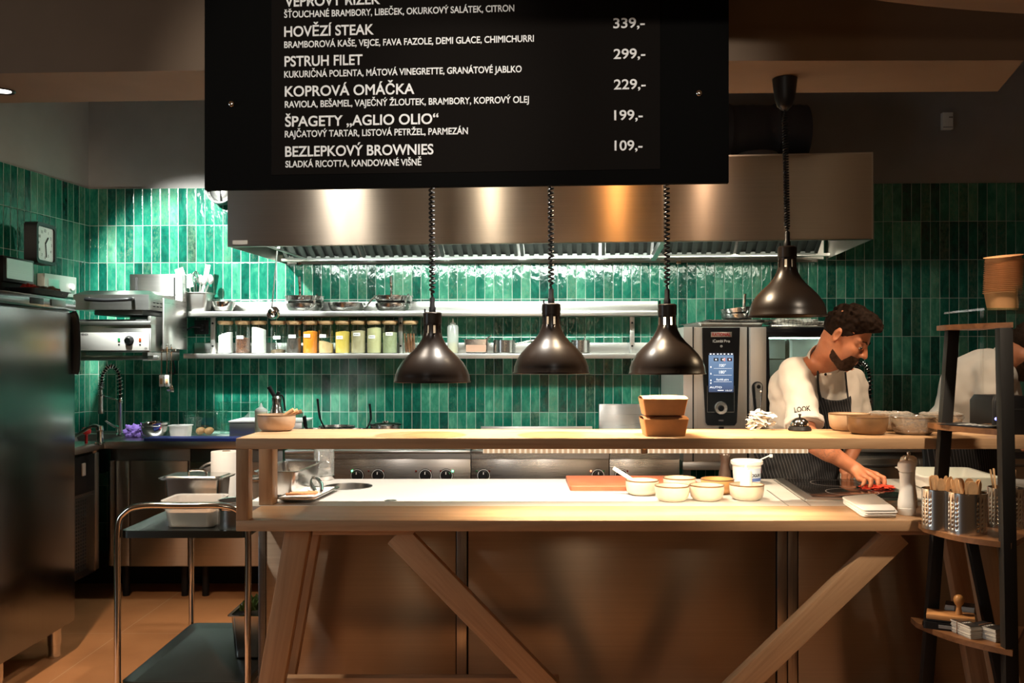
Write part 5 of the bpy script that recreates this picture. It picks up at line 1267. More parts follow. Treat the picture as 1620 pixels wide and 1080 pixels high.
LINES = [('VEPŘOVÝ ŘÍZEK', 451, 11, 602, 16.7, 0.024), ('ŠŤOUCHANÉ BRAMBORY, LIBEČEK, OKURKOVÝ SALÁTEK, CITRON', 450, 28.6, 813.8, 10.6, 0.024),
         ('HOVĚZÍ STEAK', 450, 58.5, 592, 16.7, 0.024), ('BRAMBOROVÁ KAŠE, VEJCE, FAVA FAZOLE, DEMI GLACE, CHIMICHURRI', 450, 76.3, 844.8, 10.6, 0.024),
         ('PSTRUH FILET', 450.5, 105.5, 574, 16.7, 0.024), ('KUKURIČNÁ POLENTA, MÁTOVÁ VINEGRETTE, GRANÁTOVÉ JABLKO', 450, 123.2, 825.5, 10.6, 0.024),
         ('KOPROVÁ OMÁČKA', 451, 153, 656, 16.7, 0.024), ('RAVIOLA, BEŠAMEL, VAJEČNÝ ŽLOUTEK, BRAMBORY, KOPROVÝ OLEJ', 451, 170.6, 837, 10.6, 0.024),
         ('ŠPAGETY ,,AGLIO OLIO“', 451.5, 200.5, 694, 16.7, 0.024), ('RAJČATOVÝ TARTAR, LISTOVÁ PETRŽEL, PARMEZÁN', 451, 217.5, 740.5, 10.6, 0.024),
         ('BEZLEPKOVÝ BROWNIES', 451.5, 248, 686, 16.7, 0.024), ('SLADKÁ RICOTTA, KANDOVANÉ VIŠNĚ', 452, 265, 667, 10.6, 0.024),
         ('339,-', 970, 45, 1020, 16.2, 0.022), ('299,-', 970.5, 93.6, 1021, 16.2, 0.022), ('229,-', 971, 141.8, 1021.5, 16.2, 0.022), ('199,-', 971.5, 190.3, 1017, 16.2, 0.022), ('109,-', 972, 238.2, 1016.5, 16.2, 0.022)]
for s_, px, py, pr, ch, bo in LINES:
    u, v = bp(px, py); u1, _ = bp(pr, py); _, v1 = bp(px, py - ch)
    text(s_, M['letters'], po, (u, -0.0032, v), width=u1 - u, height=v1 - v, bold=bo, ext=0.0005)

# ================================================================ THINGS ON THE PASS SHELF
def ons(px, py): return onz(px, py, ZSH + 0.0005)
def onc(px, py): return onz(px, py, ZT + 0.0005)
def stone_bowl(name, label, c, r, h, mat, group=None, rimmat=True, inner=None):
    t = thing(name, label, 'bowl', c, 0, group)
    MB().lathe([(0, 0.002), (r * 0.66, 0.002), (r * 0.70, 0.0), (r * 0.80, 0.004), (r * 0.93, h * 0.24), (r * 0.985, h * 0.6), (r, h - 0.002), (r - 0.001, h), (r - 0.005, h), (r - 0.006, h - 0.003), (r * 0.90, h * 0.4), (r * 0.74, 0.012), (0, 0.008)], 48).build('bowl_body', mat, t)
    if rimmat: MB().lathe([(r + 0.0003, h - 0.004), (r + 0.0004, h - 0.0006), (r - 0.002, h + 0.0008), (r - 0.0054, h - 0.0004), (r - 0.0056, h - 0.004)], 48).build('rim', M['rim'], t)
    if inner: MB().lathe([(0, h * 0.62), (r * 0.93, h * 0.60)], 40).build('filling', inner, t)
    return t
t = stone_bowl('stoneware_bowl', 'tan stoneware bowl with spoons at the left end of the pass shelf', Vector((Xp(437.5, 3.36), 3.36, ZSH + 0.0005)), 0.0695, 0.060, plain('tan_stoneware', (0.50, 0.36, 0.25), 0.4, var=0.08, vscale=30))
for k, (a, mt) in enumerate(((0.3, M['wood_cut']), (0.9, M['wood_cut']), (1.5, plain('dark_spoon', (0.2, 0.1, 0.05), 0.5)))):
    s_ = MB().tube(catmull([(-0.035 + 0.012 * k, -0.025 + 0.02 * k, 0.024), (0.02, -0.01 + 0.015 * k, 0.050), (0.066 + 0.010 * k, -0.012 + 0.022 * k, 0.078 - 0.004 * k)], 6), [0.006] * 8 + [0.0095] * 5, 10, flat=0.5).build('spoon', mt); free(s_, t, ('front pale wooden', 'middle pale wooden', 'rear dark brown')[k] + ' spoon in the tan bowl at the left shelf end', 'spoon', 'spoons in the tan bowl')
# siphon and squeeze bottle on the back worktop, seen above that bowl
p = onw(438, 5.42); t = thing('cream_siphon', 'steel cream siphon with black handle behind the left shelf bowl', 'siphon', p)
MB().lathe([(0, 0), (0.038, 0), (0.042, 0.006), (0.042, 0.15), (0.032, 0.19), (0.026, 0.21), (0.028, 0.225), (0.030, 0.245), (0.020, 0.26), (0, 0.262)], 32).build('bottle_body', M['pan'], t)
MB().tube([(-0.005, 0, 0.24), (-0.045, -0.01, 0.315)], [0.011, 0.014], 12).build('charger_handle', M['black'], t)
MB().tube(catmull([(0.005, 0, 0.255), (0.03, 0, 0.262), (0.042, 0, 0.23), (0.05, 0, 0.17)], 6), 0.005, 8).cyl((0.0, 0, 0.255), (0.012, 0, 0.285), 0.010).build('lever', M['black'], t)
p = onw(421, 5.40); t = thing('squeeze_bottle', 'cream coloured squeeze bottle behind the left shelf bowl, beside the siphon', 'bottle', p + Vector((-0.03, 0, 0)))
MB().lathe(sqp, 28).build('bottle_body', plain('cream_plastic', (0.62, 0.62, 0.46), 0.4), t)
MB().lathe([(0.036, 0.165), (0.037, 0.172), (0.030, 0.184), (0.019, 0.189), (0.010, 0.196), (0.003, 0.218), (0, 0.219)], 20).build('nozzle_cap', M['white'], t)

# two kraft takeout boxes
def kraft_box(label, c, h, closed):
    t = thing('takeout_box', label, 'box', c, 0, 'takeout boxes on the pass shelf')
    wb, lb_, wt, lt = 0.134, 0.105, 0.154, 0.128
    MB().loft([rrect(wb, lb_, 0.006, 0), rrect(wt, lt, 0.006, h)], cap1=not closed).build('box_body', M['kraft'], t)
    f = lambda u, v: (-wt / 2 + wt * u, -lt / 2 + lt * v, h + 0.011 * sin(pi * v) ** 0.7 * (0.75 + 0.25 * sin(pi * u)) + 0.0004)
    lid = MB().sheet(f, 12, 10).build('lid', M['kraft'], t)
    mb = MB(); g = lambda x, y: Vector((x, y, h + 0.011 * sin(pi * (y + lt / 2) / lt) ** 0.7 * (0.75 + 0.25 * sin(pi * (x + wt / 2) / wt)) + 0.0012))
    V = [(-0.055, -lt / 2 + 0.008), (-0.02, -0.026), (0.0, -0.020), (0.02, -0.026), (0.066, -lt / 2 + 0.010)]
    pts = []
    for (xa, ya), (xb, yb) in zip(V, V[1:]):
        for k in range(5): pts.append(g(xa + (xb - xa) * k / 5, ya + (yb - ya) * k / 5))
    mb.tube(pts, 0.0011, 5); mb.build('tuck_seam', plain('red_print', (0.45, 0.10, 0.06), 0.7), lid)
    return t
c0 = ons(1053.5, 690); c0.y += 0.055; c0.x = Xp(1053.5, 3.12)
kraft_box('lower brown kraft takeout box of the pair on the pass shelf', c0, 0.058, True)
kraft_box('upper brown kraft takeout box stacked under the third heat lamp', c0 + Vector((-0.003, 0, 0.0715)), 0.056, True)

# receipt spike
p = ons(1206, 680); p.y += 0.02
t = thing('receipt_spike', 'spike full of crumpled white order receipts on the pass shelf', 'receipt spike', p)
MB().lathe([(0, 0), (0.05, 0), (0.05, 0.005), (0.004, 0.007), (0.002, 0.10), (0.0012, 0.142), (0, 0.143)], 20).build('spike', M['chrome'], t)
MB().ball((0, 0, 0.143), 0.003, 10).build('spike_tip', M['white'], t)
random.seed(8)
for k in range(16):
    a = random.uniform(0, 6.28); w_, l_ = random.uniform(0.045, 0.062), random.uniform(0.07, 0.10); z = 0.010 + k * 0.0036; o_ = Vector((random.random() * 9, random.random() * 9, k))
    ox_, oy_ = random.uniform(-0.012, 0.014), random.uniform(-0.012, 0.012)
    def f(u, v):
        x, y = (u - 0.5) * l_ * 1.15 + ox_, (v - 0.5) * w_ + oy_
        zz = z + 0.022 * noise.noise(Vector((x * 22, y * 22, 0)) + o_) + 0.008 * noise.noise(Vector((x * 60, y * 60, 3)) + o_) - 2.0 * (x * x + y * y) * (0.5 if k > 4 else 0.1)
        return (x * cos(a) - y * sin(a), (x * sin(a) + y * cos(a)) * 0.8, max(zz, 0.0015 + 0.0004 * k))
    free(MB().sheet(f, 12, 8).build('receipt', M['paper']), t, 'crumpled white order receipt stuck on the receipt spike', 'receipt', 'receipts on the spike')

# bell
p = ons(1270, 682); p.y += 0.035
t = thing('service_bell', 'chrome counter bell with black foot on the pass shelf', 'bell', p)
MB().lathe([(0, 0), (0.040, 0), (0.0425, 0.003), (0.038, 0.014), (0.030, 0.018), (0, 0.018)], 40).build('foot', M['black'], t)
MB().lathe([(0.034, 0.019), (0.0335, 0.024), (0.028, 0.036), (0.018, 0.045), (0.006, 0.049), (0, 0.049)], 40).build('dome', M['chrome'], t)
MB().lathe([(0, 0.049), (0.0035, 0.049), (0.0035, 0.056), (0.006, 0.057), (0.005, 0.061), (0, 0.062)], 16).build('button', M['black'], t)

p = Vector((Xp(1343.5, 3.372), 3.372, ZSH + 0.0005))
stone_bowl('stoneware_bowl', 'pale stoneware bowl behind the brown bowl on the pass shelf', p, 0.074, 0.063, plain('pale_tan_stoneware', (0.44, 0.32, 0.22), 0.4, var=0.10, vscale=25))
p = Vector((Xp(1372.5, 3.215), 3.215, ZSH + 0.0005))
stone_bowl('stoneware_bowl', 'brown speckled stoneware bowl in front on the pass shelf right of the bell', p, 0.0695, 0.062, M['brown_ceramic'])
def film_bowl(label, px, py, dy, r, h, seed):
    p = Vector((Xp(px, dy), dy, ZSH + 0.0005))
    t = stone_bowl('wrapped_bowl', label, p, r, h, plain('grey_tan_stoneware_%d' % seed, (0.36, 0.28, 0.21), 0.4, var=0.12, vscale=25), 'film wrapped bowls on the pass shelf')
    o_ = Vector((seed * 3.1, 1, 2))
    def f(u, v):
        a = 2 * pi * u
        if v < 0.35: rr, z = r * (v / 0.35) * 1.0, h + 0.004
        else: k = (v - 0.35) / 0.65; rr, z = r * 1.02 + 0.002 - k * r * 0.16, h + 0.004 - k * (h - 0.006)
        n_ = 0.007 * noise.noise(Vector((cos(a) * 5, sin(a) * 5, v * 5)) + o_) + 0.004 * noise.noise(Vector((cos(a) * 14, sin(a) * 14, v * 9)) + o_)
        if v >= 0.35: rr += abs(n_) * 1.3
        else: z += abs(n_)
        return (rr * cos(a), rr * sin(a), max(z, 0.001))
    MB().sheet(f, 72, 22).build('cling_film', M['film'], t, angle=12)
film_bowl('cling film wrapped bowl in front, leftmost film wrapped one beside the brown bowl', 1444.5, 688, 3.215, 0.074, 0.060, 1)
film_bowl('cling film wrapped bowl standing behind between the brown bowl and the front wrapped bowl', 1408, 673.5, 3.375, 0.070, 0.062, 2)
film_bowl('rightmost cling film wrapped bowl, behind the ladder shelf leg', 1489, 673.5, 3.355, 0.070, 0.060, 3)
p = onz(1543, 672, ZSH); 
for k in range(2):
    o = MB().loft([rrect(0.145, 0.10, 0.012, 0), rrect(0.15, 0.105, 0.014, 0.004), rrect(0.145, 0.10, 0.012, 0.008)]).build('folded_napkin', M['cloth'], loc=(p.x, 3.36, ZSH + 0.0005 + 0.0085 * k), rz=R(3 * k))
    tag(o, ('lower' if k == 0 else 'upper') + ' white folded napkin of two on the right end of pass shelf', 'napkin', 'napkins at the right of the pass shelf')
p = onz(1600, 688, ZSH)
t = thing('receipt_printer', 'black receipt printer with blue lamp on the pass shelf at right edge', 'printer', (Xp(1567, 3.20) + 0.075, 3.27, ZSH + 0.0005))
mb = MB(); mb.loft([rrect(0.15, 0.17, 0.012, 0), rrect(0.15, 0.17, 0.012, 0.115), rrect(0.13, 0.15, 0.012, 0.135)]); mb.build('housing', M['black'], t)
MB().box((-0.06, -0.087, 0.085), (0.06, -0.083, 0.092)).build('paper_slot', M['black_matt'], t)
MB().ball((-0.062, -0.084, 0.055), 0.006, 12).build('blue_lamp', emitter('blue_lamp_glow', (0.10, 0.15, 1.0), 4.0), t)

M['glass_clear'] = thin_glass('very_clear_glass', (0.985, 0.99, 0.985), 0.01)
M['wet_glass'] = thin_glass('wet_glass', (0.86, 0.90, 0.88), 0.22, 0.14)
# glass display shelf with paper cups at the right edge
gs = thing('glass_display_shelf', 'greenish glass shelf on glass panel at the right end of the pass', 'glass shelf', (Xp(1553, 3.42), 3.42, ZSH + 0.0005))
gz = Zp(491, 3.42) - ZSH
MB().box((0, 0, 0), (0.008, 0.012, gz)).box((0.008, 0.004, 0), (0.62, 0.010, gz)).build('glass_panel', M['glass_clear'], gs)
MB().box((0.0, -0.02, gz), (0.62, 0.30, gz + 0.008)).build('glass_shelf', M['glass_green'], gs)
zc_ = ZSH + gz + 0.0085
kr = plain('kraft_paper_cup', (0.46, 0.25, 0.12), 0.7, var=0.05, vscale=40)
cp = MB(); cr_, ch_ = 0.066, 0.070
cp.lathe([(0, 0.004), (cr_ * 0.80, 0.004), (cr_ * 0.81, 0), (cr_ * 0.985, ch_ - 0.004), (cr_ + 0.003, ch_ - 0.0035), (cr_ + 0.005, ch_ - 0.001), (cr_, ch_), (cr_ * 0.97, ch_ - 0.002), (cr_ * 0.79, 0.006), (0, 0.006)], 40)
pc_ = at(1586, CY, 3.57)
cup0 = None
for k in range(19):
    if cup0 is None:
        cup0 = cp.build('paper_bowl', kr); c = cup0
        tag(c, 'kraft paper bowl in the middle of the tall stack on the glass shelf', 'paper bowl', 'stacked kraft paper bowls')
    else:
        c = cup0.copy(); COL.objects.link(c)
    c.location = (pc_.x + 0.0004 * k, 3.57, zc_ + 0.0075 * k); c.rotation_euler = (0, 0, 0)
    if k == 0: c['label'] = 'lowest kraft paper bowl of the tall stack, its whole side visible'
    if k == 18: c['label'] = 'topmost kraft paper bowl of the tall stack, tilted and open to view'; c.rotation_euler = (R(6), R(-7), 0); c.location.z += 0.008
p = at(1617, CY, 3.50)
for k in range(4):
    o = MB().lathe([(0, 0.002), (0.030, 0.0), (0.037, 0.055), (0.039, 0.056), (0.037, 0.053)], 28).build('plastic_cup', M['glass'], loc=(p.x, 3.47, zc_ + 0.011 * k))
    tag(o, ('lowest', 'second lowest', 'second highest', 'topmost')[k] + ' clear plastic cup of the short stack beside the kraft bowls', 'cup', 'clear plastic cups on the glass shelf')

# ================================================================ THINGS ON THE COUNTER
CBOWL = [(1018.4, 784, 'leftmost cream bowl on the counter, with a white handled spoon in it', False), (1066.5, 794, 'second cream bowl from the left in the front row on the counter', False),
         (1122, 793, 'third cream bowl from the left in the front row on the counter', True), (1186, 792, 'rightmost cream bowl, holding a white squeeze bottle', True)]
gr_ = 'cream bowls on the counter'
orange = plain('orange_glaze', (0.52, 0.27, 0.10), 0.35, var=0.1, vscale=20)
for px, py, lab, _ in CBOWL:
    p = onc(px, py); p.y += 0.045
    stone_bowl('cream_bowl', lab, p, 0.066, 0.058, M['ceramic'], gr_)
    b_ = p
p = onc(1078, 779); p.y += 0.045; stone_bowl('cream_bowl', 'left of the two cream bowls in the back row on the counter', p, 0.066, 0.056, M['ceramic'], gr_)
p = onc(1139, 782); p.y += 0.045; stone_bowl('cream_bowl', 'right bowl of the back row, with orange glaze and green leaf garnish inside', p, 0.066, 0.058, orange, gr_)
o = crumple('herb_garnish', plain('herb_green', (0.10, 0.20, 0.03), 0.6), (0, 0, 0), (0.016, 0.012, 0.008), 3, 0.5, loc=p + Vector((0.02, -0.02, 0.040)), sub=8); tag(o, 'small green herb garnish in the orange glazed bowl', 'herb')
p1 = onc(1018.4, 784); p1.y += 0.045
t = thing('serving_spoon', 'white handled serving spoon leaning out of the leftmost counter bowl', 'spoon', p1 + Vector((0, 0, 0.012)))
MB().tube(catmull([(0.02, 0.0, 0.004), (-0.02, -0.004, 0.030), (-0.06, -0.006, 0.058), (-0.115, 0.0, 0.092)], 6), [0.006] * 9 + [0.009] * 10, 10, flat=0.6).build('handle', M['white_tool'], t)
MB().ball((0.034, 0.0, 0.006), (0.022, 0.014, 0.005), 16).build('spoon_bowl', M['white_tool'], t)
p4 = onc(1186, 792); p4.y += 0.045
t = thing('squeeze_bottle', 'white squeeze bottle standing inside the rightmost cream bowl', 'bottle', p4 + Vector((-0.003, -0.004, 0.013)), 0)
MB().lathe([(0, 0), (0.020, 0), (0.0225, 0.003), (0.0225, 0.088), (0.018, 0.098), (0.008, 0.101)], 28).build('bottle_body', M['white'], t)
MB().lathe([(0.010, 0.099), (0.010, 0.106), (0.006, 0.108), (0.0045, 0.118), (0, 0.119)], 18).build('nozzle', M['white'], t)
p = onc(1187, 768); p.y += 0.06
t = thing('yoghurt_bucket', 'white lidded plastic yoghurt bucket with blue printed label on the counter', 'bucket', p)
MB().lathe([(0, 0), (0.054, 0), (0.056, 0.003), (0.061, 0.084), (0.066, 0.085), (0.068, 0.089), (0.068, 0.100), (0.064, 0.103), (0.058, 0.099), (0, 0.099)], 44).build('bucket_body', M['white'], t)
def wrap(mb, r0, r1, a0, a1, z0, z1, n=14):
    return mb.sheet(lambda u, v: ((r0 + (r1 - r0) * v) * cos(a0 + (a1 - a0) * u), (r0 + (r1 - r0) * v) * sin(a0 + (a1 - a0) * u), z0 + (z1 - z0) * v), n, 2)
lb2 = wrap(MB(), 0.0573, 0.0606, R(-100), R(-10), 0.012, 0.072).build('label', plain('pale_blue_label', (0.50, 0.60, 0.72), 0.5), t)
wrap(MB(), 0.0578, 0.0592, R(-96), R(-14), 0.016, 0.030).build('label_band', plain('blue_band', (0.07, 0.13, 0.36), 0.5), lb2)
wrap(MB(), 0.0600, 0.0606, R(-26), R(-12), 0.050, 0.070).build('label_patch', plain('pink_patch', (0.55, 0.10, 0.20), 0.5), lb2)
a_ = R(-50); rr = 0.0600
for k, chh in enumerate('JOGURT'):
    a_ = R(-88) + R(11.5) * k
    text(chh, M['ink'], lb2, (rr * cos(a_) + 0.004 * sin(a_) * 1, rr * sin(a_) - 0.004 * cos(a_), 0.036), height=0.013, rot=(pi / 2, 0, a_ + pi / 2), bold=0.03, align='CENTER')
MB().tube([(0.046, -0.01, 0.10), (0.075, -0.03, 0.118), (0.092, -0.04, 0.128)], 0.0028, 6).box((0.086, -0.045, 0.118), (0.100, -0.040, 0.132), 0.002).build('scoop_handle', M['white_tool'], t)
p0 = onc(902, 776); p2 = Vector((Xp(1090, 4.05), 4.05, ZT))
t = thing('cutting_board', 'reddish brown cutting board on the steel table behind the bowls', 'cutting board', ((p0.x + p2.x) / 2, (p0.y + 4.06) / 2, ZT + 0.0005))
w_, l_ = p2.x - p0.x, 4.06 - p0.y
MB().loft([rrect(w_, l_, 0.012, 0), rrect(w_, l_, 0.012, 0.017), rrect(w_ - 0.004, l_ - 0.004, 0.012, 0.019)]).build('board', M['board_red'], t)
MB().loft([rrect(w_ - 0.05, l_ - 0.05, 0.012, 0.0192), rrect(w_ - 0.05, l_ - 0.05, 0.012, 0.0195)]).build('juice_groove', plain('red_groove', (0.40, 0.12, 0.055), 0.5), t) if False else None
# gastronorm pan, tray with tongs, jar at the left
t = thing('gastronorm_container', 'deep steel gastronorm pan on the table behind the left wooden post', 'container', (-0.925, 3.74, ZT + 0.0005), R(-3))
gn_pan(MB(), 0.185, 0.37, 0.100, r=0.02).build('pan_body', M['pan'], t)
MB().box((-0.06, -0.14, 0.012), (0.06, 0.14, 0.045), 0.01).build('contents', plain('brown_sauce', (0.20, 0.10, 0.06), 0.5), t)
tc_ = thing('serving_tray', 'small steel tray with napkin and tongs beside the left wooden post', 'tray', (-0.812, 3.58, ZT + 0.0005), R(-6))
gn_pan(MB(), 0.155, 0.34, 0.016, fl=0.010, taper=0.006, r=0.02).build('tray_body', M['pan'], tc_)
def napk(u, v):
    x, y = (u - 0.5) * 0.125, (v - 0.5) * 0.27
    return (x, y, 0.012 + 0.004 * noise.noise(Vector((x * 18, y * 12, 1))) + 0.003)
o = MB().sheet(napk, 14, 20).build('paper_napkin', M['paper'], loc=(-0.812, 3.58, ZT + 0.001), rz=R(-6), solid=0.002); tag(o, 'white paper napkin spread in the small tray by the left post', 'napkin')
t = thing('pastry', 'orange brown spiral patterned strip on the napkin in the small tray', 'food', (-0.822, 3.49, ZT + 0.021), R(14))
mb = MB(); pts = catmull([(-0.055, -0.012, 0.004), (0.0, -0.02, 0.005), (0.05, -0.012, 0.005), (0.058, 0.008, 0.005), (0.02, 0.012, 0.005), (-0.04, 0.012, 0.004)], 6); mb.tube(pts, 0.0055, 8); mb.build('braid', plain('orange_braid', (0.55, 0.24, 0.10), 0.6, var=0.2, vscale=120), t)
MB().box((-0.04, 0.016, 0.0), (0.05, 0.034, 0.006), 0.002).build('strip', plain('brown_strip', (0.16, 0.06, 0.035), 0.6), t)
t = thing('tongs', 'steel kitchen tongs lying across the small tray', 'tongs', (-0.798, 3.64, ZT + 0.024), R(18))
for s_ in (-1, 1):
    MB().tube(catmull([(0, 0.085, 0.028), (s_ * 0.012, 0.05, 0.030), (s_ * 0.020, -0.02, 0.018), (s_ * 0.013, -0.11, 0.003)], 6), [0.007] * 12 + [0.0095] * 7, 8, flat=0.35).build('arm', M['chrome'], t)
MB().cyl((0, 0.085, 0.024), (0, 0.085, 0.036), 0.008).build('hinge', M['chrome'], t)
p = onc(510.5, 759); p.y += 0.03
t = thing('glass_jar', 'wet clear jar standing upside down on its metal lid, left of the hole', 'jar', p)
MB().lathe([(0.044, 0.018), (0.0445, 0.024), (0.0445, 0.138), (0.040, 0.146), (0, 0.148)], 36).build('jar_body', M['wet_glass'], t)
MB().lathe([(0, 0), (0.045, 0), (0.046, 0.003), (0.046, 0.017), (0.043, 0.019), (0, 0.019)], 36).build('lid', M['chrome'], t)
# induction hob
c = (onz(1293, 791, ZT) + onz(1422, 791, ZT)) / 2
hb = thing('induction_hob', 'black glass induction hob with steel frame set in the right of the table', 'hob', (1.355, 3.76, ZT - 0.001), R(-5))
mb = MB(); mb.loft([rrect(0.44, 0.60, 0.008, 0), rrect(0.44, 0.60, 0.008, 0.006), rrect(0.40, 0.56, 0.006, 0.008)]); mb.build('frame', M['steel_soft'], hb)
MB().box((-0.185, -0.265, 0.0082), (0.185, 0.265, 0.0105), 0.001).build('glass_plate', plain('black_hob_glass', (0.010, 0.009, 0.009), 0.10, spec=0.6), hb)
for y in (-0.13, 0.13):
    MB().lathe([(0.098, 0.0107), (0.102, 0.0107)], 48, c=(0, y, 0)).build('zone_mark', plain('grey_zone_mark', (0.16, 0.15, 0.15), 0.3), hb)
# folded napkins at the front edge
A, B_, C_, D_ = onz(1330, 797, ZT), onz(1364, 820, ZT), onz(1423, 820, ZT), onz(1384, 791, ZT)
for n_, P_ in (('A', A),): pass
quad = [Vector((B_.x + 0.012, YF + 0.040, 0)), Vector((C_.x + 0.002, YF + 0.040, 0)), Vector((D_.x - 0.01, D_.y - 0.02, 0)), Vector((A.x + 0.0, A.y + 0.0, 0))]
qc = sum(quad, Vector()) / 4
for k in range(4):
    mb = MB(); random.seed(40 + k); loops = []
    for sc_, z in ((0.96, 0.0), (1.0, 0.003), (0.97, 0.0066)):
        pts = []
        for i in range(4):
            a, b_, c_ = quad[i - 1], quad[i], quad[(i + 1) % 4]
            for t_ in (0.0, 0.5, 1.0):
                pa, pb = b_.lerp(a, 0.10), b_.lerp(c_, 0.10); pts.append((pa.lerp(b_, 0.5).lerp(pb.lerp(b_, 0.5), t_) if t_ == 0.5 else (pa if t_ == 0 else pb)) - qc)
        loops.append([Vector((p_.x * sc_, p_.y * sc_, z + 0.0015 * sin(9 * p_.x + 13 * p_.y + k))) for p_ in pts])
    o = mb.loft(loops).build('folded_napkin', M['cloth'], loc=(qc.x + random.uniform(-0.003, 0.003), qc.y + random.uniform(-0.003, 0.003), ZT + 0.0025 + 0.0068 * k), rz=R(random.uniform(-2, 2)))
    tag(o, ['lowest', 'second from bottom', 'second from top', 'topmost'][k] + ' white folded cloth napkin of the pile on the counter edge', 'napkin', 'pile of white napkins on the counter')
# pepper mills
def mill(label, px, py, dy, mat):
    p = onc(px, py); p.y += dy
    t = thing('pepper_mill', label, 'pepper mill', p)
    MB().lathe([(0, 0), (0.0285, 0), (0.030, 0.003), (0.030, 0.024), (0.0285, 0.025), (0.0295, 0.029), (0.0285, 0.045), (0.024, 0.075), (0.0215, 0.105), (0.0225, 0.130), (0.0245, 0.146), (0, 0.147)], 40).build('mill_body', mat, t)
    MB().lathe([(0, 0.1475), (0.022, 0.1475), (0.027, 0.153), (0.030, 0.166), (0.027, 0.180), (0.018, 0.187), (0, 0.188)], 40).build('mill_head', mat, t)
    MB().lathe([(0, 0.188), (0.006, 0.188), (0.0045, 0.191), (0.007, 0.196), (0.006, 0.201), (0, 0.203)], 20).build('finial', M['chrome'], t)
mill('white pepper mill at the counter edge beside the napkin pile', 1440.5, 816, 0.032, M['white'])
mill('second cream pepper mill half hidden behind the white one', 1449, 806, 0.06, plain('cream_lacquer', (0.66, 0.60, 0.50), 0.4))
t = thing('white_food_pan', 'wide white rimmed pan on the table behind the pepper mills', 'container', (Xp(1497, 3.86) , 3.86, ZT + 0.0005), R(-5))
gn_pan(MB(), 0.32, 0.36, 0.060, fl=0.016, r=0.025).build('pan_body', M['white'], t)
t = thing('plate_pile', 'white plate on the counter at the right edge of the picture', 'plate', (Xp(1640, 3.25), 3.20, ZT + 0.0005)); t.name = 'plate'
MB().lathe([(0, 0), (0.06, 0), (0.10, 0.012), (0.104, 0.014), (0.06, 0.004), (0, 0.004)], 40).build('plate_body', M['white'], t)
# dark pepper grinder and box under the shelf, seen between counter and shelf
t = thing('wooden_grinder', 'tall dark brown grinder standing behind the yoghurt bucket', 'pepper mill', Vector((Xp(1147, 4.0), 4.0, ZT + 0.0005)))
MB().lathe([(0, 0), (0.028, 0), (0.027, 0.04), (0.019, 0.075), (0.020, 0.10), (0.025, 0.118), (0.021, 0.124), (0.026, 0.14), (0.02, 0.155), (0, 0.158)], 28).build('mill_body', plain('dark_brown_lacquer', (0.06, 0.035, 0.025), 0.3), t)
# ================================================================ SERVICE TROLLEY
Y0, Y1 = 3.50, 4.30
tx0, tx1 = Xp(186, Y0), Xp(392, Y0)
tcx_, tcy_ = (tx0 + tx1) / 2, (Y0 + Y1) / 2
tr = thing('service_trolley', 'two tier stainless steel service trolley left of the wooden counter', 'trolley', (tcx_, tcy_, 0))
hx_t, hy_t = (tx1 - tx0) / 2, (Y1 - Y0) / 2
zt_, zh_, zs_ = 0.752, Zp(800, Y0), 0.152
for y in (-hy_t, hy_t):
    pts = catmull([(-hx_t, y, 0.09), (-hx_t, y, 0.45), (-hx_t, y, zh_ - 0.10), (-hx_t + 0.03, y, zh_ - 0.025), (-hx_t + 0.10, y, zh_), (0, y, zh_), (hx_t - 0.10, y, zh_), (hx_t - 0.03, y, zh_ - 0.025), (hx_t, y, zh_ - 0.10), (hx_t, y, 0.45), (hx_t, y, 0.09)], 8)
    MB().tube(pts, 0.0125, 14).build('tube_frame', M['chrome'], tr)
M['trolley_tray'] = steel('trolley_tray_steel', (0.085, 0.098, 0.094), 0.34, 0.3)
def tray(z, nm):
    mb = MB(); W_, L_ = 2 * hx_t - 0.012, 2 * hy_t - 0.012
    mb.loft([rrect(W_, L_, 0.03, z - 0.028), rrect(W_, L_, 0.03, z), rrect(W_ - 0.012, L_ - 0.012, 0.03, z), rrect(W_ - 0.06, L_ - 0.06, 0.03, z - 0.016)], cap0=True, cap1=True)
    return mb.build(nm, M['trolley_tray'], tr)
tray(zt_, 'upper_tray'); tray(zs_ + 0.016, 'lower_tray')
for x in (-hx_t, hx_t):
    for y in (-hy_t, hy_t):
        w_ = MB().cyl((x - 0.015, y, 0.045), (x + 0.015, y, 0.045), 0.044).build('castor', M['black'], tr)
        MB().box((x - 0.02, y - 0.02, 0.06), (x + 0.02, y + 0.02, 0.10), 0.004).build('castor_fork', M['chrome'], w_)
zp_ = zt_ - 0.0155
p = onz(297, 836, zp_); p.y += 0.09
# tub of batter, steel pan stacked behind it, paper roll, steel pot
t = thing('plastic_tub', 'milky plastic tub of pink sauce at the front of the trolley', 'tub', (p.x, p.y, zp_ + 0.0005))
mb = MB(); mb.loft([rrect(0.172, 0.14, 0.025, 0), rrect(0.178, 0.15, 0.025, 0.006), rrect(0.212, 0.19, 0.03, 0.105), rrect(0.226, 0.205, 0.03, 0.107), rrect(0.226, 0.205, 0.03, 0.111), rrect(0.207, 0.185, 0.03, 0.108), rrect(0.174, 0.146, 0.025, 0.008)]); mb.build('tub_body', M['tub'], t)
mb = MB(); mb.loft([rrect(0.170, 0.140, 0.025, 0.004), rrect(0.190, 0.166, 0.025, 0.062)]); mb.build('contents', plain('pink_sauce', (0.62, 0.40, 0.27), 0.5), t)
t = thing('gastronorm_container', 'steel gastronorm pan with flat steel lid standing behind the pink tub', 'container', (-1.378, 3.95, zp_ + 0.0005), R(-2))
gn_pan(MB(), 0.275, 0.18, 0.165, fl=0.016, taper=0.012).build('pan_body', M['pan'], t)
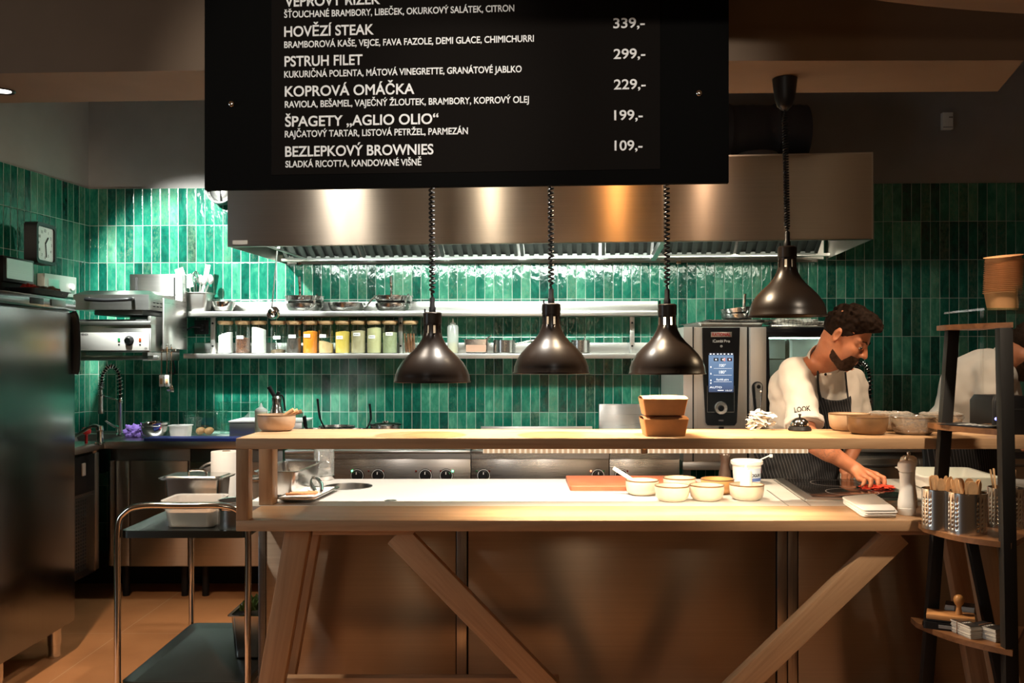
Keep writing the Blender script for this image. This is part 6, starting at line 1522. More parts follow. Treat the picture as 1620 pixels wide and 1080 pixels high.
mb = MB(); mb.loft([rrect(0.28, 0.185, 0.02, 0.166), rrect(0.28, 0.185, 0.02, 0.170), rrect(0.25, 0.155, 0.02, 0.170), rrect(0.24, 0.145, 0.02, 0.176)]); mb.build('lid', M['pan'], t)
MB().tube(catmull([(-0.04, 0, 0.176), (-0.03, 0, 0.192), (0.03, 0, 0.192), (0.04, 0, 0.176)], 6), 0.005, 8).build('lid_handle', M['chrome'], t)
t = thing('paper_roll', 'thick white kitchen paper roll standing on the trolley', 'paper roll', (Xp(358, 4.17), 4.17, zp_ + 0.0005))
MB().lathe([(0.018, 0), (0.067, 0), (0.0675, 0.004), (0.0675, 0.250), (0.066, 0.253), (0.018, 0.253), (0.018, 0.0)], 44).build('roll', M['paper'], t)
MB().lathe([(0.0165, 0.001), (0.0178, 0.001), (0.0178, 0.256), (0.0165, 0.256), (0.0165, 0.001)], 24).build('core', plain('grey_card', (0.40, 0.30, 0.22), 0.8), t)
t = thing('steel_pot', 'steel pot at the right front corner of the trolley top', 'pot', (-1.116, 3.63, zp_ + 0.0005))
MB().lathe([(0, 0), (0.060, 0), (0.066, 0.006), (0.066, 0.115), (0.069, 0.117), (0.063, 0.116), (0.062, 0.008), (0, 0.005)], 40).build('pot_body', M['pan'], t)
MB().tube(catmull([(-0.040, -0.054, 0.085), (-0.03, -0.085, 0.092), (0.01, -0.098, 0.092), (0.03, -0.085, 0.09), (0.036, -0.056, 0.085)], 6), 0.006, 8).build('handle', M['chrome'], t)
t = thing('sieve', 'round steel pot lid leaning behind the paper roll on the trolley', 'lid', (Xp(337, 4.24), 4.245, zp_ + 0.001)); t.name = 'pot_lid'
Ml = Matrix.Translation((0, 0, 0.100)) @ Matrix.Rotation(R(80), 4, 'X')
MB().lathe([(0, 0.0), (0.09, -0.002), (0.098, -0.006), (0.098, -0.010), (0.09, -0.006), (0, -0.004)], 40, M=Ml).lathe([(0.082, 0.002), (0.086, 0.004), (0.088, 0.001)], 40, M=Ml).build('lid_plate', M['pan'], t)
# gastronorm container with lettuce, lower tray
lp_ = Vector((Xp(408, 3.86), 3.86, zs_ + 0.0005))
t = thing('lettuce_container', 'steel gastronorm container filled with green lettuce low on the trolley', 'container', (-1.127, lp_.y + 0.07, zs_ + 0.0007))
gn_pan(MB(), 0.162, 0.25, 0.185, fl=0.014).build('pan_body', M['pan'], t)
random.seed(14)
green = plain('lettuce_green', (0.20, 0.30, 0.07), 0.55, var=0.35, vscale=26); green.node_tree.nodes['Principled BSDF'].inputs['Subsurface Weight'].default_value = 0.0
for k in range(11):
    a = random.uniform(0, 6.28); o_ = Vector((k * 2.3, 0, 5)); cx, cy = random.uniform(-0.035, 0.035), random.uniform(-0.075, 0.075); r0 = random.uniform(0.03, 0.045)
    def f(u, v):
        rr, an = r0 * v, 2 * pi * u
        x, y = rr * cos(an), rr * sin(an)
        z = 0.178 + 0.004 * k * 0.6 + 14 * (x * x + y * y) + 0.012 * v * sin(7 * an + k) + 0.008 * noise.noise(Vector((x * 40, y * 40, k)))
        return (cx + x, cy + y, z)
    free(MB().sheet(f, 26, 6).build('lettuce_leaf', green), t, 'green lettuce leaf in the steel container low on the trolley', 'lettuce', 'lettuce leaves in the container')

# ================================================================ LADDER SHELF at the right
ld = thing('ladder_shelf', 'black iron ladder shelf with four dark wood boards at the right edge', 'shelf', (1.45, 2.86, 0))
LL = lambda x, y, z: (x - 1.45, y - 2.86, z)
def leg(p0, p1, w, t_): MB().bar(LL(*p0), LL(*p1), w, t_, (0, 1, 0), 0.002).build('leg', M['iron'], ld)
leg((1.338, 3.018, 0.0), (1.449, 3.018, 1.512), 0.038, 0.028)
leg((1.484, 2.715, 0.0), (1.463, 2.725, 1.508), 0.040, 0.030)
leg((1.665, 2.985, 0.0), (1.490, 2.985, 0.850), 0.032, 0.022)
def board(z, pts, ext, th=0.017):
    # pts: left point, right front point, right rear, left rear (world x, y); the front edge bulges
    A, B_, C_, D_ = [Vector((*p, 0)) for p in pts]; n = Vector((B_.y - A.y, -(B_.x - A.x), 0)).normalized()
    if n.y > 0: n = -n
    fr = [A.lerp(B_, k / 16) + n * ext * sin(pi * k / 16) for k in range(17)]
    P = [(p.x - 1.45, p.y - 2.86) for p in fr + [C_, D_]]
    return MB().prism(P, z - th, z).build('shelf_board', M['walnut'], ld)
board(1.5245, [(1.392, 2.950), (1.480, 2.705), (1.52, 2.985), (1.405, 3.035)], 0.012, 0.016)
S2, S3, S4 = 1.203, 0.868, 0.553
board(S2, [(1.366, 2.965), (1.462, 2.710), (1.560, 2.985), (1.375, 3.035)], 0.016)
board(S3, [(1.332, 2.970), (1.475, 2.705), (1.66, 2.90), (1.345, 3.037)], 0.040)
board(S4, [(1.312, 2.980), (1.470, 2.690), (1.64, 2.93), (1.32, 3.037)], 0.030)
# leaflets on the second board
M['leaflet'] = plain('black_printed_leaflet', (0.02, 0.02, 0.022), 0.35)
for k in range(3):
    o = MB().box((-0.055, -0.085, 0), (0.055, 0.085, 0.0012)).build('leaflet', M['leaflet'], loc=(1.445 + 0.004 * k, 2.88 - 0.004 * k, S2 + 0.0006 + 0.0016 * k), rz=R(24 + 5 * k))
    tag(o, ('bottom', 'middle', 'topmost')[k] + ' black printed leaflet lying on the second board of the ladder shelf', 'leaflet', 'leaflets on the ladder shelf')
    if k == 2:
        mb = MB()
        for q in range(5): mb.box((-0.045, -0.06 + q * 0.022, 0.0012), (0.02 + 0.01 * (q % 3), -0.053 + q * 0.022, 0.0015))
        mb.build('print_lines', M['letters'], o)
# perforated cutlery holders with wooden cutlery
M['cup_steel'] = steel('cup_steel', (0.66, 0.64, 0.61), 0.24, 0.0, lines=0)
def holder(label, x, y, hr_, hh):
    t = thing('cutlery_holder', label, 'cutlery holder', (x, y, S3 + 0.0006), 0, 'perforated cutlery holders')
    mb = MB(); seg = 96; zs = [0.0]
    rows = 7; z = 0.010; lv = [0.0, 0.008]
    for k in range(rows): lv += [0.016 + k * 0.0135, 0.016 + k * 0.0135 + 0.0055]
    lv += [hh - 0.002, hh]
    rings = [mb._v([(hr_ * cos(2 * pi * k / seg), hr_ * sin(2 * pi * k / seg), z) for k in range(seg)], None) for z in lv]
    for i, (a, b_) in enumerate(zip(rings, rings[1:])):
        hole_row = i >= 2 and i % 2 == 0 and i < 2 + 2 * rows
        for k in range(seg):
            if hole_row and (k % 24) in (1, 5, 9): continue
            mb._f((a[k], a[(k + 1) % seg], b_[(k + 1) % seg], b_[k]))
    mb._f(list(reversed(rings[0])))
    o = mb.build('perforated_cup', M['cup_steel'], t, angle=60); md = o.modifiers.new('solid', 'SOLIDIFY'); md.thickness = 0.001
    MB().lathe([(hr_ - 0.0012, hh - 0.001), (hr_ + 0.001, hh - 0.001), (hr_ + 0.001, hh + 0.001), (hr_ - 0.0012, hh + 0.001), (hr_ - 0.0012, hh - 0.001)], 48).build('rim', M['chrome'], t)
    return t
HR, HHt = 0.0585, 0.127
H1 = (Xp(1485, 2.945) , 2.942); H2 = (Xp(1529.5, 2.868), 2.868); H3 = (1.598, 2.965)
holder('left perforated steel holder full of flat wooden handles', *H1, 0.052, HHt)
holder('front perforated steel holder with pale wooden spoons, in the middle', *H2, HR, HHt)
holder('right perforated steel holder with thin sticks, behind the ladder leg', *H3, 0.054, HHt)
def cutlery(n, c, rad, kind, label, group, seed, top):
    random.seed(seed); proto = None
    for k in range(n):
        a = 2 * pi * k / n + random.uniform(-0.3, 0.3); rr = rad * random.uniform(0.45, 0.85)
        b0 = Vector((c[0] + rr * 0.55 * cos(a + 0.4), c[1] + rr * 0.55 * sin(a + 0.4), S3 + 0.0025)); b1 = Vector((c[0] + rr * 1.12 * cos(a), c[1] + rr * 1.05 * sin(a), S3 + top + random.uniform(-0.012, 0.012)))
        L_ = 0.165
        mb = MB()
        if kind == 'stick': mb.box((-0.0025, -0.0025, 0), (0.0025, 0.0025, 0.185), 0.0006)
        else:
            w0, w1 = (0.0055, 0.0105) if kind == 'handle' else (0.0045, 0.014)
            prof = [(w0, 0), (w0, 0.08), (w0 + (w1 - w0) * 0.5, 0.115), (w1, 0.140), (w1 * 0.92, 0.155), (w1 * 0.6, 0.163), (w1 * 0.2, 0.166)]
            mb.loft([[(-w_, -0.0009, z), (w_, -0.0009, z), (w_, 0.0009, z), (-w_, 0.0009, z)] for w_, z in prof])
        if proto is None: o = proto = mb.build('wooden_' + {'handle': 'knife', 'spoon': 'spoon', 'stick': 'stirrer'}[kind], M['wood_cut'])
        else: mb.bm.free(); o = proto.copy(); COL.objects.link(o)
        d_ = (b1 - b0).normalized(); o.location = b0
        o.rotation_euler = (d_.to_track_quat('Z', 'Y').to_matrix() @ Matrix.Rotation(random.uniform(-0.6, 0.6), 3, 'Z')).to_euler()
        tag(o, label, 'cutlery', group)
cutlery(11, H1, 0.046, 'handle', 'flat pale wooden knife sticking out of the left perforated holder', 'wooden knives in the left holder', 5, 0.150)
cutlery(12, H2, 0.052, 'spoon', 'pale wooden spoon sticking out of the front perforated holder', 'wooden spoons in the front holder', 6, 0.155)
cutlery(9, H3, 0.048, 'stick', 'thin wooden stirrer sticking out of the right perforated holder', 'wooden stirrers in the right holder', 7, 0.175)
# paper sachets among the spoons
# bottom board: stamp, stamp pad, bundles of cards
Mst = R(-26)
p = Vector((1.392, 2.920, S4 + 0.0006))
t = thing('stamp_pad', 'black stamp pad with grey label on the lowest visible ladder board', 'stamp pad', p, Mst)
MB().loft([rrect(0.150, 0.085, 0.008, 0), rrect(0.150, 0.085, 0.008, 0.022)]).build('pad_case', M['black'], t)
MB().box((-0.03, -0.0445, 0.006), (0.06, -0.0425, 0.016)).build('label', plain('grey_label', (0.22, 0.22, 0.22), 0.4), t)
t = thing('wooden_stamp', 'wooden hand stamp with turned knob handle lying on the stamp pad', 'stamp', p + Vector((0.006, -0.002, 0.0235)), Mst)
MB().box((-0.072, -0.038, 0), (0.068, 0.038, 0.006), 0.001).build('rubber_plate', M['black'], t)
MB().box((-0.072, -0.038, 0.006), (0.068, 0.038, 0.022), 0.002).build('stamp_block', plain('pear_wood', (0.50, 0.24, 0.09), 0.5, var=0.08, vscale=50), t)
MB().lathe([(0, 0.022), (0.011, 0.022), (0.010, 0.030), (0.007, 0.042), (0.0075, 0.048), (0.014, 0.058), (0.0165, 0.068), (0.014, 0.078), (0.007, 0.084), (0, 0.085)], 28, c=(0.022, 0.0, 0)).build('handle', plain('beech_wood', (0.50, 0.24, 0.08), 0.4), t)
M['card_edge'] = plain('white_card_edges', (0.60, 0.57, 0.52), 0.8); M['band'] = plain('brown_rubber_band', (0.22, 0.10, 0.05), 0.7)
def cards(label, x, y, z, rz, n, L_, W_, txt=True, dark=True):
    t = thing('business_card_bundle', label, 'card bundle', (x, y, z), R(rz), 'bundles of business cards')
    random.seed(int(x * 1000) + n); mb = MB()
    th = 0.0022
    for k in range(n): ox_, oy_ = random.uniform(-0.0016, 0.0016), random.uniform(-0.002, 0.002); mb.box((-W_ / 2 + ox_, -L_ / 2 + oy_, k * th), (W_ / 2 + ox_, L_ / 2 + oy_, k * th + th * 0.8))
    mb.build('cards', M['card_edge'], t)
    tp = MB().box((-W_ / 2, -L_ / 2, n * th), (W_ / 2, L_ / 2, n * th + 0.0008)).build('top_card', M['leaflet'] if dark else M['card_edge'], t)
    if txt: text('LOOK', M['letters'], tp, (-W_ * 0.36, -0.006, n * th + 0.0010), width=W_ * 0.72, rot=(0, 0, 0), bold=0.01, ext=0.0)
    zt2 = n * th + 0.0014
    MB().tube([(-W_ / 2 - 0.002, 0.014, 0.0018), (W_ / 2 + 0.002, 0.014, 0.0018), (W_ / 2 + 0.002, 0.014, zt2), (-W_ / 2 - 0.002, 0.014, zt2)], 0.0014, 6, closed=True).build('rubber_band', M['band'], t)
    return t
z4 = S4 + 0.0006
cards('back left bundle of business cards, lower one carrying another bundle', 1.462, 2.985, z4, 68, 16, 0.085, 0.055)
cards('business card bundle lying on top of the back left bundle', 1.457, 2.982, z4 + 0.040, 62, 8, 0.085, 0.055)
cards('front bundle of white edged cards next to the wooden stamp', 1.410, 2.845, z4, 14, 17, 0.085, 0.042)
cards('rightmost bundle of white edged cards, beside the black ladder leg', 1.466, 2.815, z4, 24, 17, 0.085, 0.050)
# ================================================================ PEOPLE (signed distance fields turned into meshes)
import openvdb
class Field:
    def __init__(s, lo, hi, vx):
        s.lo, s.vx = np.array(lo, np.float32), vx
        n = [int(math.ceil((h - l) / vx)) + 1 for l, h in zip(lo, hi)]
        s.ax = [s.lo[i] + vx * np.arange(n[i], dtype=np.float32) for i in range(3)]
        s.D = np.full(n, 0.3, np.float32)
    def sl(s, lo, hi):
        out = []
        for i in range(3):
            a = max(0, int((lo[i] - s.lo[i]) / s.vx)); b = min(len(s.ax[i]), int((hi[i] - s.lo[i]) / s.vx) + 2); out.append(slice(a, max(a, b)))
        return tuple(out)
    def co(s, S): return np.meshgrid(s.ax[0][S[0]], s.ax[1][S[1]], s.ax[2][S[2]], indexing='ij')
    def join(s, S, d, k, sub=False):
        a = s.D[S]
        if sub:
            h = np.clip(0.5 - 0.5 * (a + d) / k, 0, 1) if k else None
            s.D[S] = (a * (1 - h) - d * h + k * h * (1 - h)) if k else np.maximum(a, -d)
        else:
            h = np.clip(0.5 + 0.5 * (d - a) / k, 0, 1) if k else None
            s.D[S] = (d * (1 - h) + a * h - k * h * (1 - h)) if k else np.minimum(a, d)
    def cap(s, a, b, r0, r1=None, k=0.02, sub=False):
        a, b = np.array(a, np.float32), np.array(b, np.float32); r1 = r0 if r1 is None else r1; m = max(r0, r1) + k * 1.5 + 0.02
        S = s.sl(np.minimum(a, b) - m, np.maximum(a, b) + m); X, Y, Z = s.co(S)
        ba = b - a; L2 = float(ba @ ba) + 1e-12
        h = np.clip(((X - a[0]) * ba[0] + (Y - a[1]) * ba[1] + (Z - a[2]) * ba[2]) / L2, 0, 1)
        d = np.sqrt((X - a[0] - ba[0] * h) ** 2 + (Y - a[1] - ba[1] * h) ** 2 + (Z - a[2] - ba[2] * h) ** 2) - (r0 + (r1 - r0) * h)
        s.join(S, d, k, sub); return s
    def ell(s, c, r, k=0.02, fr=None, sub=False):
        c = np.array(c, np.float32); m = max(r) + k * 1.5 + 0.02
        S = s.sl(c - m, c + m); X, Y, Z = s.co(S); X, Y, Z = X - c[0], Y - c[1], Z - c[2]
        if fr is not None: X, Y, Z = [X * v[0] + Y * v[1] + Z * v[2] for v in fr]
        k0 = np.sqrt((X / r[0]) ** 2 + (Y / r[1]) ** 2 + (Z / r[2]) ** 2) + 1e-6
        k1 = np.sqrt((X / r[0] ** 2) ** 2 + (Y / r[1] ** 2) ** 2 + (Z / r[2] ** 2) ** 2) + 1e-6
        s.join(S, k0 * (k0 - 1) / k1, k, sub); return s
    def all(s): return s.co((slice(None),) * 3)
    def cut(s, c, n, k=0.0):
        X, Y, Z = s.all(); d = (X - c[0]) * n[0] + (Y - c[1]) * n[1] + (Z - c[2]) * n[2]; s.D = np.maximum(s.D, d); return s
    def sample(s, p):
        f = [(p[i] - s.lo[i]) / s.vx for i in range(3)]
        i0 = [min(max(int(x), 0), n - 2) for x, n in zip(f, s.D.shape)]; t = [min(max(x - i, 0), 1) for x, i in zip(f, i0)]
        r = 0.0
        for a in (0, 1):
            for b in (0, 1):
                for c in (0, 1):
                    r += s.D[i0[0] + a, i0[1] + b, i0[2] + c] * (t[0] if a else 1 - t[0]) * (t[1] if b else 1 - t[1]) * (t[2] if c else 1 - t[2])
        return float(r)
    def surf(s, px, py, off=0.0, d0=3.4, d1=4.8):
        """first depth along the sight line where the field falls under off"""
        d = d0
        while d < d1:
            v = s.sample(at(px, py, d)) - off
            if v < 0.0008: return d
            d += max(0.001, min(v * 0.8, 0.05))
        return None
    def mesh(s, name, mat, parent=None, org=(0, 0, 0), smooth=0):
        D = s.D.copy()
        for i in range(3):
            ix = [slice(None)] * 3; ix[i] = 0; D[tuple(ix)] = np.maximum(D[tuple(ix)], s.vx); ix[i] = -1; D[tuple(ix)] = np.maximum(D[tuple(ix)], s.vx)
        g = openvdb.FloatGrid(0.3); g.copyFromArray(D.astype(np.float64) if False else D)
        pts, tri, quads = g.convertToPolygons(isovalue=0.0, adaptivity=0.0)
        P = np.asarray(pts, np.float64) * s.vx + s.lo - np.array(org)
        Q = np.asarray(quads, np.int32)
        me = bpy.data.meshes.new(name); me.from_pydata([], [], [])
        me.vertices.add(len(P)); me.vertices.foreach_set('co', P.astype(np.float32).ravel())
        n = len(Q); me.loops.add(n * 4); me.loops.foreach_set('vertex_index', Q[:, ::-1].astype(np.int32).ravel())
        me.polygons.add(n); me.polygons.foreach_set('loop_start', np.arange(0, n * 4, 4, dtype=np.int32))
        me.polygons.foreach_set('use_smooth', np.ones(n, bool))
        me.update(calc_edges=True); me.validate(); me.materials.append(mat)
        bm = bmesh.new(); bm.from_mesh(me); bmesh.ops.recalc_face_normals(bm, faces=bm.faces); bm.to_mesh(me); bm.free()
        o = bpy.data.objects.new(name, me); COL.objects.link(o)
        if parent is not None: o.parent = parent
        else: o.location = org
        if smooth:
            md = o.modifiers.new('smooth', 'SMOOTH'); md.iterations = smooth; md.factor = 0.5
        return o
def wob(X, Y, Z, f, ph=0.0):
    return (np.sin(X * f + 1.7 * np.sin(Y * f * 0.7 + ph)) + np.sin(Y * f * 1.1 + 1.3 * np.sin(Z * f * 0.8 + ph)) + np.sin(Z * f * 0.9 + 1.5 * np.sin(X * f * 0.6 + ph))) / 3
def frame(yaw, pitch, roll=0.0):
    """head frame: forward, up, left; yaw 0 looks at the camera, positive yaw turns to the right of the picture"""
    fh = Vector((sin(yaw), -cos(yaw), 0)); f = fh * cos(pitch) - Vector((0, 0, 1)) * sin(pitch); u = fh * sin(pitch) + Vector((0, 0, 1)) * cos(pitch); l = u.cross(f)
    q = Matrix.Rotation(roll, 3, f); return f, q @ u, q @ l
def head(F_, H, fr):
    f, u, l = fr
    P = lambda a, b, c: H + f * a + l * b + u * c
    E = (f, l, u)
    F_.ell(P(-0.008, 0, 0.030), (0.098, 0.076, 0.090), 0.02, E)
    F_.ell(P(0.028, 0, -0.048), (0.064, 0.058, 0.074), 0.03, E)
    F_.ell(P(0.074, 0, -0.104), (0.022, 0.026, 0.020), 0.03, E)
    for s_ in (-1, 1):
        F_.cap(P(-0.005, s_ * 0.056, -0.05), P(0.066, s_ * 0.020, -0.105), 0.020, 0.018, 0.025)
        F_.ell(P(0.066, s_ * 0.040, -0.032), (0.024, 0.022, 0.024), 0.025, E)
        F_.cap(P(0.082, s_ * 0.012, 0.022), P(0.070, s_ * 0.050, 0.020), 0.012, 0.010, 0.018)
        F_.ell(P(0.101, s_ * 0.031, -0.002), (0.016, 0.017, 0.011), 0.012, E, sub=True)
        F_.ell(P(0.0795, s_ * 0.032, 0.0015), (0.0135, 0.0150, 0.0125), 0.004, E)
    F_.cap(P(0.090, 0, 0.012), P(0.1165, 0, -0.030), 0.0085, 0.0115, 0.012)
    for s_ in (-1, 1): F_.ell(P(0.103, s_ * 0.012, -0.034), (0.011, 0.008, 0.008), 0.008, E)
    F_.ell(P(0.070, 0, -0.066), (0.032, 0.034, 0.030), 0.02, E)
    F_.cap(P(0.100, -0.014, -0.0655), P(0.100, 0.014, -0.0655), 0.0058, None, 0.006)
    F_.cap(P(0.0985, -0.013, -0.0765), P(0.0985, 0.013, -0.0765), 0.0065, None, 0.006)
    for s_ in (-1, 1):
        e = Matrix.Rotation(s_ * 0.5, 3, u); E2 = (e @ f, e @ l, u)
        F_.ell(P(-0.012, s_ * 0.079, -0.008), (0.020, 0.009, 0.032), 0.008, E2)
        F_.ell(P(-0.006, s_ * 0.088, -0.008), (0.010, 0.006, 0.018), 0.005, E2, sub=True)
    return P, E
def finger(F_, pts, r0, r1, k=0.006):
    for i, (a, b) in enumerate(zip(pts, pts[1:])):
        n = len(pts) - 1; F_.cap(a, b, r0 + (r1 - r0) * i / n, r0 + (r1 - r0) * (i + 1) / n, k if i == 0 else 0.003)
m, nt, b = new_mat('skin'); M['skin'] = m
v = noise_(nt, objco(nt), 26, 4); 
nt.links.new(ramp(nt, v, [(0.3, (0.44, 0.165, 0.082)), (0.7, (0.53, 0.215, 0.112))]), b.inputs['Base Color']); b.inputs['Roughness'].default_value = 0.48
b.inputs['Subsurface Weight'].default_value = 0.15; b.inputs['Subsurface Radius'].default_value = (0.01, 0.004, 0.002); b.inputs['Subsurface Scale'].default_value = 0.5
M['hair'] = plain('dark_brown_hair', (0.012, 0.0065, 0.0042), 0.8, spec=0.12, var=0.5, vscale=90)
M['beard'] = plain('dark_beard', (0.034, 0.018, 0.011), 0.85, spec=0.15, var=0.4, vscale=160)
M['jacket'] = plain('white_chef_cotton', (0.70, 0.66, 0.61), 0.85, sheen=0.1, bmp=0.0004, bscale=500)
M['apron'] = stripes('pinstriped_apron', (0.007, 0.008, 0.011), (0.13, 0.13, 0.14), 0.0125, 0.11, axis=0, slant=0.25)
M['trousers'] = plain('black_trousers', (0.012, 0.012, 0.014), 0.85)

# ---------------------------------------------------------------- the cook wiping the hob
o0 = at(1250, CY, 4.36); ORG = (o0.x, 4.36, 0.0)
H = at(1338, 530, 3.86); fr1 = frame(R(54), R(35))
NB = at(1305, 574, 4.03)                                        # base of the neck
SR, SL = at(1258, 592, 4.01), at(1349, 604, 4.20)
ER, WR_ = at(1276, 692, 3.84), at(1352, 741, 3.80)
EL, WL_ = at(1362, 683, 4.23), at(1341, 731, 4.12)
B = Field((1.02, 3.55, 0.84), (1.72, 4.50, 1.70), 0.0036)
P, E = head(B, H, fr1)
B.cap(P(-0.030, 0, -0.055), NB, 0.054, 0.060, 0.03)
B.cap(NB, SR, 0.055, 0.055, 0.03).cap(NB, SL, 0.055, 0.05, 0.03)
CHc, BEc = at(1292, 640, 4.16), at(1262, 712, 4.28)
B.ell(CHc, (0.15, 0.10, 0.16), 0.04).ell(BEc, (0.14, 0.10, 0.13), 0.05)
B.cap(SR, ER, 0.050, 0.043, 0.03).cap(ER, WR_, 0.043, 0.0285, 0.02).cap(ER, ER.lerp(WR_, 0.45), 0.045, 0.040, 0.02)
B.cap(SL, EL, 0.046, 0.040, 0.03).cap(EL, WL_, 0.040, 0.027, 0.02)
# right hand closing on the cloth
KN = [at(1386, 750.5, 3.795), at(1377.5, 751, 3.762), at(1368, 753.5, 3.742), at(1359.5, 757, 3.730)]
TP = [at(1399, 766.0, 3.752), at(1388, 769.5, 3.712), at(1376, 769.5, 3.700), at(1364.5, 767.5, 3.697)]
for i, (kn, tp) in enumerate(zip(KN, TP)):
    B.cap(WR_ + (kn - WR_) * 0.15, kn, 0.0185, 0.0125, 0.014)
    md = kn.lerp(tp, 0.50) + Vector((0.010, -0.012, 0.008)); m2 = kn.lerp(tp, 0.80) + Vector((0.006, -0.006, 0.003))
    finger(B, [kn, md, m2, tp], 0.0108 if i < 3 else 0.0095, 0.0080 if i < 3 else 0.0072)
tb_ = WR_.lerp(KN[0], 0.35) + Vector((0.004, 0.018, -0.006))
finger(B, [tb_, at(1388, 756, 3.835), at(1400, 764, 3.80)], 0.0125, 0.0088)
# left hand resting on the table edge
KL = [at(1347, 742, 4.075), at(1342, 743, 4.065), at(1336.5, 743.5, 4.062), at(1332, 744, 4.066)]
for i, kn in enumerate(KL):
    B.cap(WL_, kn, 0.017, 0.012, 0.012)
    tp = kn + Vector((-0.004, -0.018, -0.034)); finger(B, [kn, kn.lerp(tp, 0.5) + Vector((0, -0.012, 0.004)), tp], 0.0098, 0.0075)
finger(B, [WL_ + Vector((0.018, -0.01, -0.012)), at(1353, 744, 4.06), at(1352, 752, 4.045)], 0.0115, 0.0085)
chef = B.mesh('person', M['skin'], None, ORG, smooth=2)
tag(chef, 'bearded cook in white jacket and striped apron wiping the hob with a red cloth', 'person')
# tattoo on the forearm: part of the skin material
pt = ER.lerp(WR_, 0.42) - Vector(ORG)
nt = M['skin'].node_tree; b = nt.nodes['Principled BSDF']; base = b.inputs['Base Color'].links[0].from_socket
tc = nt.nodes.new('ShaderNodeTexCoord'); vm = nt.nodes.new('ShaderNodeVectorMath'); vm.operation = 'DISTANCE'; nt.links.new(tc.outputs['Object'], vm.inputs[0]); vm.inputs[1].default_value = pt
near = math_(nt, 'SUBTRACT', 1.0, math_(nt, 'DIVIDE', vm.outputs['Value'], 0.075), clamp=True)
pat = ramp(nt, noise_(nt, objco(nt), 55, 3, 0.6, 1.2), [(0.52, (0, 0, 0)), (0.56, (1, 1, 1))])
nt.links.new(mixc(nt, math_(nt, 'MULTIPLY', math_(nt, 'MULTIPLY', near, pat), 0.85, clamp=True), base, (0.09, 0.085, 0.075)), b.inputs['Base Color'])
org = Vector(ORG)
# eyes, brows
for s_ in (-1, 1):
    c = P(0.0805, s_ * 0.032, -0.0012) - org
    mb = MB(); mb.ball(c, 0.0128, 20); mb.build('eyeball', plain('eye_white', (0.62, 0.55, 0.50), 0.25), chef)
    mb = MB(); mb.ball(c + fr1[0] * 0.0094 - fr1[1] * 0.0050, 0.0048, 14); mb.build('iris', M['hair'], chef)
    pts = [P(0.0975, s_ * 0.014, 0.019) - org, P(0.0945, s_ * 0.030, 0.0245) - org, P(0.083, s_ * 0.047, 0.022) - org]
    MB().tube(catmull(pts, 5), [0.0035] * 6 + [0.0022] * 5, 8).build('eyebrow', M['beard'], chef)
    pts = [P(0.0925, s_ * 0.021, -0.0030) - org, P(0.0945, s_ * 0.032, -0.0060) - org, P(0.0885, s_ * 0.043, -0.0030) - org]
    MB().tube(catmull(pts, 5), 0.0016, 6).build('eyelash', M['beard'], chef)
pts = [P(0.1035, q * 0.0145, -0.0712 - 0.001 * abs(q)) - org for q in (-1.1, -0.5, 0, 0.5, 1.1)]
MB().tube(catmull(pts, 4), 0.0022, 6).build('mouth_line', plain('lip_red', (0.22, 0.065, 0.045), 0.5), chef)
def hair_part(H, fr, lo_hi, beard, org, parent, body, long_top=1.0):
    f, u, l = fr
    hv = Field(*lo_hi, 0.0030)
    X, Y, Z = hv.all(); X, Y, Z = X - H.x, Y - H.y, Z - H.z
    a = X * f.x + Y * f.y + Z * f.z; b_ = X * l.x + Y * l.y + Z * l.z; c = X * u.x + Y * u.y + Z * u.z
    def el(ca, cb, cc, ra, rb, rc):
        k0 = np.sqrt(((a - ca) / ra) ** 2 + ((b_ - cb) / rb) ** 2 + ((c - cc) / rc) ** 2) + 1e-6
        k1 = np.sqrt(((a - ca) / ra ** 2) ** 2 + ((b_ - cb) / rb ** 2) ** 2 + ((c - cc) / rc ** 2) ** 2) + 1e-6
        return k0 * (k0 - 1) / k1
    d = el(-0.010, 0, 0.032, 0.1025, 0.0805, 0.0945)
    top = el(0.022, 0, 0.088, 0.090, 0.078, 0.052 * long_top)
    k = 0.02; h = np.clip(0.5 + 0.5 * (top - d) / k, 0, 1); d = top * (1 - h) + d * h - k * h * (1 - h)
    curl = wob(X, Y, Z, 210.0) * 0.0055 + wob(X, Y, Z, 95.0, 1.0) * 0.006
    d = d + curl * np.clip((c + 0.01) / 0.06, 0.12, 1.0)
    line = 0.070 + 0.74 * (a - 0.088) - 0.018 * np.clip((np.abs(b_) - 0.05) / 0.03, 0, 1)
    hv.D = np.maximum(d, (line - c) * 0.7).astype(np.float32)
    hv.mesh('hair', M['hair'], parent, tuple(org))
    if beard:
        bv = Field(*lo_hi, 0.0030)
        S = bv.all(); 
        # sample the body field on this grid (nearest)
        idx = [np.clip(np.rint((S[i] - body.lo[i]) / body.vx).astype(int), 0, body.D.shape[i] - 1) for i in range(3)]
        hd = body.D[idx[0], idx[1], idx[2]]
        up = -0.064 - 0.44 * np.clip(a, 0, 0.06)
        up = up + (-0.0505 - up) * np.clip((a - 0.058) / 0.022, 0, 1)
        lip = np.sqrt(((a - 0.104) / 0.030) ** 2 + (b_ / 0.0195) ** 2 + ((c + 0.0715) / 0.0115) ** 2) - 1
        d = hd - 0.0036 + wob(X, Y, Z, 260.0) * 0.0016
        d = np.maximum(d, (c - up)); d = np.maximum(d, -(a - 0.004)); d = np.maximum(d, -0.150 - c); d = np.maximum(d, -lip * 0.012)
        neckcut = (-(a - 0.02) * 0.55 - (c + 0.118)); d = np.maximum(d, neckcut)
        bv.D = d.astype(np.float32); bv.mesh('beard', M['beard'], parent, tuple(org))
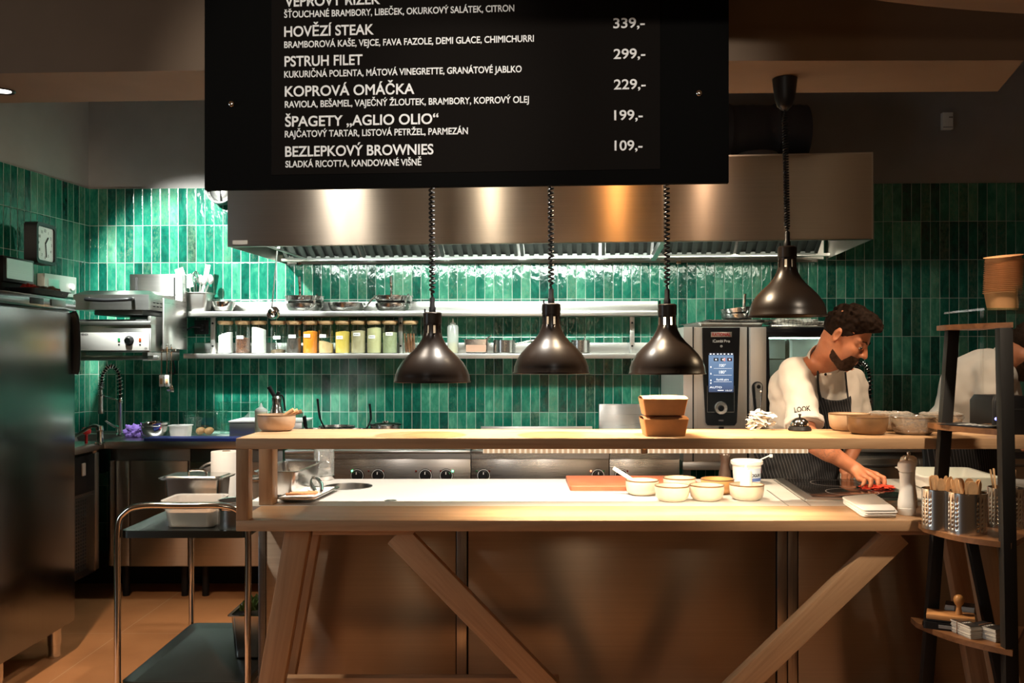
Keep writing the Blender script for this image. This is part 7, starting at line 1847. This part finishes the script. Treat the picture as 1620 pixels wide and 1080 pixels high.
hair_part(H, fr1, ((H.x - 0.17, H.y - 0.18, H.z - 0.19), (H.x + 0.18, H.y + 0.17, H.z + 0.18)), True, org, chef, B)

# jacket
J = Field((0.98, 3.68, 0.86), (1.66, 4.56, 1.50), 0.005)
J.ell(at(1290, 640, 4.15), (0.212, 0.150, 0.185), 0.05).ell(BEc, (0.190, 0.150, 0.20), 0.06)
J.ell(at(1262, 612, 4.14), (0.125, 0.115, 0.105), 0.05)
J.cap(NB + Vector((-0.01, 0.02, -0.030)), SR + Vector((0.01, 0.02, -0.005)), 0.075, 0.070, 0.05).cap(NB + Vector((0, 0.02, -0.040)), SL + Vector((-0.01, 0, -0.01)), 0.070, 0.062, 0.05)
J.cap(SR, SR.lerp(ER, 1.0), 0.073, 0.070, 0.035)
J.cap(SL, SL.lerp(EL, 1.0), 0.064, 0.062, 0.03)
X, Y, Z = J.all()
fold = wob(X * 1.1 + Z * 0.7, Y * 0.8, Z * 0.8 - X * 0.6, 38.0) * 0.0085 + wob(X - Z * 0.8, Y, Z + X * 0.7, 74.0, 2.0) * 0.0042
J.D = J.D + fold * np.clip((1.43 - Z) / 0.12, 0, 1)
# cuffs: cut the sleeves above the elbow
for a, b_, t_ in ((SR, ER, 0.82), (SL, EL, 0.95)):
    c = a.lerp(b_, t_); n = (b_ - a).normalized()
    h = (X - c.x) * n.x + (Y - c.y) * n.y + (Z - c.z) * n.z
    rad = np.sqrt((X - c.x) ** 2 + (Y - c.y) ** 2 + (Z - c.z) ** 2)
    arm = np.sqrt(np.maximum(rad ** 2 - h ** 2, 0)) - 0.098
    J.D = np.where((rad < 0.24) & (h > -0.05), np.maximum(J.D, np.minimum(h, 0.09 - 0 * h) - 0.0 * arm + np.where(arm > 0, -1, 0)), J.D)
# neck opening
for i in range(1):
    ax = (P(-0.020, 0, -0.09) - NB).normalized(); c = NB + ax * 0.038
    h = (X - c.x) * ax.x + (Y - c.y) * ax.y + (Z - c.z) * ax.z
    lat = np.sqrt(np.maximum((X - c.x) ** 2 + (Y - c.y) ** 2 + (Z - c.z) ** 2 - h ** 2, 0))
    J.D = np.maximum(J.D, np.where((lat < 0.098) & (h > -0.02), h, -1))
jk = J.mesh('chef_jacket', M['jacket'], chef, ORG, smooth=2)
# cuff turn-up and stand collar
c, n = SR.lerp(ER, 0.80), (ER - SR).normalized()
u_ = n.orthogonal().normalized(); v_ = n.cross(u_)
mb = MB(); loops = []
for t_, r_ in ((-0.022, 0.079), (-0.020, 0.082), (0.004, 0.083), (0.008, 0.080), (0.004, 0.074), (-0.018, 0.073)):
    loops.append([(c + n * t_ + (u_ * cos(2 * pi * k / 36) + v_ * sin(2 * pi * k / 36)) * (r_ + 0.002 * sin(5 * k * 0.35))) - org for k in range(36)])
mb.loft(loops + [loops[0]], cap0=False, cap1=False); mb.build('sleeve_cuff', M['jacket'], chef)
ax = (P(-0.020, 0, -0.09) - NB).normalized(); u_ = (Vector((0.5, -1, 0)) - ax * Vector((0.5, -1, 0)).dot(ax)).normalized(); v_ = ax.cross(u_)
mb = MB(); loops = []
for t_, r_ in ((0.000, 0.073), (0.005, 0.078), (0.040, 0.072), (0.044, 0.069), (0.040, 0.066), (0.0, 0.066)):
    loops.append([(NB + ax * (t_ - 0.022 * cos(2 * pi * k / 40)) + (u_ * cos(2 * pi * k / 40) * 1.06 + v_ * sin(2 * pi * k / 40)) * r_) - org for k in range(40)])
mb.loft(loops + [loops[0]], cap0=False, cap1=False); mb.build('collar', M['jacket'], chef)
# apron: a shell lying on the jacket
A_ = Field((0.98, 3.68, 0.42), (1.66, 4.60, 1.36), 0.005)
JJ = Field((0.98, 3.68, 0.42), (1.66, 4.60, 1.50), 0.005)
sh = [int(round((J.lo[i] - A_.lo[i]) / 0.005)) for i in range(3)]
BEl = Vector((BEc.x, BEc.y, 0))
A_.ell(at(1290, 640, 4.15), (0.212, 0.150, 0.185), 0.05).ell(BEc, (0.190, 0.150, 0.20), 0.06)
A_.cap((BEc.x - 0.01, BEc.y + 0.02, 0.90), (BEc.x - 0.02, BEc.y + 0.05, 0.46), 0.165, 0.20, 0.05)
A_.ell(at(1262, 612, 4.14), (0.125, 0.115, 0.105), 0.05)
X, Y, Z = A_.all()
fold2 = wob(X * 1.1 + Z * 0.7, Y * 0.8, Z * 0.8 - X * 0.6, 38.0) * 0.0085 + wob(X - Z * 0.8, Y, Z + X * 0.7, 74.0, 2.0) * 0.0042
sd = A_.D + fold2 * np.clip((1.43 - Z) / 0.12, 0, 1)
bl_, br2 = at(1296, 640, 3.99), at(1346, 640, 4.02)
zt_b = Zp(626, 4.0)
left = bl_.x - 0.0 * Z - np.clip((1.20 - Z) / 0.20, 0, 1) * 0.16; right = br2.x + np.clip((1.18 - Z) / 0.2, 0, 1) * 0.10
scoop = zt_b - 0.02 * np.clip(1 - ((X - (bl_.x + br2.x) / 2) / 0.07) ** 2, 0, 1)
mask = np.maximum(np.maximum(left - X, X - right), Z - scoop)
mask = np.where(Z < 1.03, -0.1, mask); mask = np.maximum(mask, Y - (4.20 + np.clip((1.10 - Z) / 0.15, 0, 1) * 0.13))
mask = np.maximum(mask, 0.47 - Z)
A_.D = np.maximum(np.abs(sd - 0.0075) - 0.0045, mask).astype(np.float32)
A_.mesh('apron', M['apron'], chef, ORG, smooth=1)
def strap(pts, w_, nm):
    P_ = []
    for px, py in pts:
        d = J.surf(px, py, 0.004) or 4.0; P_.append(at(px, py, d) - org)
    MB().tube(catmull(P_, 5), w_, 10, flat=0.42).build(nm, M['apron'], chef)
strap([(1303, 549), (1298, 558), (1295.5, 572), (1294, 590), (1294, 606), (1296, 622), (1300, 634)], 0.0105, 'apron_strap')
strap([(1337.5, 588), (1338.5, 600), (1340, 615), (1342, 632)], 0.0065, 'apron_strap')
for px, py in ((1306, 592),):
    d = J.surf(px, py, 0.002)
    if d: MB().ball(at(px, py, d) - org, (0.006, 0.004, 0.006), 12).build('button', M['black'], chef)
def cloth_text(s_, px, py, wpx, hpx, ang, field, mat, nm='lettering'):
    o = text(s_, mat, chef, (0, 0, 0), width=wpx, height=hpx, bold=0.022, ext=0.0, rot=(0, 0, 0), name=nm)
    for v in o.data.vertices:
        x, y = v.co.x, v.co.y; X_, Y_ = px + x * cos(ang) - y * sin(ang), py - (x * sin(ang) + y * cos(ang))
        d = field.surf(X_, py - 3.5, 0.0070) or 3.9; v.co = at(X_, Y_, d) - org
    o.data.update(); return o
cloth_text('LOOK', 1257, 652.5, 26, 8.5, R(7), J, M['ink'])
# trousers and shoes (behind the table)
T_ = Field((0.95, 4.10, 0.0), (1.55, 4.75, 1.02), 0.01)
hipc = Vector((BEc.x - 0.01, BEc.y + 0.03, 0.90))
T_.ell(hipc, (0.155, 0.12, 0.12), 0.04)
for s_ in (-1, 1):
    T_.cap(hipc + Vector((s_ * 0.085, 0, -0.03)), (hipc.x + s_ * 0.11, hipc.y + 0.02, 0.50), 0.085, 0.065, 0.03).cap((hipc.x + s_ * 0.11, hipc.y + 0.02, 0.50), (hipc.x + s_ * 0.12, hipc.y + 0.05, 0.07), 0.065, 0.055, 0.03)
T_.mesh('trousers', M['trousers'], chef, ORG)
for s_ in (-1, 1):
    mb = MB(); mb.ball((hipc.x + s_ * 0.12 - org.x, hipc.y + 0.01 - org.y, 0.045), (0.05, 0.13, 0.045), 20); mb.build('shoe', M['black'], chef)
# the red cloth under his hand
cc = (TP[1] + TP[2]) / 2
o = crumple('wiping_cloth', plain('orange_red_cloth', (0.62, 0.055, 0.025), 0.9, bmp=0.0005, bscale=300), (0, 0, 0), (0.062, 0.040, 0.010), 12, 0.42, loc=(cc.x + 0.022, cc.y + 0.020, ZT + 0.0097), fr=1.6)
tag(o, 'small orange red wiping cloth under the hand of the bearded cook', 'cloth')

# ---------------------------------------------------------------- second cook, bent over at the right
o0 = at(1500, CY, 4.62); ORG2 = (o0.x, 4.62, 0.0); org2 = Vector(ORG2)
H2_ = at(1626, 553, 4.36); fr2 = frame(R(82), R(42))
NB2 = at(1594, 567, 4.42)
S2R, S2L = at(1573, 592, 4.30), at(1582, 590, 4.56)
E2R, W2R = at(1572, 672, 4.22), at(1612, 690, 4.12)
E2L, W2L = at(1600, 672, 4.52), at(1625, 700, 4.36)
B2 = Field((2.10, 3.98, 0.82), (2.78, 4.76, 1.66), 0.0045)
P2, E2 = head(B2, H2_, fr2)
B2.cap(P2(-0.030, 0, -0.055), NB2, 0.055, 0.060, 0.03).cap(NB2, S2R, 0.055, 0.05, 0.03).cap(NB2, S2L, 0.055, 0.05, 0.03)
CH2, BE2 = at(1556, 625, 4.46), at(1522, 705, 4.56)
B2.ell(CH2, (0.14, 0.12, 0.14), 0.04).ell(BE2, (0.13, 0.12, 0.15), 0.04)
for S_, E_, W_ in ((S2R, E2R, W2R), (S2L, E2L, W2L)):
    B2.cap(S_, E_, 0.050, 0.042, 0.03).cap(E_, W_, 0.042, 0.028, 0.02)
    dr_ = (W_ - E_).normalized(); sd_ = dr_.cross(Vector((0, 0, 1))).normalized()
    for q in range(4):
        kn = W_ + dr_ * 0.075 + sd_ * (0.030 - 0.02 * q); B2.cap(W_, kn, 0.017, 0.012, 0.012)
        finger(B2, [kn, kn + dr_ * 0.03 + Vector((0, 0, -0.012)), kn + dr_ * 0.045 + Vector((0, 0, -0.036))], 0.0095, 0.0075)
    finger(B2, [W_ + sd_ * 0.02 + dr_ * 0.02, W_ + sd_ * 0.045 + dr_ * 0.045, W_ + sd_ * 0.05 + dr_ * 0.07], 0.0115, 0.0085)
cook2 = B2.mesh('person', M['skin'], None, ORG2, smooth=2)
tag(cook2, 'dark haired cook in a white jacket bending down behind the ladder shelf', 'person')
hair_part(H2_, fr2, ((H2_.x - 0.17, H2_.y - 0.17, H2_.z - 0.19), (H2_.x + 0.20, H2_.y + 0.17, H2_.z + 0.18)), True, org2, cook2, B2, 0.9)
J2 = Field((1.96, 4.02, 0.86), (2.72, 4.86, 1.54), 0.006)
J2.ell(at(1548, 622, 4.47), (0.185, 0.165, 0.205), 0.06).ell(at(1518, 690, 4.54), (0.175, 0.160, 0.20), 0.06)
J2.cap(at(1568, 588, 4.38), at(1576, 584, 4.54), 0.095, 0.095, 0.06).cap(S2R, E2R, 0.080, 0.072, 0.03).cap(S2L, E2L, 0.078, 0.070, 0.03)
X, Y, Z = J2.all()
J2.D = J2.D + wob(X * 0.8 + Z * 0.7, Y, Z - X * 0.5, 30.0) * 0.006 + wob(X - Z, Y, Z + X, 58.0, 2.0) * 0.003
for a, b_ in ((S2R, E2R), (S2L, E2L)):
    c = a.lerp(b_, 0.92); n = (b_ - a).normalized(); h = (X - c.x) * n.x + (Y - c.y) * n.y + (Z - c.z) * n.z
    rad = np.sqrt((X - c.x) ** 2 + (Y - c.y) ** 2 + (Z - c.z) ** 2); lat = np.sqrt(np.maximum(rad ** 2 - h ** 2, 0))
    J2.D = np.where((rad < 0.2) & (h > -0.03) & (lat < 0.085) , np.maximum(J2.D, h), J2.D)
J2.mesh('chef_jacket', M['jacket'], cook2, ORG2, smooth=2)
mb = MB(); ax = (P2(-0.03, 0, -0.08) - NB2).normalized(); u_ = ax.orthogonal().normalized(); v_ = ax.cross(u_); loops = []
for t_, r_ in ((-0.02, 0.075), (0.0, 0.078), (0.028, 0.070), (0.030, 0.066), (-0.02, 0.064)):
    loops.append([(NB2 + ax * t_ + (u_ * cos(2 * pi * k / 36) + v_ * sin(2 * pi * k / 36)) * r_) - org2 for k in range(36)])
mb.loft(loops + [loops[0]], cap0=False, cap1=False); mb.build('collar', M['jacket'], cook2)
A2 = Field((1.92, 4.02, 0.40), (2.72, 4.92, 1.04), 0.008)
A2.ell(at(1518, 690, 4.54), (0.182, 0.167, 0.207), 0.06).cap((BE2.x, BE2.y + 0.02, 0.88), (BE2.x - 0.01, BE2.y + 0.03, 0.44), 0.17, 0.19, 0.05)
A2.D = np.maximum(A2.D, A2.all()[2] - 1.035).astype(np.float32)
A2.mesh('apron', M['apron'], cook2, ORG2, smooth=1)
T2 = Field((1.95, 4.25, 0.0), (2.60, 4.95, 0.60), 0.01)
for s_ in (-1, 1): T2.cap((BE2.x + s_ * 0.09, BE2.y + 0.03, 0.52), (BE2.x + s_ * 0.11, BE2.y + 0.04, 0.07), 0.075, 0.055, 0.03)
T2.mesh('trousers', M['trousers'], cook2, ORG2)
for s_ in (-1, 1): MB().ball((BE2.x + s_ * 0.11 - org2.x + 0.04, BE2.y + 0.04 - org2.y, 0.045), (0.12, 0.05, 0.045), 20).build('shoe', M['black'], cook2)
# ================================================================ STEAM over the gas cooker
m = bpy.data.materials.new('steam'); m.use_nodes = True; nt = m.node_tree; nt.nodes.remove(nt.nodes['Principled BSDF'])
vs = nd(nt, 'ShaderNodeVolumeScatter'); vs.inputs['Color'].default_value = (0.95, 0.97, 0.97, 1)
tc = nt.nodes.new('ShaderNodeTexCoord')
ln = nt.nodes.new('ShaderNodeVectorMath'); ln.operation = 'LENGTH'
mp = nt.nodes.new('ShaderNodeMapping'); mp.inputs['Location'].default_value = (-1, -1, -1); mp.inputs['Scale'].default_value = (2, 2, 2)
nt.links.new(tc.outputs['Generated'], mp.inputs[0]); nt.links.new(mp.outputs[0], ln.inputs[0])
fall = math_(nt, 'SUBTRACT', 1.0, ln.outputs['Value'], clamp=True)
nz = ramp(nt, noise_(nt, objco(nt, (1, 1, 0.6)), 9, 4, 0.6, 0.8), [(0.40, (0, 0, 0)), (0.70, (1, 1, 1))])
nt.links.new(math_(nt, 'MULTIPLY', math_(nt, 'MULTIPLY', fall, nz), 2.6), vs.inputs['Density'])
nt.links.new(vs.outputs[0], nt.nodes['Material Output'].inputs['Volume'])
c = at(545, 622, 5.42)
o = MB().ball((0, 0, 0), (0.26, 0.16, 0.32), 24).build('steam', m, loc=c); tag(o, 'faint white steam rising from the pans on the gas cooker', 'steam', kind='stuff')
